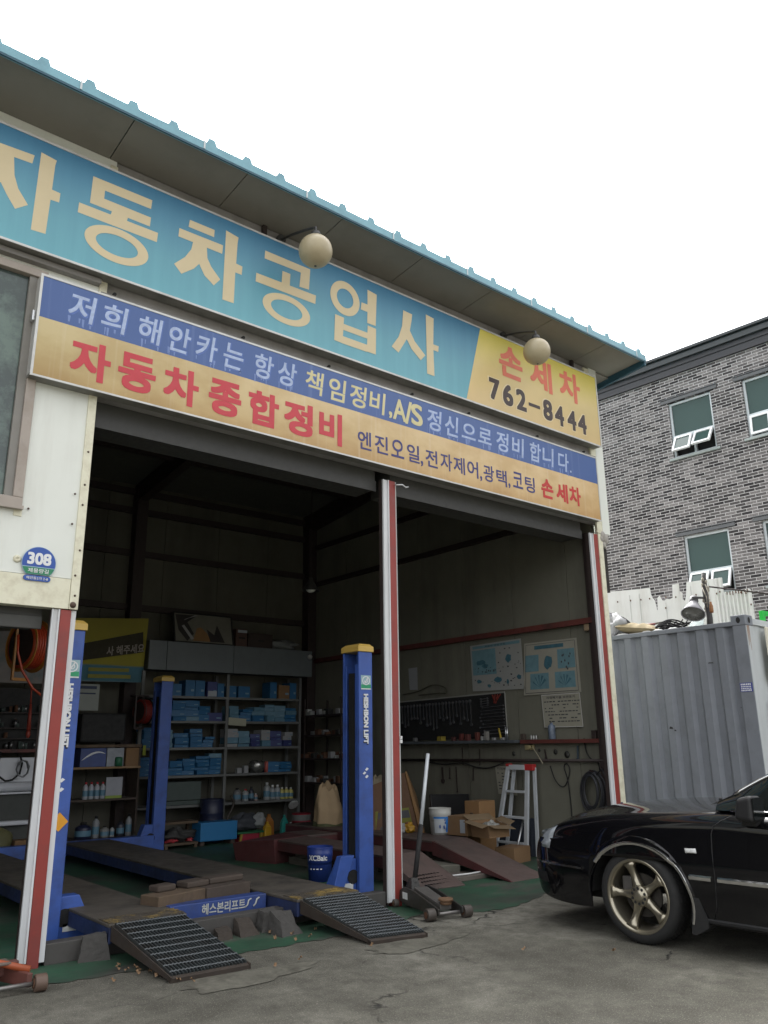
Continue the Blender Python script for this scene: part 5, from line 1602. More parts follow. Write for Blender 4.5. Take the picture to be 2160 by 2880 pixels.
sm = [(3.5, .05, .05, (.12, .12, .12), 'grey block at the far end of the grey wall shelf'), (2.95, .09, .06, (.26, .20, .03), 'yellow handled tool heap on the grey wall shelf'), (2.7, .05, .05, (.08, .03, .025), 'low dark red box on the grey wall shelf left of the taller ones'), (2.55, .05, .09, (.12, .03, .025), 'tall dark red box on the grey wall shelf'), (2.43, .06, .08, (.11, .035, .03), 'broad dark red box on the grey wall shelf'), (2.25, .05, .10, (.13, .04, .03), 'red brown can shaped box on the grey wall shelf'), (2.16, .035, .05, (.4, .4, .38), 'small white pot on the grey wall shelf'), (2.08, .05, .11, (.22, .21, .19), 'pale upright packet on the grey wall shelf'), (1.95, .04, .03, (.3, .3, .3), 'flat socket tray on the grey wall shelf'), (1.80, .04, .03, (.28, .28, .28), 'second flat socket tray on the grey wall shelf by the board edge')]
for i, (y, w_, h_, c, l) in enumerate(sm):
    small('shelf_box', y, w_, h_, mat('small_thing_%s' % 'abcdefghij'[i], c, .6, var=.25), l, 'small box')
b = MB().bar(rw(1.83, 1.34, .05), rw(1.86, 1.47, .03), .018)
tag(b.build('screwdriver', mat('yellow_grip', (.42, .30, .03), .45)), 'yellow handled screwdriver standing on the grey wall shelf', 'screwdriver')
for k, y in enumerate((1.74, 1.715)):
    p = rw(y, 1.33, .05)
    tag(MB().cyl((p[0], p[1], zs_), (p[0], p[1], zs_+.16), .011, 10).build('steel_tube', ALU), ['left', 'right'][k]+' one of two shiny steel tubes on the shelf by the tool board edge', 'tube', 'steel tubes on the shelf')
# pipe, outlet, cables, hose
p, q = rw(3.9, 1.07, .05), rw(.22, 1.085, .05)
tag(MB().cyl(p, q, .018, 10).build('wall_pipe', STEEL_DK), 'dark horizontal pipe along the right wall below the shelves', 'pipe')
o = rw(1.34, 1.235, .0)
so = thing('socket_outlet', 'yellowed socket outlet below the wall shelf with a plug in it', 'outlet', o)
MB().box((o[0]-.03, o[1]-.07, o[2]-.03), (o[0]-.002, o[1]+.07, o[2]+.03)).build('box', mat('yellowed_plastic', (.34, .29, .15), .5), so, .005)
MB().cyl((o[0]-.032, o[1]-.03, o[2]), (o[0]-.07, o[1]-.03, o[2]+.005), .02, 12).build('plug', mat('yellowed_plastic', (0, 0, 0)), so)
def cable(name, pts, r, m, label, off=.03, cat='cable', group='cables on the right wall'):
    P = [Vector(rw(y, z, off+.02*((i % 3)-1)*.5)) for i, (y, z) in enumerate(pts)]
    out = []
    for i in range(len(P)-1):
        p0 = P[max(i-1, 0)]; p1, p2 = P[i], P[i+1]; p3 = P[min(i+2, len(P)-1)]
        for k in range(6):
            t = k/6
            out.append(.5*((2*p1)+(p2-p0)*t+(2*p0-5*p1+4*p2-p3)*t*t+(3*p1-p0-3*p2+p3)*t**3))
    out.append(P[-1])
    return tag(MB().tube(out, r, 6).build(name, m), label, cat, group)
cable('cable', [(1.31, 1.235), (1.24, 1.15), (1.16, 1.04)], .006, mat('pale_cable', (.30, .27, .19), .5), 'pale cable hanging down from the yellowed outlet', .07)
cable('cable', [(3.3, 1.05), (2.9, 1.02), (2.55, 1.04), (2.3, .99), (2.05, .985), (1.8, 1.05)], .009, BLACK, 'black cable sagging along under the wall pipe')
cable('cable', [(1.05, 1.02), (1.0, .88), (.93, .80), (.86, .79), (.80, .86), (.76, .98), (.80, 1.05), (.84, 1.0), (.80, .86), (.78, .6), (.78, .45)], .007, BLACK, 'thin black cord looped beside the ladder')
cable('cable', [(3.75, 2.0), (3.4, 2.03), (3.1, 2.10), (2.85, 2.05), (2.83, 1.97), (3.0, 1.98), (3.4, 1.97)], .008, mat('olive_cord', (.05, .05, .03), .7), 'olive cord lying in a flat loop on top of the tool board')
cable('cable', [(.52, 1.33), (.50, 1.18), (.44, 1.1), (.36, 1.08), (.33, .98)], .008, BLACK, 'black lead running down to the hose coil')
hc = thing('hose_coil', 'thick black air hose coiled and hung on the wall by the door', 'hose', rw(.46, .55, .05))
random.seed(6)
cen = Vector(rw(.46, .75, .09))
HOSE = mat('black_hose', (.020, .021, .025), .5, var=.2)
for k in range(6):
    b = MB()
    ry, rz_ = .095+.016*k-.01*random.random(), .165+.016*k
    sh_ = .012*k
    b.tube([cen+Vector((-.028+.011*k, ry*math.cos(2*PI*i/36)+.012*math.sin(k*2), rz_*math.sin(2*PI*i/36)-sh_*.5)) for i in range(37)], .0115, 8, caps=False)
    b.build('loop', HOSE, hc)
MB().tube([cen+Vector((0, -.08, .18)), cen+Vector((-.01, -.16, .24)), cen+Vector((0, -.22, .10)), cen+Vector((0, -.24, -.10)), cen+Vector((0, -.23, -.25))], .010, 8).build('hose_end', HOSE, hc)
MB().bar(cen+Vector((.06, -.02, .2)), cen+Vector((-.05, -.02, .22)), .018).build('hook', STEEL_DK, hc)
# hand tools hanging on the wall
hang = [(2.95, .98, .18, .028, 'wide dark tool hanging on the wall under the pipe by the jack handle'), (2.80, .98, .14, .012, 'slim dark tool on a hook left of the thin rods'), (2.68, .99, .32, .010, 'long thin rod hanging on the wall under the pipe'), (2.35, 1.0, .17, .009, 'short thin rod with a bent tail hanging on the wall'), (1.12, 1.21, .10, .014, 'small dark tool hanging under the red shelf'), (.62, 1.25, .16, .02, 'bluish dark tool hanging under the red shelf by the door'), (2.22, 1.22, .2, .006, 'thin wire hanging between shelf and pipe'), (2.55, 1.24, .22, .006, 'pair of thin dark straps hanging from the grey shelf')]
for i, (y, z, l, w_, lab) in enumerate(hang):
    a = rw(y, z, .02); c = rw(y+random.uniform(-.03, .02), z-l, .02)
    b = MB().bar(a, c, w_, .01, up=(1, 0, 0)).cyl(Vector(c)+Vector((.004, 0, 0)), Vector(c)-Vector((.008, 0, 0)), w_*1.2, 8)
    tag(b.build('hanging_tool', STEEL_DK if i != 5 else mat('bluish_tool', (.04, .06, .08), .5)), lab, 'tool', 'tools hanging on the right wall')
for i, (y, z, r) in enumerate(((1.62, 1.16, .028), (1.2, 1.20, .02), (.95, 1.18, .03), (.7, 1.6, .05), (.78, 1.15, .04))):
    p = rw(y, z, .0)
    MB().lathe([(.001, .003), (r, .002)], (p[0]-.003, p[1], p[2]), 12, M=Matrix.Rotation(-PI/2, 4, 'Y')).build('wall_stain', mat('dark_smear', (.05, .05, .045), .8) if i != 3 else mat('pale_smear', (.25, .26, .27), .8), gar, recalc=True)
p = rw(.31, 2.62, 0)
tag(MB().box((p[0]-.05, p[1]-.05, p[2]-.06), (p[0]-.002, p[1]+.05, p[2]+.06)).build('switch_box', mat('aged_tan_plastic', (.30, .22, .14), .5), bevel=.006), 'small tan switch box high on the right wall at the door', 'switch box')
# ladder
lad = thing('step_ladder', 'folded aluminium step ladder with red caps leaning on the right wall', 'ladder', (3.1, 1.45, 0))
def rail(b, y0, y1, x0, x1, z1, w=.052, t=.022):
    b.bar((x0, y0, .012), (x1, y1, z1), t, w, up=(0, 1, 0))
LT = (1.62, 1.50); RT = (1.205, 1.195); H = 1.035
for nm, (yb, yt) in (('rail', (1.70, 1.495)), ('rail', (1.205, 1.195))):
    b = MB(); b.bar((2.985, yb, .012), (3.085, yt, H), .03, .055, up=(0, 1, 0))
    b.build(nm, ALU_SATIN, lad, .004)
for yb, yt in ((1.62, 1.43), (1.125, 1.115)):
    b = MB(); b.bar((3.10, yb, .012), (3.115, yt, H-.03), .024, .045, up=(0, 1, 0))
    b.build('rear_rail', ALU_SATIN, lad, .003)
for z in (.15, .435, .725):
    k = z/H
    y0 = 1.70+(1.495-1.70)*k; y1 = 1.205+(1.195-1.205)*k; x = 2.985+.10*k
    MB().box((x-.018, y1+.028, z-.012), (x+.05, y0-.028, z+.014)).build('step', ALU_SATIN, lad, .004)
MB().box((3.055, 1.22, H-.06), (3.11, 1.47, H)).build('top_step', ALU_SATIN, lad, .005)
CAPR = mat('red_plastic_cap', (.42, .03, .03), .45)
MB().box((3.06, 1.095, H-.065), (3.13, 1.228, H+.008)).build('cap', CAPR, lad, .008)
MB().box((3.06, 1.465, H-.02), (3.12, 1.525, H+.012)).build('cap', CAPR, lad, .006)
tag(MB().cyl((2.88, 1.28, .02), (3.08, 1.30, .42), .013, 10).sphere((3.08, 1.30, .42), .022, 10, 8).build('steel_lever', ALU), 'shiny steel lever standing behind the ladder steps', 'lever')
tag(MB().box((3.14, 1.25, .0), (3.226, 1.78, .42)).build('blue_board', mat('dark_blue_board', (.030, .038, .055), .6), bevel=.004), 'dark blue board standing on the floor behind the ladder', 'board')
tag(MB().box((3.12, .25, .0), (3.226, 1.0, .07)).build('dark_plinth', STEEL_DK), 'dark low plinth on the floor at the wall foot by the door', 'plinth')

# ------------------------------------------------------------------ things on and behind the platform lift
ZP = .29
def bucket(c, r, h, label, m_body, m_band=None, text=None):
    t = thing('bucket', label, 'bucket', c)
    b = MB().lathe([(r*.86, 0), (r*.99, h*.72), (r*1.02, h*.74), (r*1.02, h*.86), (r*1.0, h*.87), (r*1.04, h*.98), (r*1.04, h), (r*.98, h), (r*.96, h*.5), (.001, h*.5)], c, 32)
    b.build('body', m_body, t)
    if m_band:
        b = MB().lathe([(r*.885, h*.10), (r*.985, h*.66), (r*.988, h*.68), (r*.985, h*.68)], (c[0], c[1], c[2]), 32)
        q = MB(); n = 32
        q.grid(lambda u, v: (c[0]+(r*(.87+.13*(.08+.6*v)/.72)+.003)*math.cos(u*2.2-2.9), c[1]+(r*(.87+.13*(.08+.6*v)/.72)+.003)*math.sin(u*2.2-2.9), c[2]+h*(.08+.58*v)), 20, 6)
        q.build('paper_band', m_band, t)
    return t
c = (2.14, 1.74, ZP)
bk = bucket(c, .125, .285, 'white plastic bucket with a blue striped paper band on the maroon lift', mat('grubby_white_bucket', (.44, .44, .41), .5, var=.08, dirt=(.24, .22, .17), damt=.5), mat('pale_band', (.42, .45, .47), .5))
def band(a0, a1, z0, z1, off, m, nm):
    q = MB()
    q.grid(lambda u, v: (c[0]+(.125*(.87+.13*(z0+(z1-z0)*v)/.205)+off)*math.cos(a0+(a1-a0)*u), c[1]+(.125*(.87+.13*(z0+(z1-z0)*v)/.205)+off)*math.sin(a0+(a1-a0)*u), c[2]+z0+(z1-z0)*v), 14, 4)
    q.build(nm, m, bk)
LB = mat('bright_blue_print', (.02, .17, .50), .45, var=.3, scale=20)
band(-2.95, -.7, .175, .195, .0045, LB, 'blue_stripe')
band(-1.75, -1.25, .03, .174, .0045, LB, 'blue_panel')
random.seed(15)
q = MB()
for k in range(8):
    a = random.uniform(-2.6, -1.8); z = random.uniform(.05, .15)
    q.add([(c[0]+.127*math.cos(a+da), c[1]+.127*math.sin(a+da), c[2]+z+dz) for da, dz in ((0, 0), (.12, 0), (.12, .03), (0, .02))], [(0, 1, 2, 3)])
q.build('print_marks', mat('dark_blue_print', (.03, .07, .25), .5), bk)
def carton(name, a, c_, label, m=CARD, rz=0, group='cardboard boxes by the right wall', tape=False, cat='box'):
    cx, cy = (a[0]+c_[0])/2, (a[1]+c_[1])/2
    M = Matrix.Translation((cx, cy, 0)) @ Matrix.Rotation(rz, 4, 'Z') @ Matrix.Translation((-cx, -cy, 0))
    t = thing(name, label, cat, (cx, cy, a[2]), group)
    MB().box(a, c_, M).build('shell', m, t, .004)
    z = c_[2]
    MB().box((a[0]+.002, a[1]+.002, z+.0005), ((a[0]+c_[0])/2-.002, c_[1]-.002, z+.005), M).box(((a[0]+c_[0])/2+.002, a[1]+.002, z+.0005), (c_[0]-.002, c_[1]-.002, z+.005), M).build('flaps', m, t)
    if tape:
        MB().box((a[0]-.0015, a[1]+.03, a[2]+.03), (a[0]+.001, a[1]+.10, z-.03), M).build('label_patch', mat('pale_label', (.34, .37, .40), .6), t)
    return t
carton('cardboard_box', (2.16, 1.36, ZP), (2.5, 1.66, ZP+.20), 'brown cardboard box with a pale side label next to the white bucket', rz=.12, tape=True)
carton('cardboard_box', (2.52, 1.50, .0), (2.82, 1.72, .63), 'tallest brown cardboard box standing behind the bucket', mat('orange_cardboard', (.24, .135, .058), .85, var=.12), rz=.1)
b = MB().tube([(2.515+.0, 1.60+.035*math.cos(2*PI*k/20), .46+.045*math.sin(2*PI*k/20)) for k in range(21)], .004, 5)
tag(b.build('printed_ring', INK), 'dark ring mark printed on the tallest cardboard box', 'print mark')
cst = thing('torn_carton', 'torn open carton with plastic in it on the lift edge', 'box', (2.33, 1.14, ZP), 'cardboard boxes by the right wall')
b = MB()
lo = [Vector(q) for q in ((2.20, 1.02, ZP), (2.50, 1.0, ZP), (2.53, 1.25, ZP), (2.19, 1.27, ZP))]
hi = [Vector(q) for q in ((2.17, 1.0, ZP+.13), (2.52, 1.02, ZP+.11), (2.55, 1.26, ZP+.16), (2.16, 1.29, ZP+.17))]
for i in range(4):
    j = (i+1) % 4
    ctr = (lo[0]+lo[2])/2
    ins = lambda q: q+(Vector((ctr.x, ctr.y, q.z))-q)*.03
    b.hexa([lo[i], lo[j], ins(lo[j]), ins(lo[i])], [hi[i], hi[j], ins(hi[j]), ins(hi[i])])
b.add(lo, [(0, 1, 2, 3)])
b.build('shell', CARD, cst)
b = MB()
for i, (d, dz) in enumerate(((Vector((0, -.10, 0)), -.03), (Vector((.11, 0, 0)), .03), (Vector((0, .1, 0)), .05), (Vector((-.1, 0, 0)), -.02))):
    j = (i+1) % 4
    e = Vector((0, 0, .003))
    p = [hi[i]+e, hi[j]+e, hi[j]+d+Vector((0, 0, dz)), hi[i]+d*.9+Vector((0, 0, dz+.01))]
    q = [v_+Vector((0, 0, .004)) for v_ in p]
    b.add(p+q, [(0, 1, 2, 3), (7, 6, 5, 4), (0, 4, 5, 1), (1, 5, 6, 2), (2, 6, 7, 3), (3, 7, 4, 0)])
b.build('flaps', mat('pale_cardboard', (.17, .12, .068), .85), cst)
lump('plastic_wrap', (2.35, 1.14, ZP+.01), (.12, .09, .14), mat('clear_wrap', (.24, .24, .22), .3, var=.3), 'crumpled clear wrap inside the torn open carton', 'wrap', 14, .25)
carton('cardboard_box', (2.5, 1.0, .0), (2.85, 1.25, .16), 'low brown cardboard box on the floor right of the torn carton', CARD, rz=.2)
mo = thing('black_monitor', 'flat black screen standing behind the cardboard boxes', 'monitor', (2.95, 2.5, .0))
b = MB().hexa([(2.58, 2.35, .25), (3.17, 2.26, .25), (3.18, 2.30, .25), (2.59, 2.39, .25)], [(2.58, 2.38, .68), (3.17, 2.29, .66), (3.18, 2.33, .66), (2.59, 2.42, .68)])
b.build('shell', BLACK_GLOSS, mo, .006)
MB().box((2.75, 2.30, 0), (3.0, 2.45, .249)).build('stand', BLACK_GLOSS, mo)
# tilted brown box with yellow print
tb2 = thing('tilted_carton', 'large tilted brown carton with yellow green print behind the jack handle', 'box', (2.2, 2.9, 0))
b = MB()
lo = [(1.80, 2.62, .12), (2.50, 2.45, .02), (2.62, 2.95, .02), (1.92, 3.12, .12)]
hi = [(1.92, 2.74, .80), (2.36, 2.62, .95), (2.86, 3.0, .62), (2.10, 3.2, .80)]
b.hexa(lo, hi)
DKC = mat('dark_cardboard', (.115, .062, .035), .85, var=.2)
b.build('shell', DKC, tb2, .008)
b = MB()
b.hexa([(2.505, 2.44, .04), (2.60, 2.45, .04), (2.66, 2.93, .04), (2.625, 2.95, .04)], [(2.365, 2.612, .955), (2.40, 2.62, .96), (2.88, 2.99, .64), (2.865, 3.0, .625)])
b.build('flap', mat('orange_cardboard', (0, 0, 0)), tb2)
Lp, Rp, Rq, Lq = Vector(lo[0]), Vector(lo[1]), Vector(hi[1]), Vector(hi[0])
Fq = lambda u, v: Lp.lerp(Rp, u).lerp(Lq.lerp(Rq, u), v)+Vector((-.002, -.006, .001))
b = MB(); rect(b, Fq, .1, .12, .9, .55)
b.build('printed_field', mat('yellow_green_print', (.15, .15, .02), .7, var=.2), tb2, recalc=False)
Fr = lambda u, v: Fq(u, v)+Vector((-.001, -.003, .0005))
b = MB()
for q in ((.16, .42, .45, .52), (.52, .42, .88, .52), (.2, .25, .5, .36), (.6, .22, .8, .3)):
    rect(b, Fr, *q)
b.build('print_block', INK, tb2, recalc=False)
def paper_sack(c, r, h, label, m, green, seed, name='paper_sack'):
    t = thing(name, label, 'sack', c)
    rnd = random.Random(seed); ph = [rnd.uniform(0, 6.28) for _ in range(6)]
    def fn(u, v, off=0):
        a = 2*PI*u
        fold = 1+.07*math.sin(4*a+ph[0]+3*v)+.05*math.sin(9*a+ph[1]-6*v)+.03*math.sin(15*a+ph[2]+9*v)
        rr = r*(1.02-.10*v)*fold*(1 if v < .72 else 1-(v-.72)*1.1 if v < .97 else .55)+off
        return (c[0]+rr*math.cos(a), c[1]+rr*(.8 if v < .6 else .8-(v-.6)*1.7)*math.sin(a), c[2]+h*v+(.05*math.sin(a*1+ph[3])+.02*math.sin(5*a))*v)
    b = MB().grid(fn, 36, 24, True, True)
    o = b.build('body', m, t)
    if green:
        MB().grid(lambda u, v: fn(u, v*.36, .004), 36, 12, True, True).build('green_base', mat('olive_print', (.075, .080, .035), .8, var=.3, scale=8), t)
    return t
paper_sack((1.84, 3.55, .08), .20, .70, 'tall brown paper sack with an olive base beside the blue lift post', PAPER, True, 5)
paper_sack((2.66, 3.45, .08), .22, .76, 'pale creased paper sack between lift post and red door post', mat('pale_kraft', (.27, .23, .16), .85, var=.12, bump=.6, bscale=12), False, 9)
bo = bucket((.32, 1.55, .0), .125, .32, 'blue oil pail with white lettering behind the front lift post', mat('oil_pail_blue', (.020, .045, .22), .4, var=.1))
cb_ = (.32, 1.55)
def on_pail(a, z): return (cb_[0]+.130*math.cos(-2.35+a/.130), cb_[1]+.130*math.sin(-2.35+a/.130), z)
b = MB()
put_text(b, 'XCBaic', on_pail, 0, .225, .20, .05, .03)
for k in range(4):
    b.add([on_pail(-.08+.035*k, .12), on_pail(-.06+.035*k, .12), on_pail(-.06+.035*k, .13), on_pail(-.08+.035*k, .13)], [(0, 1, 2, 3)])
b.build('lettering', WHITE_INK, bo, recalc=False)
tag(MB().lathe([(.06, 0), (.065, .01), (.065, .16), (.05, .17), (.05, .19)], (2.18, 3.62, .12), 20).build('glass_jar', mat('grey_jar', (.16, .17, .17), .25, var=.3, scale=20)), 'small grey jar between the brown paper sack and the lift post', 'jar')
random.seed(40)
for i, (x, y, cc_) in enumerate(((1.98, 2.1, (.40, .22, .02)), (2.05, 2.2, (.20, .08, .04)), (1.88, 2.15, (.25, .25, .24)))):
    lump('plastic_scrap', (x, y, ZP), (.06, .06, .10), mat('scrap_tone_%s' % 'abc'[i], cc_, .5, var=.4, scale=20), ['orange plastic scrap on the lift by the jack handle', 'red brown scrap on the lift next to the bucket', 'pale crumpled film on the lift by the red post'][i], 'scrap', 50+i, .3)

# ================================================================== back of the shop
YB = 5.55
RACK = mat('grey_rack_steel', (.145, .15, .145), .5, metal=.2, var=.15, dirt=(.09, .085, .08), damt=.6)
rack = thing('storage_rack', 'tall grey steel rack of six shelves along the back wall', 'rack', (1.4, 5.75, 0))
SZ = [.10, .53, 1.02, 1.42, 1.67, 2.015]
SZ = [.10, .535, 1.03, 1.40, 1.665, 2.015]
RZ = (0.05, .53, 1.03, 1.42, 1.67, 2.02)
LZ = [.52, 1.03, 1.28, 1.66, 2.02]
# shelf heights measured on the rack front
SHZ = [.505, .905, 1.285, 1.655, 2.005]
for x in (.06, 1.40, 2.70):
    for y in (YB, YB+.36):
        MB().box((x-.022, y, 0), (x+.022, y+.03, 2.34)).build('upright', RACK, rack)
for z in SHZ:
    for x0, x1 in ((.085, 1.375), (1.425, 2.675)):
        MB().box((x0, YB-.004, z-.035), (x1, YB+.38, z)).build('shelf', RACK, rack, .003)
cab = thing('wall_cabinet', 'long grey overhead cabinet with flat doors above the steel rack', 'cabinet', (1.45, 5.8, 2.36))
CABM = mat('grey_cabinet', (.115, .132, .138), .5, var=.06, dirt=(.09, .10, .10), damt=.4)
MB().box((.08, 5.49, 2.36), (2.86, 5.84, 2.77)).build('body', mat('dark_cabinet_body', (.05, .055, .055), .6), cab)
for x0, x1 in ((.08, .345), (.353, 1.425), (1.433, 2.86)):
    MB().box((x0, 5.465, 2.355), (x1, 5.488, 2.765)).build('door', CABM, cab, .003)
# stacks of parts boxes
BOXB = mat('parts_box_blue', (.016, .105, .23), .5, var=.18, scale=5)
BOXL = mat('parts_box_pale', (.09, .19, .26), .5, var=.15)
BOXN = mat('parts_box_navy', (.035, .045, .15), .5, var=.2)
BOXW = mat('parts_box_white', (.27, .275, .28), .5, var=.12)
rows = ['lowest filled', 'second filled', 'third filled', 'top']
random.seed(77)
protos = {}
MARK = mat('pale_print', (.13, .24, .32), .5)
def parts_box(x, y, z, w, d, h, m, label, group, rz=0, mark=True):
    key = (round(w, 2), round(d, 2), round(h, 2), m.name)
    if key in protos:
        o = dup(protos[key], (x, y, z), label, group, rz)
    else:
        w, d, h = key[:3]
        o = thing('parts_box', label, 'box', (x, y, z), group, rz)
        MB().box((-w/2, -d/2, 0), (w/2, d/2, h)).build('carton', m, o, .003, world=False)
        b = MB().add([(w*.1, -d/2-.0008, h*.30), (w*.4, -d/2-.0008, h*.30), (w*.4, -d/2-.0008, h*.44), (w*.1, -d/2-.0008, h*.44)], [(0, 1, 2, 3)])
        b.build('print', MARK, o, world=False, recalc=False)
        protos[key] = o
    return o
# top row: single larger boxes
for x, w, h, m, l in ((.56, .21, .17, BOXB, 'blue box alone at the left of the top rack shelf'), (.80, .15, .23, BOXB, 'taller blue box left of its twin on the top rack shelf'), (.96, .15, .235, BOXB, 'taller blue box right of its twin on the top rack shelf'), (1.16, .16, .22, BOXN, 'dark box with a pale front on the top rack shelf'), (1.30, .11, .20, BOXB, 'slim blue box by the middle upright on the top rack shelf'), (1.50, .13, .17, BOXB, 'blue box right beside the middle upright, top rack shelf'), (1.70, .20, .17, BOXB, 'wide blue box in the right bay of the top rack shelf'), (2.22, .12, .25, BOXB, 'upright blue box left of the orange carton, top rack shelf'), (2.42, .20, .21, CARD, 'orange brown carton near the right end of the top rack shelf'), (2.585, .12, .25, BOXB, 'upright blue box at the right end of the top rack shelf')):
    parts_box(x, YB+.16, 2.006, w, .24, h, m, l, 'boxes on the top rack shelf')
MB().box((1.09, YB+.035, 2.012), (1.23, YB+.0385, 2.09)).build('pale_front', mat('pale_label', (0, 0, 0)), [o for o in COL.objects if o.get('label', '').startswith('dark box with a pale')][0], world=True)
def stacks(z, zmax, xs_, lab, grp, ms):
    for i, x in enumerate(xs_):
        zz = z+.001
        n = random.randint(3, 6)
        w = random.choice((.19, .22, .16)); m = random.choice(ms)
        for k in range(n):
            h = random.choice((.045, .06, .06, .09))
            if zz+h > zmax: break
            parts_box(x+random.uniform(-.012, .012), YB+.15, zz, w, .22, h, m if random.random() < .8 else random.choice(ms), lab, grp, random.uniform(-.16, .16))
            zz += h+.001
stacks(1.655, 1.95, (.20, .44, .64, .85, 1.04), 'flat blue parts box stacked in the left bay, second rack shelf from the top', 'left bay boxes, second shelf from the top', (BOXB, BOXB, BOXB, BOXL))
stacks(1.655, 1.92, (1.53, 1.75, 1.96, 2.17, 2.36, 2.54), 'flat blue parts box stacked in the right bay, second rack shelf from the top', 'right bay boxes, second shelf from the top', (BOXB, BOXB, BOXL))
stacks(1.285, 1.57, (.20, .46, .70, .94, 1.14), 'flat blue parts box stacked in the left bay, third rack shelf from the top', 'left bay boxes, third shelf from the top', (BOXB, BOXB, BOXB, BOXL))
stacks(1.285, 1.55, (1.53, 1.72, 1.92, 2.10, 2.30, 2.5), 'small pale or navy box in the right bay, third rack shelf from the top', 'right bay boxes, third shelf from the top', (BOXW, BOXN, BOXL))
stacks(.905, 1.20, (.18, .42, .63, .84, 1.05, 1.26), 'flat blue parts box stacked in the left bay, fourth rack shelf from the top', 'left bay boxes, fourth shelf from the top', (BOXB, BOXB, BOXL))
stacks(.905, 1.10, (2.28, 2.46), 'blue parts box at the right end, fourth rack shelf from the top', 'right bay boxes, fourth shelf from the top', (BOXB,))
parts_box(1.22, YB+.16, 1.656, .24, .24, .12, BOXN, 'wide navy box at the right of the left bay, second rack shelf', 'odd boxes on the rack')
tag(MB().add([(1.42, YB-.012, 1.60), (1.72, YB-.012, 1.58), (1.72, YB-.012, 1.69), (1.42, YB-.012, 1.71)], [(0, 1, 2, 3)]).build('price_card', mat('yellow_card', (.33, .33, .25), .6), recalc=False), 'pale card hanging on the front of the rack middle upright', 'card')
# bottles and cans
def bottle(x, y, z, r, h, m, cap_m, label, group, name='bottle', handle=False):
    t = thing(name, label, 'bottle', (x, y, z), group)
    MB().lathe([(r*.9, 0), (r, .006), (r, h*.66), (r*.9, h*.74), (r*.42, h*.84), (r*.36, h*.88)], (x, y, z), 16).build('body', m, t)
    MB().lathe([(r*.42, h*.88), (r*.42, h*.99), (r*.3, h)], (x, y, z), 12).build('cap', cap_m, t)
    MB().lathe([(r*1.015, h*.18), (r*1.015, h*.52)], (x, y, z), 16, cap=False).build('label_band', BOXL if m is not BOXL else BOXW, t)
    return t
REDC = mat('red_cap', (.40, .02, .03), .45)
BW = mat('milky_bottle', (.28, .295, .295), .4, var=.1)
BY = mat('yellow_based_bottle', (.44, .40, .12), .45, var=.15)
BK = mat('dark_bottle', (.03, .032, .045), .4)
for i, (x, r, h, m, cm, l) in enumerate(((1.66, .06, .19, mat('grey_bottle', (.15, .15, .15), .5), BLACK, 'grey bottle at the left of the lower rack shelf'), (1.80, .05, .17, BW, REDC, 'milky bottle with a red cap on the lower rack shelf'), (1.90, .04, .2, BK, BLACK, 'dark slim bottle on the lower rack shelf'), (1.98, .03, .1, mat('pinkish_bottle', (.36, .25, .22), .5), WHITE, 'small pinkish bottle on the lower rack shelf'), (2.17, .05, .25, BW, WHITE, 'tallest milky bottle on the lower rack shelf'), (2.27, .045, .21, BW, WHITE, 'milky bottle right of the tallest on the lower rack shelf'), (2.36, .045, .21, BW, WHITE, 'milky bottle left of the yellowish ones on the lower rack shelf'), (2.44, .04, .17, BY, WHITE, 'left yellowish bottle on the lower rack shelf'), (2.52, .04, .17, BY, WHITE, 'middle yellowish bottle on the lower rack shelf'), (2.60, .04, .16, BY, WHITE, 'right yellowish bottle on the lower rack shelf'))):
    bottle(x, YB+.08, .506, r, h, m, cm, l, 'bottles on the lower rack shelf')
tag(MB().box((1.62, YB+.03, .906), (1.70, YB+.1, .98)).build('white_box', BOXW, bevel=.003), 'small white box left on the fourth rack shelf, right bay', 'box')
tag(MB().box((1.74, YB+.03, .906), (1.81, YB+.1, 1.01)).build('white_box', BOXW, bevel=.003), 'upright white box next to the silver bowl on the rack', 'box')
tag(MB().lathe([(.05, .0), (.10, .02), (.125, .08), (.12, .14), (.10, .17), (.02, .18)], (1.99, YB+.10, .906), 24).build('silver_bowl', mat('dull_silver', (.33, .33, .31), .3, metal=.8)), 'dull silver bowl shaped lamp reflector on the fourth rack shelf', 'bowl')
tag(MB().lathe([(.03, 0), (.032, .14), (.02, .16)], (2.15, YB+.08, .906), 12).build('red_tube', mat('pink_red_tube', (.42, .10, .08), .5)), 'pinkish red tube right of the silver bowl on the rack', 'tube')
# pendant lamps
def pendant(c, label, drop, r=.13):
    t = thing('pendant_lamp', label, 'lamp', (c[0], c[1], c[2]), 'pendant lamps inside the garage')
    MB().lathe([(r, 0), (r*1.02, .006), (r*.55, .10), (r*.25, .16), (r*.2, .2)], c, 24, cap=False).build('shade', mat('dark_lamp_shade', (.05, .05, .048), .5), t)
    MB().sphere((c[0], c[1], c[2]+.045), r*.62, 16, 10, (1, 1, .9)).build('bulb', mat('pale_bulb', (.72, .74, .70), .15), t)
    MB().tube([(c[0], c[1], c[2]+.2), (c[0], c[1], c[2]+drop)], .008, 6).build('stem', STEEL_DK, t)
    return t
pendant((-.62, 2.55, 4.82), 'dark pendant lamp with a pale bulb hanging near the shutter box', .62)
pendant((1.02, 2.0, 5.08), 'small dim pendant lamp next to the middle rafter', .4, .07)
pendant((2.03, 4.3, 3.50), 'dark pendant lamp with a pale bulb low by the back corner column', 1.75)
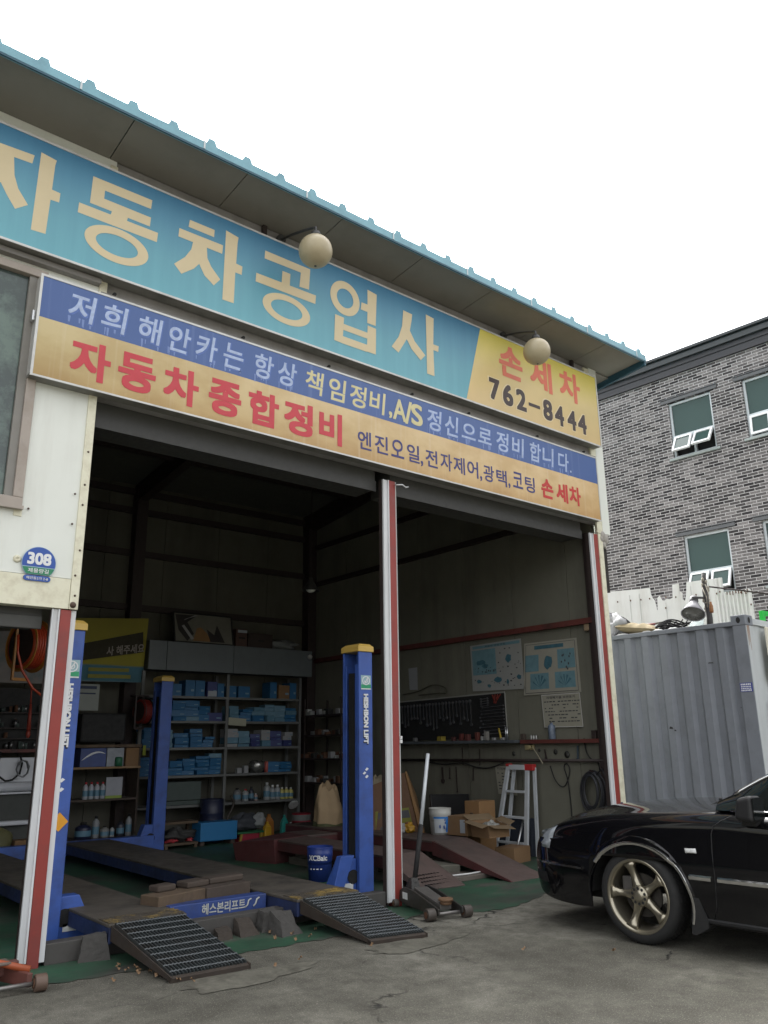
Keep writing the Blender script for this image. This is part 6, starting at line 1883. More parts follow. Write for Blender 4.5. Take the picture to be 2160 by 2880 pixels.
# things on top of the cabinet
mir = thing('leaning_mirror', 'wide black framed mirror with painted reflections leaning on top of the grey cabinet', 'picture', (.98, 5.62, 2.77))  # what the mirror reflects is painted on as flat coloured shapes
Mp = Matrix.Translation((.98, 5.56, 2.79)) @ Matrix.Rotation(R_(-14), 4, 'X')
MB().box((-.47, 0, 0), (.47, .012, .44), Mp).build('panel', mat('dusty_mirror', (.20, .195, .16), .4, metal=.2, var=.4, scale=3), mir)
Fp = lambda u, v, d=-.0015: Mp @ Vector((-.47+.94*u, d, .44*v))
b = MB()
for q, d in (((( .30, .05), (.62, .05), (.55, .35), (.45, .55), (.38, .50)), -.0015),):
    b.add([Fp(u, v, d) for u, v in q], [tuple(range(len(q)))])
b.build('orange_shape', mat('orange_reflection', (.27, .15, .06), .5, var=.3), mir)
b = MB().add([Fp(u, v, -.002) for u, v in ((.55, .5), (.68, .3), (.74, .68), (.86, .05), (.60, .05))], [(0, 1, 2, 3, 4)]).add([Fp(u, v, -.0022) for u, v in ((.02, .95), (.06, .4), (.20, .02), (.32, .30), (.22, .70), (.40, .97))], [(0, 1, 2, 3, 4, 5)])
b.build('dark_shape', mat('dark_reflection', (.035, .03, .028), .5, var=.5, scale=8), mir)
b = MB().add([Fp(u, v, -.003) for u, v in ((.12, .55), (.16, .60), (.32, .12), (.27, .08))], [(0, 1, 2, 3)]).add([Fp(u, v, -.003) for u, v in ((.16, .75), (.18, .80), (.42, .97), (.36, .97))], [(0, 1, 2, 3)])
b.build('pale_streak', mat('pale_reflection', (.34, .34, .33), .4), mir)
MB().box((-.49, -.012, -.022), (.49, .02, -.001), Mp).box((-.49, -.012, .441), (.49, .02, .46), Mp).box((-.49, -.012, -.0005), (-.471, .02, .4405), Mp).box((.471, -.012, -.0005), (.49, .02, .4405), Mp).build('frame', BLACK, mir)
for x0, x1, h, m, l in ((1.50, 1.70, .28, mat('brown_case', (.07, .035, .025), .6, var=.3), 'brown case with a pale label on the grey cabinet'), (1.72, 2.16, .23, mat('dark_brown_case', (.030, .018, .014), .6, var=.3), 'wide dark brown case on the grey cabinet')):
    t = thing('storage_case', l, 'case', ((x0+x1)/2, 5.65, 2.767), 'cases on top of the cabinet')
    MB().box((x0, 5.55, 2.767), (x1, 5.80, 2.767+h)).build('shell', m, t, .012)
    MB().box(((x0+x1)/2-.05, 5.535, 2.767+h*.45), ((x0+x1)/2+.05, 5.549, 2.767+h*.52)).build('handle', BLACK, t)
    if h > .25: MB().box((x0+.03, 5.546, 2.767+h*.78), (x1-.01, 5.549, 2.767+h*.93)).build('label_patch', mat('pale_label', (0, 0, 0)), t)
lump('cloth_bundle', (2.40, 5.66, 2.765), (.24, .12, .15), mat('grey_cloth', (.16, .17, .165), .8, var=.4, scale=8), 'grey cloth bundle at the right end on the cabinet', 'bundle', 23, .3)
tag(MB().sphere((2.80, 5.44, 2.67), .04, 14, 10).cyl((2.80, 5.46, 2.67), (2.80, 5.50, 2.72), .02, 8).build('dome_camera', mat('white_dome', (.40, .40, .38), .4)), 'small pale dome camera at the right end of the grey cabinet', 'camera')
# low things in front of the rack
tag(MB().box((.78, 5.02, .06), (1.34, 5.28, .30)).build('blue_tool_box', mat('bright_blue_box', (.020, .16, .36), .45, var=.08), bevel=.008), 'bright blue box standing low in front of the steel rack', 'tool box')
tag(MB().box((.80, 5.05, .0), (.86, 5.25, .058)).box((1.26, 5.05, .0), (1.32, 5.25, .058)).build('timber_skid', mat('dark_timber', (0, 0, 0))), 'dark timber skids under the bright blue box', 'skid')
for i, (x0, x1, z0, z1, l) in enumerate(((.36, 1.02, .57, .82, 'upper green grey chest on the rack'), (.42, 1.10, .506, .565, 'flat green grey tray under the upper chest'))):
    tag(MB().box((x0, YB-.02, z0), (x1, YB+.30, z1)).build('steel_chest', mat('green_grey_chest', (.055, .075, .068), .55, var=.15), bevel=.008), l+', left bay', 'chest', 'green grey chests on the rack')
dr = thing('oil_drum', 'dark blue drum with a hose on it in front of the rack', 'drum', (1.26, 5.25, 0))
MB().lathe([(.16, 0), (.165, .01), (.165, .19), (.172, .20), (.165, .21), (.165, .38), (.172, .39), (.165, .40), (.165, .56), (.17, .575), (.15, .575), (.14, .56)], (1.16, 5.45, .0), 28).build('shell', mat('dark_navy_drum', (.014, .018, .045), .45), dr)
MB().tube([(1.33+.05*math.sin(i*.7), 5.22, .62-.05*i) for i in range(10)], .018, 8).build('hose', mat('brown_hose', (.035, .028, .02), .6), dr)
bn = thing('low_bench', 'low dark timber bench with scrap on it left of the blue box', 'bench', (.50, 5.2, 0))
MB().box((.26, 5.0, .045), (.74, 5.3, .075)).build('top', WOOD, bn)
for x in (.28, .70): MB().box((x, 5.02, 0), (x+.04, 5.06, .044)).build('leg', WOOD, bn)
MB().box((.26, 5.1, .30), (.78, 5.4, .33)).build('shelf', WOOD, bn)
for x in (.27, .74): MB().box((x, 5.35, .0761), (x+.03, 5.39, .299)).build('upright', WOOD, bn)
for i, (x, l) in enumerate(((.40, 'left pinkish red scrap on the low timber bench'), (.66, 'small red scrap at the right end of the low timber bench'))):
    lump('red_scrap', (x, 5.1, .076), (.09-.05*i, .05, .04), mat('red_scrap_tone', (.40, .04, .05), .5), l, 'scrap', 60+i, .3, 'red scraps on the bench')
lump('junk_heap', (.5, 5.15, .076), (.2, .1, .16), mat('dark_junk', (.03, .03, .028), .7, var=.6, scale=20), 'dark heap of small parts on the low timber bench', 'heap', 71, .35)
lump('cloth_sack', (1.56, 5.2, .14), (.20, .14, .22), mat('grey_blue_sack', (.055, .06, .07), .7, var=.2), 'grey blue stuffed sack beside the dark blue drum', 'sack', 66, .2)
cr2 = thing('crate', 'green rimmed red crate on yellow legs under the grey blue sack', 'crate', (1.56, 5.2, 0))
MB().box((1.42, 5.06, .0), (1.72, 5.3, .11)).build('shell', mat('red_crate', (.30, .025, .045), .5), cr2, .005)
MB().box((1.36, 5.04, .111), (1.80, 5.32, .138)).build('rim', mat('green_crate_rim', (.02, .12, .05), .5), cr2, .004)
MB().bar((1.41, 5.06, 0), (1.43, 5.06, .11), .03).bar((1.74, 5.06, 0), (1.75, 5.06, .11), .03).build('leg', mat('yellow_leg', (.35, .24, .04), .5), cr2)
lump('white_jug', (1.74, 5.12, .17), (.10, .09, .19), BW, 'white plastic jug tipped beside the orange bottle', 'jug', 67, .18)
def floor_bottle(x, w, h, m, label, cap=None, dep=.07, z=.0, y=5.05):
    t = thing('bottle', label, 'bottle', (x, y, z), 'bottles and cans on the floor by the rack')
    b = MB().hexa([(x-w/2, y-dep/2, z), (x+w/2, y-dep/2, z), (x+w/2, y+dep/2, z), (x-w/2, y+dep/2, z)], [(x-w*.42, y-dep/2, z+h*.74), (x+w*.42, y-dep/2, z+h*.74), (x+w*.42, y+dep/2, z+h*.74), (x-w*.42, y+dep/2, z+h*.74)])
    b.build('body', m, t, .012)
    MB().hexa([(x-w*.40, y-dep*.4, z+h*.741), (x+w*.40, y-dep*.4, z+h*.741), (x+w*.40, y+dep*.4, z+h*.741), (x-w*.40, y+dep*.4, z+h*.741)], [(x-w*.15, y-dep*.2, z+h*.9), (x+w*.15, y-dep*.2, z+h*.9), (x+w*.15, y+dep*.2, z+h*.9), (x-w*.15, y+dep*.2, z+h*.9)]).build('shoulder', m, t, .006)
    MB().cyl((x, y, z+h*.9), (x, y, z+h), w*.16, 12).build('cap', cap or m, t)
ORB = mat('orange_brown_jug', (.33, .13, .025), .45, var=.1)
floor_bottle(1.84, .12, .25, mat('yellow_bottle', (.52, .30, .02), .45, var=.08), 'bright yellow bottle on the floor in front of the rack')
floor_bottle(1.93, .16, .34, ORB, 'larger orange brown jug behind the yellow bottle', y=5.16)
floor_bottle(2.08, .12, .33, mat('teal_bottle', (.02, .24, .21), .4, var=.08), 'teal bottle on the floor right of the yellow one', y=4.98)
floor_bottle(2.19, .08, .22, BW, 'white bottle right of the teal one', cap=WHITE, y=4.98)
rb = thing('red_barrel', 'small red barrel with a grey band near the paper sack', 'barrel', (2.42, 5.05, 0))
MB().lathe([(.135, 0), (.14, .01), (.14, .215), (.145, .22), (.14, .225), (.14, .33), (.12, .335)], (2.42, 5.05, 0), 28).build('body', mat('dark_red_paint', (.24, .018, .03), .45, var=.15), rb)
MB().lathe([(.1415, .235), (.1415, .315)], (2.42, 5.05, 0), 28, cap=False).build('band', mat('grey_band', (.16, .17, .16), .5, var=.3, scale=20), rb)
tag(MB().cyl((2.25, 5.0, .45), (2.25, 5.02, .47), .075, 20).build('work_lamp', mat('dim_reflector', (.40, .41, .40), .3)), 'round pale work lamp reflector over the red barrel', 'lamp')
random.seed(90)
for i in range(64):
    x = random.uniform(2.78, 3.15); y = random.uniform(4.6, 5.6); z = random.choice((.75, 1.1, 1.45, 1.75))
    p_ = MB().box((x-.05, y-.04, z), (x+random.uniform(.0, .06), y+.04, z+random.uniform(.04, .10)))
    tag(p_.build('shelf_clutter', random.choice((BOXW, mat('dark_junk', (0, 0, 0)), RUST, GREY_RAIL)), bevel=.004), {.75: 'small oddment on the lowest board', 1.1: 'small oddment on the second board', 1.45: 'small oddment on the third board', 1.75: 'small oddment on the top board'}[z]+' of the dark corner shelves', 'oddment', 'oddments on the dark corner shelves')
cs = thing('corner_shelves', 'dark open shelves in the back right corner of the garage', 'shelves', (2.98, 5.1, 0))
for z in (.75, 1.1, 1.45, 1.75): MB().box((2.74, 4.5, z-.025), (3.2, 5.5, z-.001)).build('board', STEEL_DK, cs)
for x, y in ((2.75, 4.5), (3.19, 4.5), (2.75, 5.48), (3.19, 5.48)): MB().box((x-.012, y-.0, 0), (x+.012, y+.02, 2.0)).build('upright', STEEL_DK, cs)

# ================================================================== back wall to the left of the rack
YL = 5.6
ban = thing('banner', 'yellow and cyan cloth banner with slanted lettering on the back wall', 'banner', (-.4, YL, 2.15))
BX0, BX1 = -1.0, .09
def bfn(u, v): return (BX0+(BX1-BX0)*u-.03*(1-v)*u, YL+.012*math.sin(9*u+2*v), 2.16+.015*u+(.84+.07*u)*v)
m, nt, p = nodes_of('banner_print')
t = nt.nodes.new('ShaderNodeTexCoord'); sp = nt.nodes.new('ShaderNodeSeparateXYZ'); nt.links.new(t.outputs['Object'], sp.inputs[0])
cr_ = ramp(nt, zfac(nt, sp, 0.0, .85), [(0, (.26, .26, .27)), (.04, (.06, .17, .22)), (.27, (.07, .19, .26)), (.30, (.34, .30, .03)), (1, (.30, .26, .03))])
nt.links.new(mixc(nt, noise(nt, coords(nt), 4), cr_, mixc(nt, .3, cr_, (.05, .05, .05))), p.inputs['Base Color']); p.inputs['Roughness'].default_value = .8
MB().grid(bfn, 24, 12).build('cloth', m, ban, recalc=False)
FBn = lambda a, z: (a, YL-.018, z+.26*(a+.35)*.55)
b = MB()
b.add([FBn(-.95, 2.50), FBn(.04, 2.54), FBn(.02, 2.83), FBn(-.95, 2.72)], [(0, 1, 2, 3)])
b.build('dark_field', mat('banner_dark', (.035, .03, .015), .8), ban, recalc=False)
b = MB()
FBt = lambda a, z: (a, YL-.021, z+.26*(a+.35)*.55)
put_text(b, '사 해주세요', FBt, -.22, 2.60, .54, .13, .02)
b.build('lettering', mat('banner_pale', (.28, .25, .22), .8), ban, recalc=False)
b = MB()
FBz = lambda a, z: (a, YL-.018, z)
b.add([FBz(-.72, 2.30), FBz(-.15, 2.31), FBz(-.15, 2.36), FBz(-.72, 2.35)], [(0, 1, 2, 3)])
b.add([FBz(-.72, 2.21), FBz(-.12, 2.22), FBz(-.12, 2.27), FBz(-.72, 2.26)], [(0, 1, 2, 3)])
b.build('pale_rows', mat('banner_straw', (.24, .23, .05), .8), ban, recalc=False)
pst = thing('wall_calendar', 'white wall calendar with two dark title bars below the banner', 'calendar', (-.68, YL, 1.75))
MB().box((-.95, YL+.02, 1.78), (-.53, YL+.03, 2.13)).build('sheet', mat('dull_sheet', (.27, .29, .27), .7, var=.1), pst)
MB().box((-.87, YL+.016, 2.065), (-.57, YL+.019, 2.105)).box((-.84, YL+.016, 1.995), (-.58, YL+.019, 2.015)).build('title_bar', mat('navy_print', (.03, .045, .09), .6), pst)
tag(MB().box((-.83, 5.35, 1.36), (-.22, 5.60, 1.74)).build('black_case', mat('black_matt_case', (.010, .010, .010), .7), bevel=.03), 'large black box on the timber shelf under the calendar', 'box')
ls = thing('timber_shelf', 'timber shelf on the back wall under the black box and cartons', 'shelf', (-.4, 5.6, 1.03))
MB().box((-1.0, 5.35, 1.30), (.02, 5.75, 1.335)).build('board', WOOD, ls)
MB().box((-1.0, 5.35, 1.03), (.02, 5.75, 1.055)).build('board', mat('pale_timber', (.24, .155, .08), .75, var=.2), ls)
for x in (-1.0, .0): MB().box((x-.012, 5.36, .2), (x+.012, 5.74, 1.30)).build('side', mat('dark_timber', (0, 0, 0)), ls)
for z in (.655, .175): MB().box((-.985, 5.36, z-.025), (-.015, 5.74, z)).build('board', mat('dark_timber', (0, 0, 0)), ls)
t = thing('printed_box', 'blue box with a pale swoosh print on the timber shelf', 'box', (-.63, 5.5, 1.056))
MB().box((-.80, 5.37, 1.056), (-.46, 5.6, 1.29)).build('shell', mat('navy_printed', (.035, .06, .19), .5, var=.3, scale=7), t, .004)
b = MB(); b.tube([(-.78+.30*k/10, 5.366, 1.14+.10*math.sin(k/10*2.2)) for k in range(11)], [.004+.01*math.sin(PI*k/10) for k in range(11)], 6); b.build('swoosh', WHITE_INK, t)
tag(MB().box((-.45, 5.37, 1.056), (-.22, 5.6, 1.29)).build('printed_box', mat('pale_printed', (.24, .26, .29), .5, var=.5, scale=9), bevel=.004), 'pale grey printed box between the blue one and the carton', 'box')
tag(MB().box((-.19, 5.37, 1.056), (.0, 5.6, 1.29)).build('cardboard_box', CARD, bevel=.004), 'plain tan carton at the right end of the timber shelf', 'box')
tag(MB().lathe([(.05, 0), (.05, .11), (.03, .12)], (-.29, 5.36, 1.056), 14).build('green_can', mat('dark_green_can', (.02, .12, .06), .5)), 'small dark green can before the pale printed box', 'can')
for k in range(4):
    bottle(-.68+.075*k, 5.42, .656, .034, .21, mat('white_spray_can', (.34, .35, .38), .4), REDC, ['leftmost', 'second', 'third', 'rightmost'][k]+' of four white spray cans with red caps on the dark shelf', 'spray cans with red caps', name='spray_can')
t = thing('leaning_print', 'pale picture with a lime green lower edge leaning on the dark shelf', 'picture', (-.31, 5.42, .656))
MB().box((-.42, 5.40, .69), (-.20, 5.415, .92)).build('picture', mat('pale_picture', (.27, .28, .31), .5, var=.3, scale=6), t)
MB().box((-.42, 5.40, .656), (-.20, 5.415, .689)).build('lime_edge', mat('lime_edge', (.20, .28, .04), .5), t)
for i, (x, r, h, m, l) in enumerate(((-.66, .10, .2, mat('dark_navy_drum', (0, 0, 0)), 'squat dark canister on the bottom shelf'), (-.50, .045, .27, mat('grey_cone_bottle', (.22, .23, .24), .5), 'grey cone necked bottle on the bottom shelf'), (-.38, .055, .14, mat('pale_cube_can', (.20, .20, .19), .5), 'low pale can on the bottom shelf'), (-.28, .03, .13, BW, 'small white topped bottle on the bottom shelf'), (-.17, .05, .2, BK, 'dark round bottle on the bottom shelf'), (-.06, .04, .27, mat('grey_cone_bottle', (0, 0, 0)), 'grey pointed bottle at the right of the bottom shelf'))):
    bottle(x, 5.44, .176, r, h, m, BLACK, l, 'bottles on the bottom timber shelf')
# hose reels
def reel(c, r, w, m_side, m_hose, label, yaw, group='hose reels under the ceiling'):
    t = thing('hose_reel', label, 'hose reel', c, group)
    M = Matrix.Rotation(yaw, 4, 'Z')
    C0 = Vector(c)
    for s in (-1, 1):
        MB().lathe([(r*1.02, s*w/2), (r*1.04, s*w/2+.006), (r*1.02, s*w/2+.012), (r*.84, s*w/2+.010), (r*.84, s*w/2)], C0, 36, axis='X', M=M, cap=False).build('side_ring', m_side, t)
    n = 6
    for k in range(n):
        x = -w/2+w*(k+.5)/n
        MB().lathe([(r*.80+.028*math.sin(a), x+.5*w/n*math.cos(a)*1.05) for a in [2*PI*i/8 for i in range(9)]], C0, 32, axis='X', M=M, cap=False).build('hose_turn', m_hose, t)
    MB().lathe([(r*.78, -w/2), (r*.78, w/2)], C0, 28, axis='X', M=M).build('drum', STEEL_DK, t)
    fr = MB()
    a = M @ Vector((-w/2-.06, 0, 0))
    fr.bar(C0+a+Vector((0, 0, -r*1.35)), C0+a+Vector((0, 0, r*1.25)), .05, .02)
    fr.bar(C0+a+Vector((0, 0, -r*1.32)), C0-a*.2+Vector((0, 0, -r*1.32)), .04, .03).bar(C0+a+Vector((0, 0, r*1.22)), C0-a*.6+Vector((0, 0, r*1.22)), .05, .02)
    fr.build('frame', m_side, t)
    return t
RX0 = Vector((-2.16, 3.35, 2.33))
rl = reel(RX0, .265, .17, mat('orange_yellow_reel', (.34, .145, .02), .5, var=.2), mat('red_orange_hose', (.36, .045, .015), .4, var=.15), 'orange hose reel with red hose hanging behind the left door post', R_(18))
MB().tube([RX0+Vector((-.17, -.22, .08)), RX0+Vector((-.16, -.24, -.10)), RX0+Vector((-.10, -.24, -.28)), RX0+Vector((.02, -.24, -.45)), RX0+Vector((.20, -.24, -.58))], .013, 8).build('free_hose', mat('red_orange_hose', (0, 0, 0)), rl)
MB().bar(RX0+Vector((0, 0, .26)), RX0+Vector((0, 0, 2.98)), .03).build('hanger', STEEL_DK, rl)
tag(MB().tube([(-1.72, 4.6, 2.02), (-1.71, 4.6, 1.80)], .010, 6).cyl((-1.71, 4.6, 1.80), (-1.705, 4.6, 1.5), .014, 8, .026).sphere((-1.705, 4.6, 1.46), .035, 10, 8, (.8, .8, 1.3)).build('hanging_lead', mat('red_lead', (.25, .035, .02), .5)), 'red lead with a shiny end hanging under the orange hose reel', 'lead')
rl2 = reel(Vector((.02, 5.42, 1.77)), .17, .12, STEEL_DK, mat('dark_red_hose', (.20, .02, .015), .5), 'dark red hose reel beside the rack, behind the back lift post', R_(10))
MB().bar((.02, 5.42, 1.95), (.02, 5.85, 2.0), .03).build('wall_arm', STEEL_DK, rl2)
tag(MB().box((.085, 5.47, 1.19), (.125, 5.475, 1.32)).build('lime_tag', mat('lime_tag', (.38, .44, .06), .5)), 'lime green tag hanging on the rack left of the back lift post', 'tag')
# second banner, socket rack, pale counter further left
b2_ = thing('banner', 'creased grey and cyan cloth banner at the far left of the back wall', 'banner', (-1.9, 5.7, 2.1))
MB().grid(lambda u, v: (-2.7+1.55*u, 5.72+.03*math.sin(11*u+5*v)+.015*math.sin(23*u-7*v), 2.12+.74*v*(.72+.28*u)), 30, 16).build('cloth', mat('creased_banner', (.24, .22, .21), .8, var=.35, scale=2.5, dirt=(.06, .15, .18), damt=.9, dscale=1.8), b2_, recalc=False)
sr = thing('socket_rack', 'dark wall board crowded with small tools at the far left', 'tool board', (-1.9, 5.7, 1.25))
MB().box((-2.7, 5.72, 1.24), (-1.15, 5.76, 2.05)).build('board', mat('black_board', (0, 0, 0)), sr)
MB().box((-2.7, 5.60, 1.25), (-1.15, 5.72, 1.29)).build('ledge', STEEL_RED, sr)
random.seed(55)
for i in range(60):
    x = random.uniform(-2.4, -1.25); z = random.choice((1.295, 1.43, 1.56, 1.75))
    h = random.uniform(.05, .11)
    MB().cyl((x, 5.66, z), (x, 5.66, z+h), random.uniform(.014, .026), 8).build('socket', random.choice((mat('dull_chrome_tool', (0, 0, 0)), RUST, mat('green_grey_chest', (0, 0, 0)))), sr)
for z in (1.425, 1.555, 1.745): MB().box((-2.65, 5.63, z-.012), (-1.2, 5.719, z)).build('tier', STEEL_DK, sr)
pc = thing('parts_counter', 'white sheet metal counter with a rounded lower edge at the far left', 'counter', (-1.8, 5.55, 0))
MB().box((-2.6, 5.42, .90), (-1.30, 5.58, 1.19)).build('upper_panel', mat('bright_white_enamel', (.62, .64, .68), .35, var=.04), pc, .008)
MB().cyl((-2.6, 5.40, .845), (-1.30, 5.40, .845), .055, 16).build('rounded_edge', mat('bright_white_enamel', (0, 0, 0)), pc)
MB().box((-2.6, 5.36, .765), (-1.30, 5.46, .785)).build('trim_strip', mat('bright_white_enamel', (0, 0, 0)), pc)
MB().box((-2.6, 5.44, .0), (-1.30, 5.60, .764)).build('lower_panel', mat('dark_lower_panel', (.05, .055, .05), .6), pc)
tag(MB().tube([(-1.78, 5.36, 1.26), (-1.80, 5.35, 1.1), (-1.78, 5.34, .98), (-1.70, 5.34, .92), (-1.62, 5.34, .93), (-1.54, 5.34, 1.0), (-1.52, 5.35, 1.12), (-1.55, 5.36, 1.22)], .012, 8).build('cable', BLACK), 'thick black cable hanging in a U before the white counter', 'cable')
tag(MB().tube([(-1.52+.07*math.cos(i*.8), 5.34-.004*i, 1.06+.10*math.sin(i*.8)) for i in range(20)], .008, 6).build('cable', mat('grey_cable', (.20, .21, .22), .5)), 'tangled grey cable beside the black one on the white counter', 'cable')
tag(MB().box((-2.2, 5.30, .405), (-1.36, 5.41, .46)).build('white_tray', mat('bright_white_enamel', (0, 0, 0)), bevel=.02), 'white tray below the white counter', 'tray')
lump('oil_tank', (-1.78, 5.3, .06), (.22, .12, .34), mat('olive_tank', (.12, .115, .05), .6, var=.3), 'olive rounded tank below the white tray', 'tank', 80, .06)
tag(MB().box((-1.55, 5.2, .06), (-1.30, 5.4, .24)).build('cardboard_box', CARD, bevel=.004), 'brown carton beside the olive tank under the white counter', 'box')
tag(MB().box((-1.62, 5.15, .0), (-1.28, 5.42, .055)).build('timber_plank', WOOD), 'flat plank under the carton and tank at the far left', 'plank')
gh = thing('strut_bar', 'green and red painted bar standing at the left frame edge', 'bar', (-2.96, 1.7, 0))
MB().tube([(-3.03, 1.62, .40), (-2.955, 1.66, .60)], .034, 14).build('red_end', mat('bright_red_paint', (.45, .03, .015), .5), gh)
MB().tube([(-2.955, 1.66, .60), (-2.89, 1.69, .80), (-2.888, 1.69, .815)], [.034, .034, .02], 14).build('green_end', mat('deep_green_paint', (.01, .16, .055), .45), gh)
MB().tube([(-3.03, 1.62, .40), (-3.12, 1.56, .02)], .034, 14).build('foot', STEEL_DK, gh)
tag(MB().tube([(-1.42, 4.9, .93), (-1.46, 4.9, .84), (-1.48, 4.9, .70)], [.01, .016, .02], 8).build('pry_bar', mat('bright_red_paint', (0, 0, 0))), 'thin red pry bar beside the white counter by the post', 'pry bar')
# ================================================================== black saloon parked in front of the right bay
def stretch(tab):
    return [(y if y < .5 else .5+(y-.5)*1.35, v) for y, v in tab]
def pl_interp(x, tab):
    """smooth interpolation through (x, y) pairs sorted by x"""
    if x <= tab[0][0]: return tab[0][1]
    if x >= tab[-1][0]: return tab[-1][1]
    for i in range(len(tab)-1):
        if tab[i][0] <= x <= tab[i+1][0]:
            x1, y1 = tab[i]; x2, y2 = tab[i+1]
            x0, y0 = tab[i-1] if i else (2*x1-x2, 2*y1-y2)
            x3, y3 = tab[i+2] if i+2 < len(tab) else (2*x2-x1, 2*y2-y1)
            t = (x-x1)/(x2-x1)
            m1 = (y2-y0)/(x2-x0)*(x2-x1); m2 = (y3-y1)/(x3-x1)*(x2-x1)
            return (2*t**3-3*t*t+1)*y1+(t**3-2*t*t+t)*m1+(-2*t**3+3*t*t)*y2+(t**3-t*t)*m2
W0 = (.352, -2.183)                       # foot of the left front wheel's outer face
HW = .81                                  # half width
CARZ = R_(-3)
car = thing('parked_car', 'black saloon car with bronze five spoke wheels and chrome trim, parked at the right bay', 'car', (W0[0], W0[1], 0), rz=-CARZ)
# local axes: y forward, x to the car's right; the left flank lies on x = 0, the centre line on x = HW
PAINT, nt, p = nodes_of('black_car_paint')
p.inputs['Base Color'].default_value = (.003, .003, .004, 1)
p.inputs['Roughness'].default_value = .45
p.inputs['Coat Weight'].default_value = 1.0
p.inputs['Coat Roughness'].default_value = .035
p.inputs['Specular IOR Level'].default_value = .05
TRIM = mat('car_black_trim', (.010, .010, .011), .6, var=.1)
CARGLASS = glass('car_glass', (.008, .010, .010), .02)
RIMM, nt, p = nodes_of('bronze_alloy')
p.inputs['Base Color'].default_value = (.34, .31, .24, 1); p.inputs['Metallic'].default_value = .85; p.inputs['Roughness'].default_value = .28
TYRE = mat('tyre_rubber', (.014, .014, .014), .75, var=.2)
halfw = [(-3.62, .52), (-3.55, .62), (-3.4, .72), (-3.1, .785), (-2.6, .81), (.25, .81), (.45, .795), (.60, .765), (.72, .735), (.82, .69), (.89, .63), (.935, .565), (.96, .50)]
ztop_c = [(-3.62, .60), (-3.58, .74), (-3.5, .80), (-3.3, .845), (-2.75, .875), (-.62, .885), (-.45, .885), (-.1, .880), (.2, .868), (.45, .842), (.62, .808), (.75, .758), (.83, .700), (.88, .625), (.92, .54), (.96, .46)]
ztop_e = [(-3.62, .58), (-3.58, .71), (-3.5, .77), (-3.3, .815), (-2.75, .850), (-.62, .852), (-.45, .845), (0, .815), (.3, .792), (.5, .765), (.65, .728), (.75, .688), (.83, .635), (.88, .575), (.92, .505), (.96, .44)]
zbot = [(-3.62, .40), (-3.5, .24), (-3.3, .20), (-2.4, .185), (.4, .185), (.6, .175), (.8, .19), (.9, .23), (.96, .30)]
halfw, ztop_c, ztop_e, zbot = map(stretch, (halfw, ztop_c, ztop_e, zbot))
WF, WRr = (.08, .295), (-2.42, .295)      # wheel centres (y, z)
AR = (.385, .315)                         # arch opening half length and height above the wheel centre
def bottom(y):
    z = pl_interp(y, zbot)
    for cy, cz in (WF, WRr):
        d = abs(y-cy)/AR[0]
        if d < 1: z = max(z, cz-.02+(AR[1]+.02)*math.sqrt(1-d**2.2))
    return z
def section(y):
    h = pl_interp(y, halfw); zc = pl_interp(y, ztop_c); ze = pl_interp(y, ztop_e); zb = bottom(y)
    zm = min(.56, ze-.06)
    pts = [(0, zc), (.30*h, zc-.004), (.58*h, zc-.35*(zc-ze)), (.78*h, ze+.012), (.885*h, ze-.006), (.945*h, ze-.04), (.975*h, ze-.10), (.992*h, zm+.04), (h, zm-.03), (.997*h, max(zb+.06, min(.42, zm-.1))), (.985*h, max(zb+.03, min(.32, zm-.16))), (.965*h, zb+.008), (.955*h, zb)]
    out = []
    q = [pts[0]]+pts+[pts[-1]]
    for i in range(len(pts)-1):
        p0, p1, p2, p3 = [Vector((a, b_)) for a, b_ in (q[i], q[i+1], q[i+2], q[i+3])]
        for k in range(4):
            t = k/4
            out.append(.5*((2*p1)+(p2-p0)*t+(2*p0-5*p1+4*p2-p3)*t*t+(3*p1-p0-3*p2+p3)*t**3))
    out.append(Vector(pts[-1]))
    return out
def side_x(y, z):
    """distance of the left flank from x = 0 at height z"""
    s = section(y)
    for a, b_ in zip(s[16:], s[17:]):
        if (a.y-z)*(b_.y-z) <= 0 and abs(a.y-b_.y) > 1e-6:
            t = (a.y-z)/(a.y-b_.y)
            return HW-(a.x+t*(b_.x-a.x))
    return HW-s[-1].x
Ys = []
y = -3.62
while y < 1.121:
    Ys.append(y)
    near = min(abs(abs(y-WF[0])-AR[0]), abs(abs(y-WRr[0])-AR[0]))
    y += .012 if near < .05 else (.02 if y > .6 or y < -3.4 else .035)
for cy, _ in (WF, WRr):
    Ys += [cy-AR[0]*.9995, cy+AR[0]*.9995, cy-AR[0]*1.0005, cy+AR[0]*1.0005]
Ys = sorted(set(Ys))
b = MB()
secs = [section(y) for y in Ys]
n = len(secs[0])
for side in (-1, 1):
    vs = [(HW+side*p_.x, y, p_.y) for y, s in zip(Ys, secs) for p_ in s]
    fs = [(i*n+j, (i+1)*n+j, (i+1)*n+j+1, i*n+j+1) for i in range(len(Ys)-1) for j in range(n-1)]
    b.add(vs, fs if side > 0 else [f[::-1] for f in fs], True)
for k in (0, -1):     # nose and tail
    s = secs[k]; y = Ys[k]
    b.add([(HW-p_.x, y, p_.y) for p_ in s]+[(HW+p_.x, y, p_.y) for p_ in s[::-1]], [tuple(range(2*n))], False)
body = b.build('body', PAINT, car, world=False)
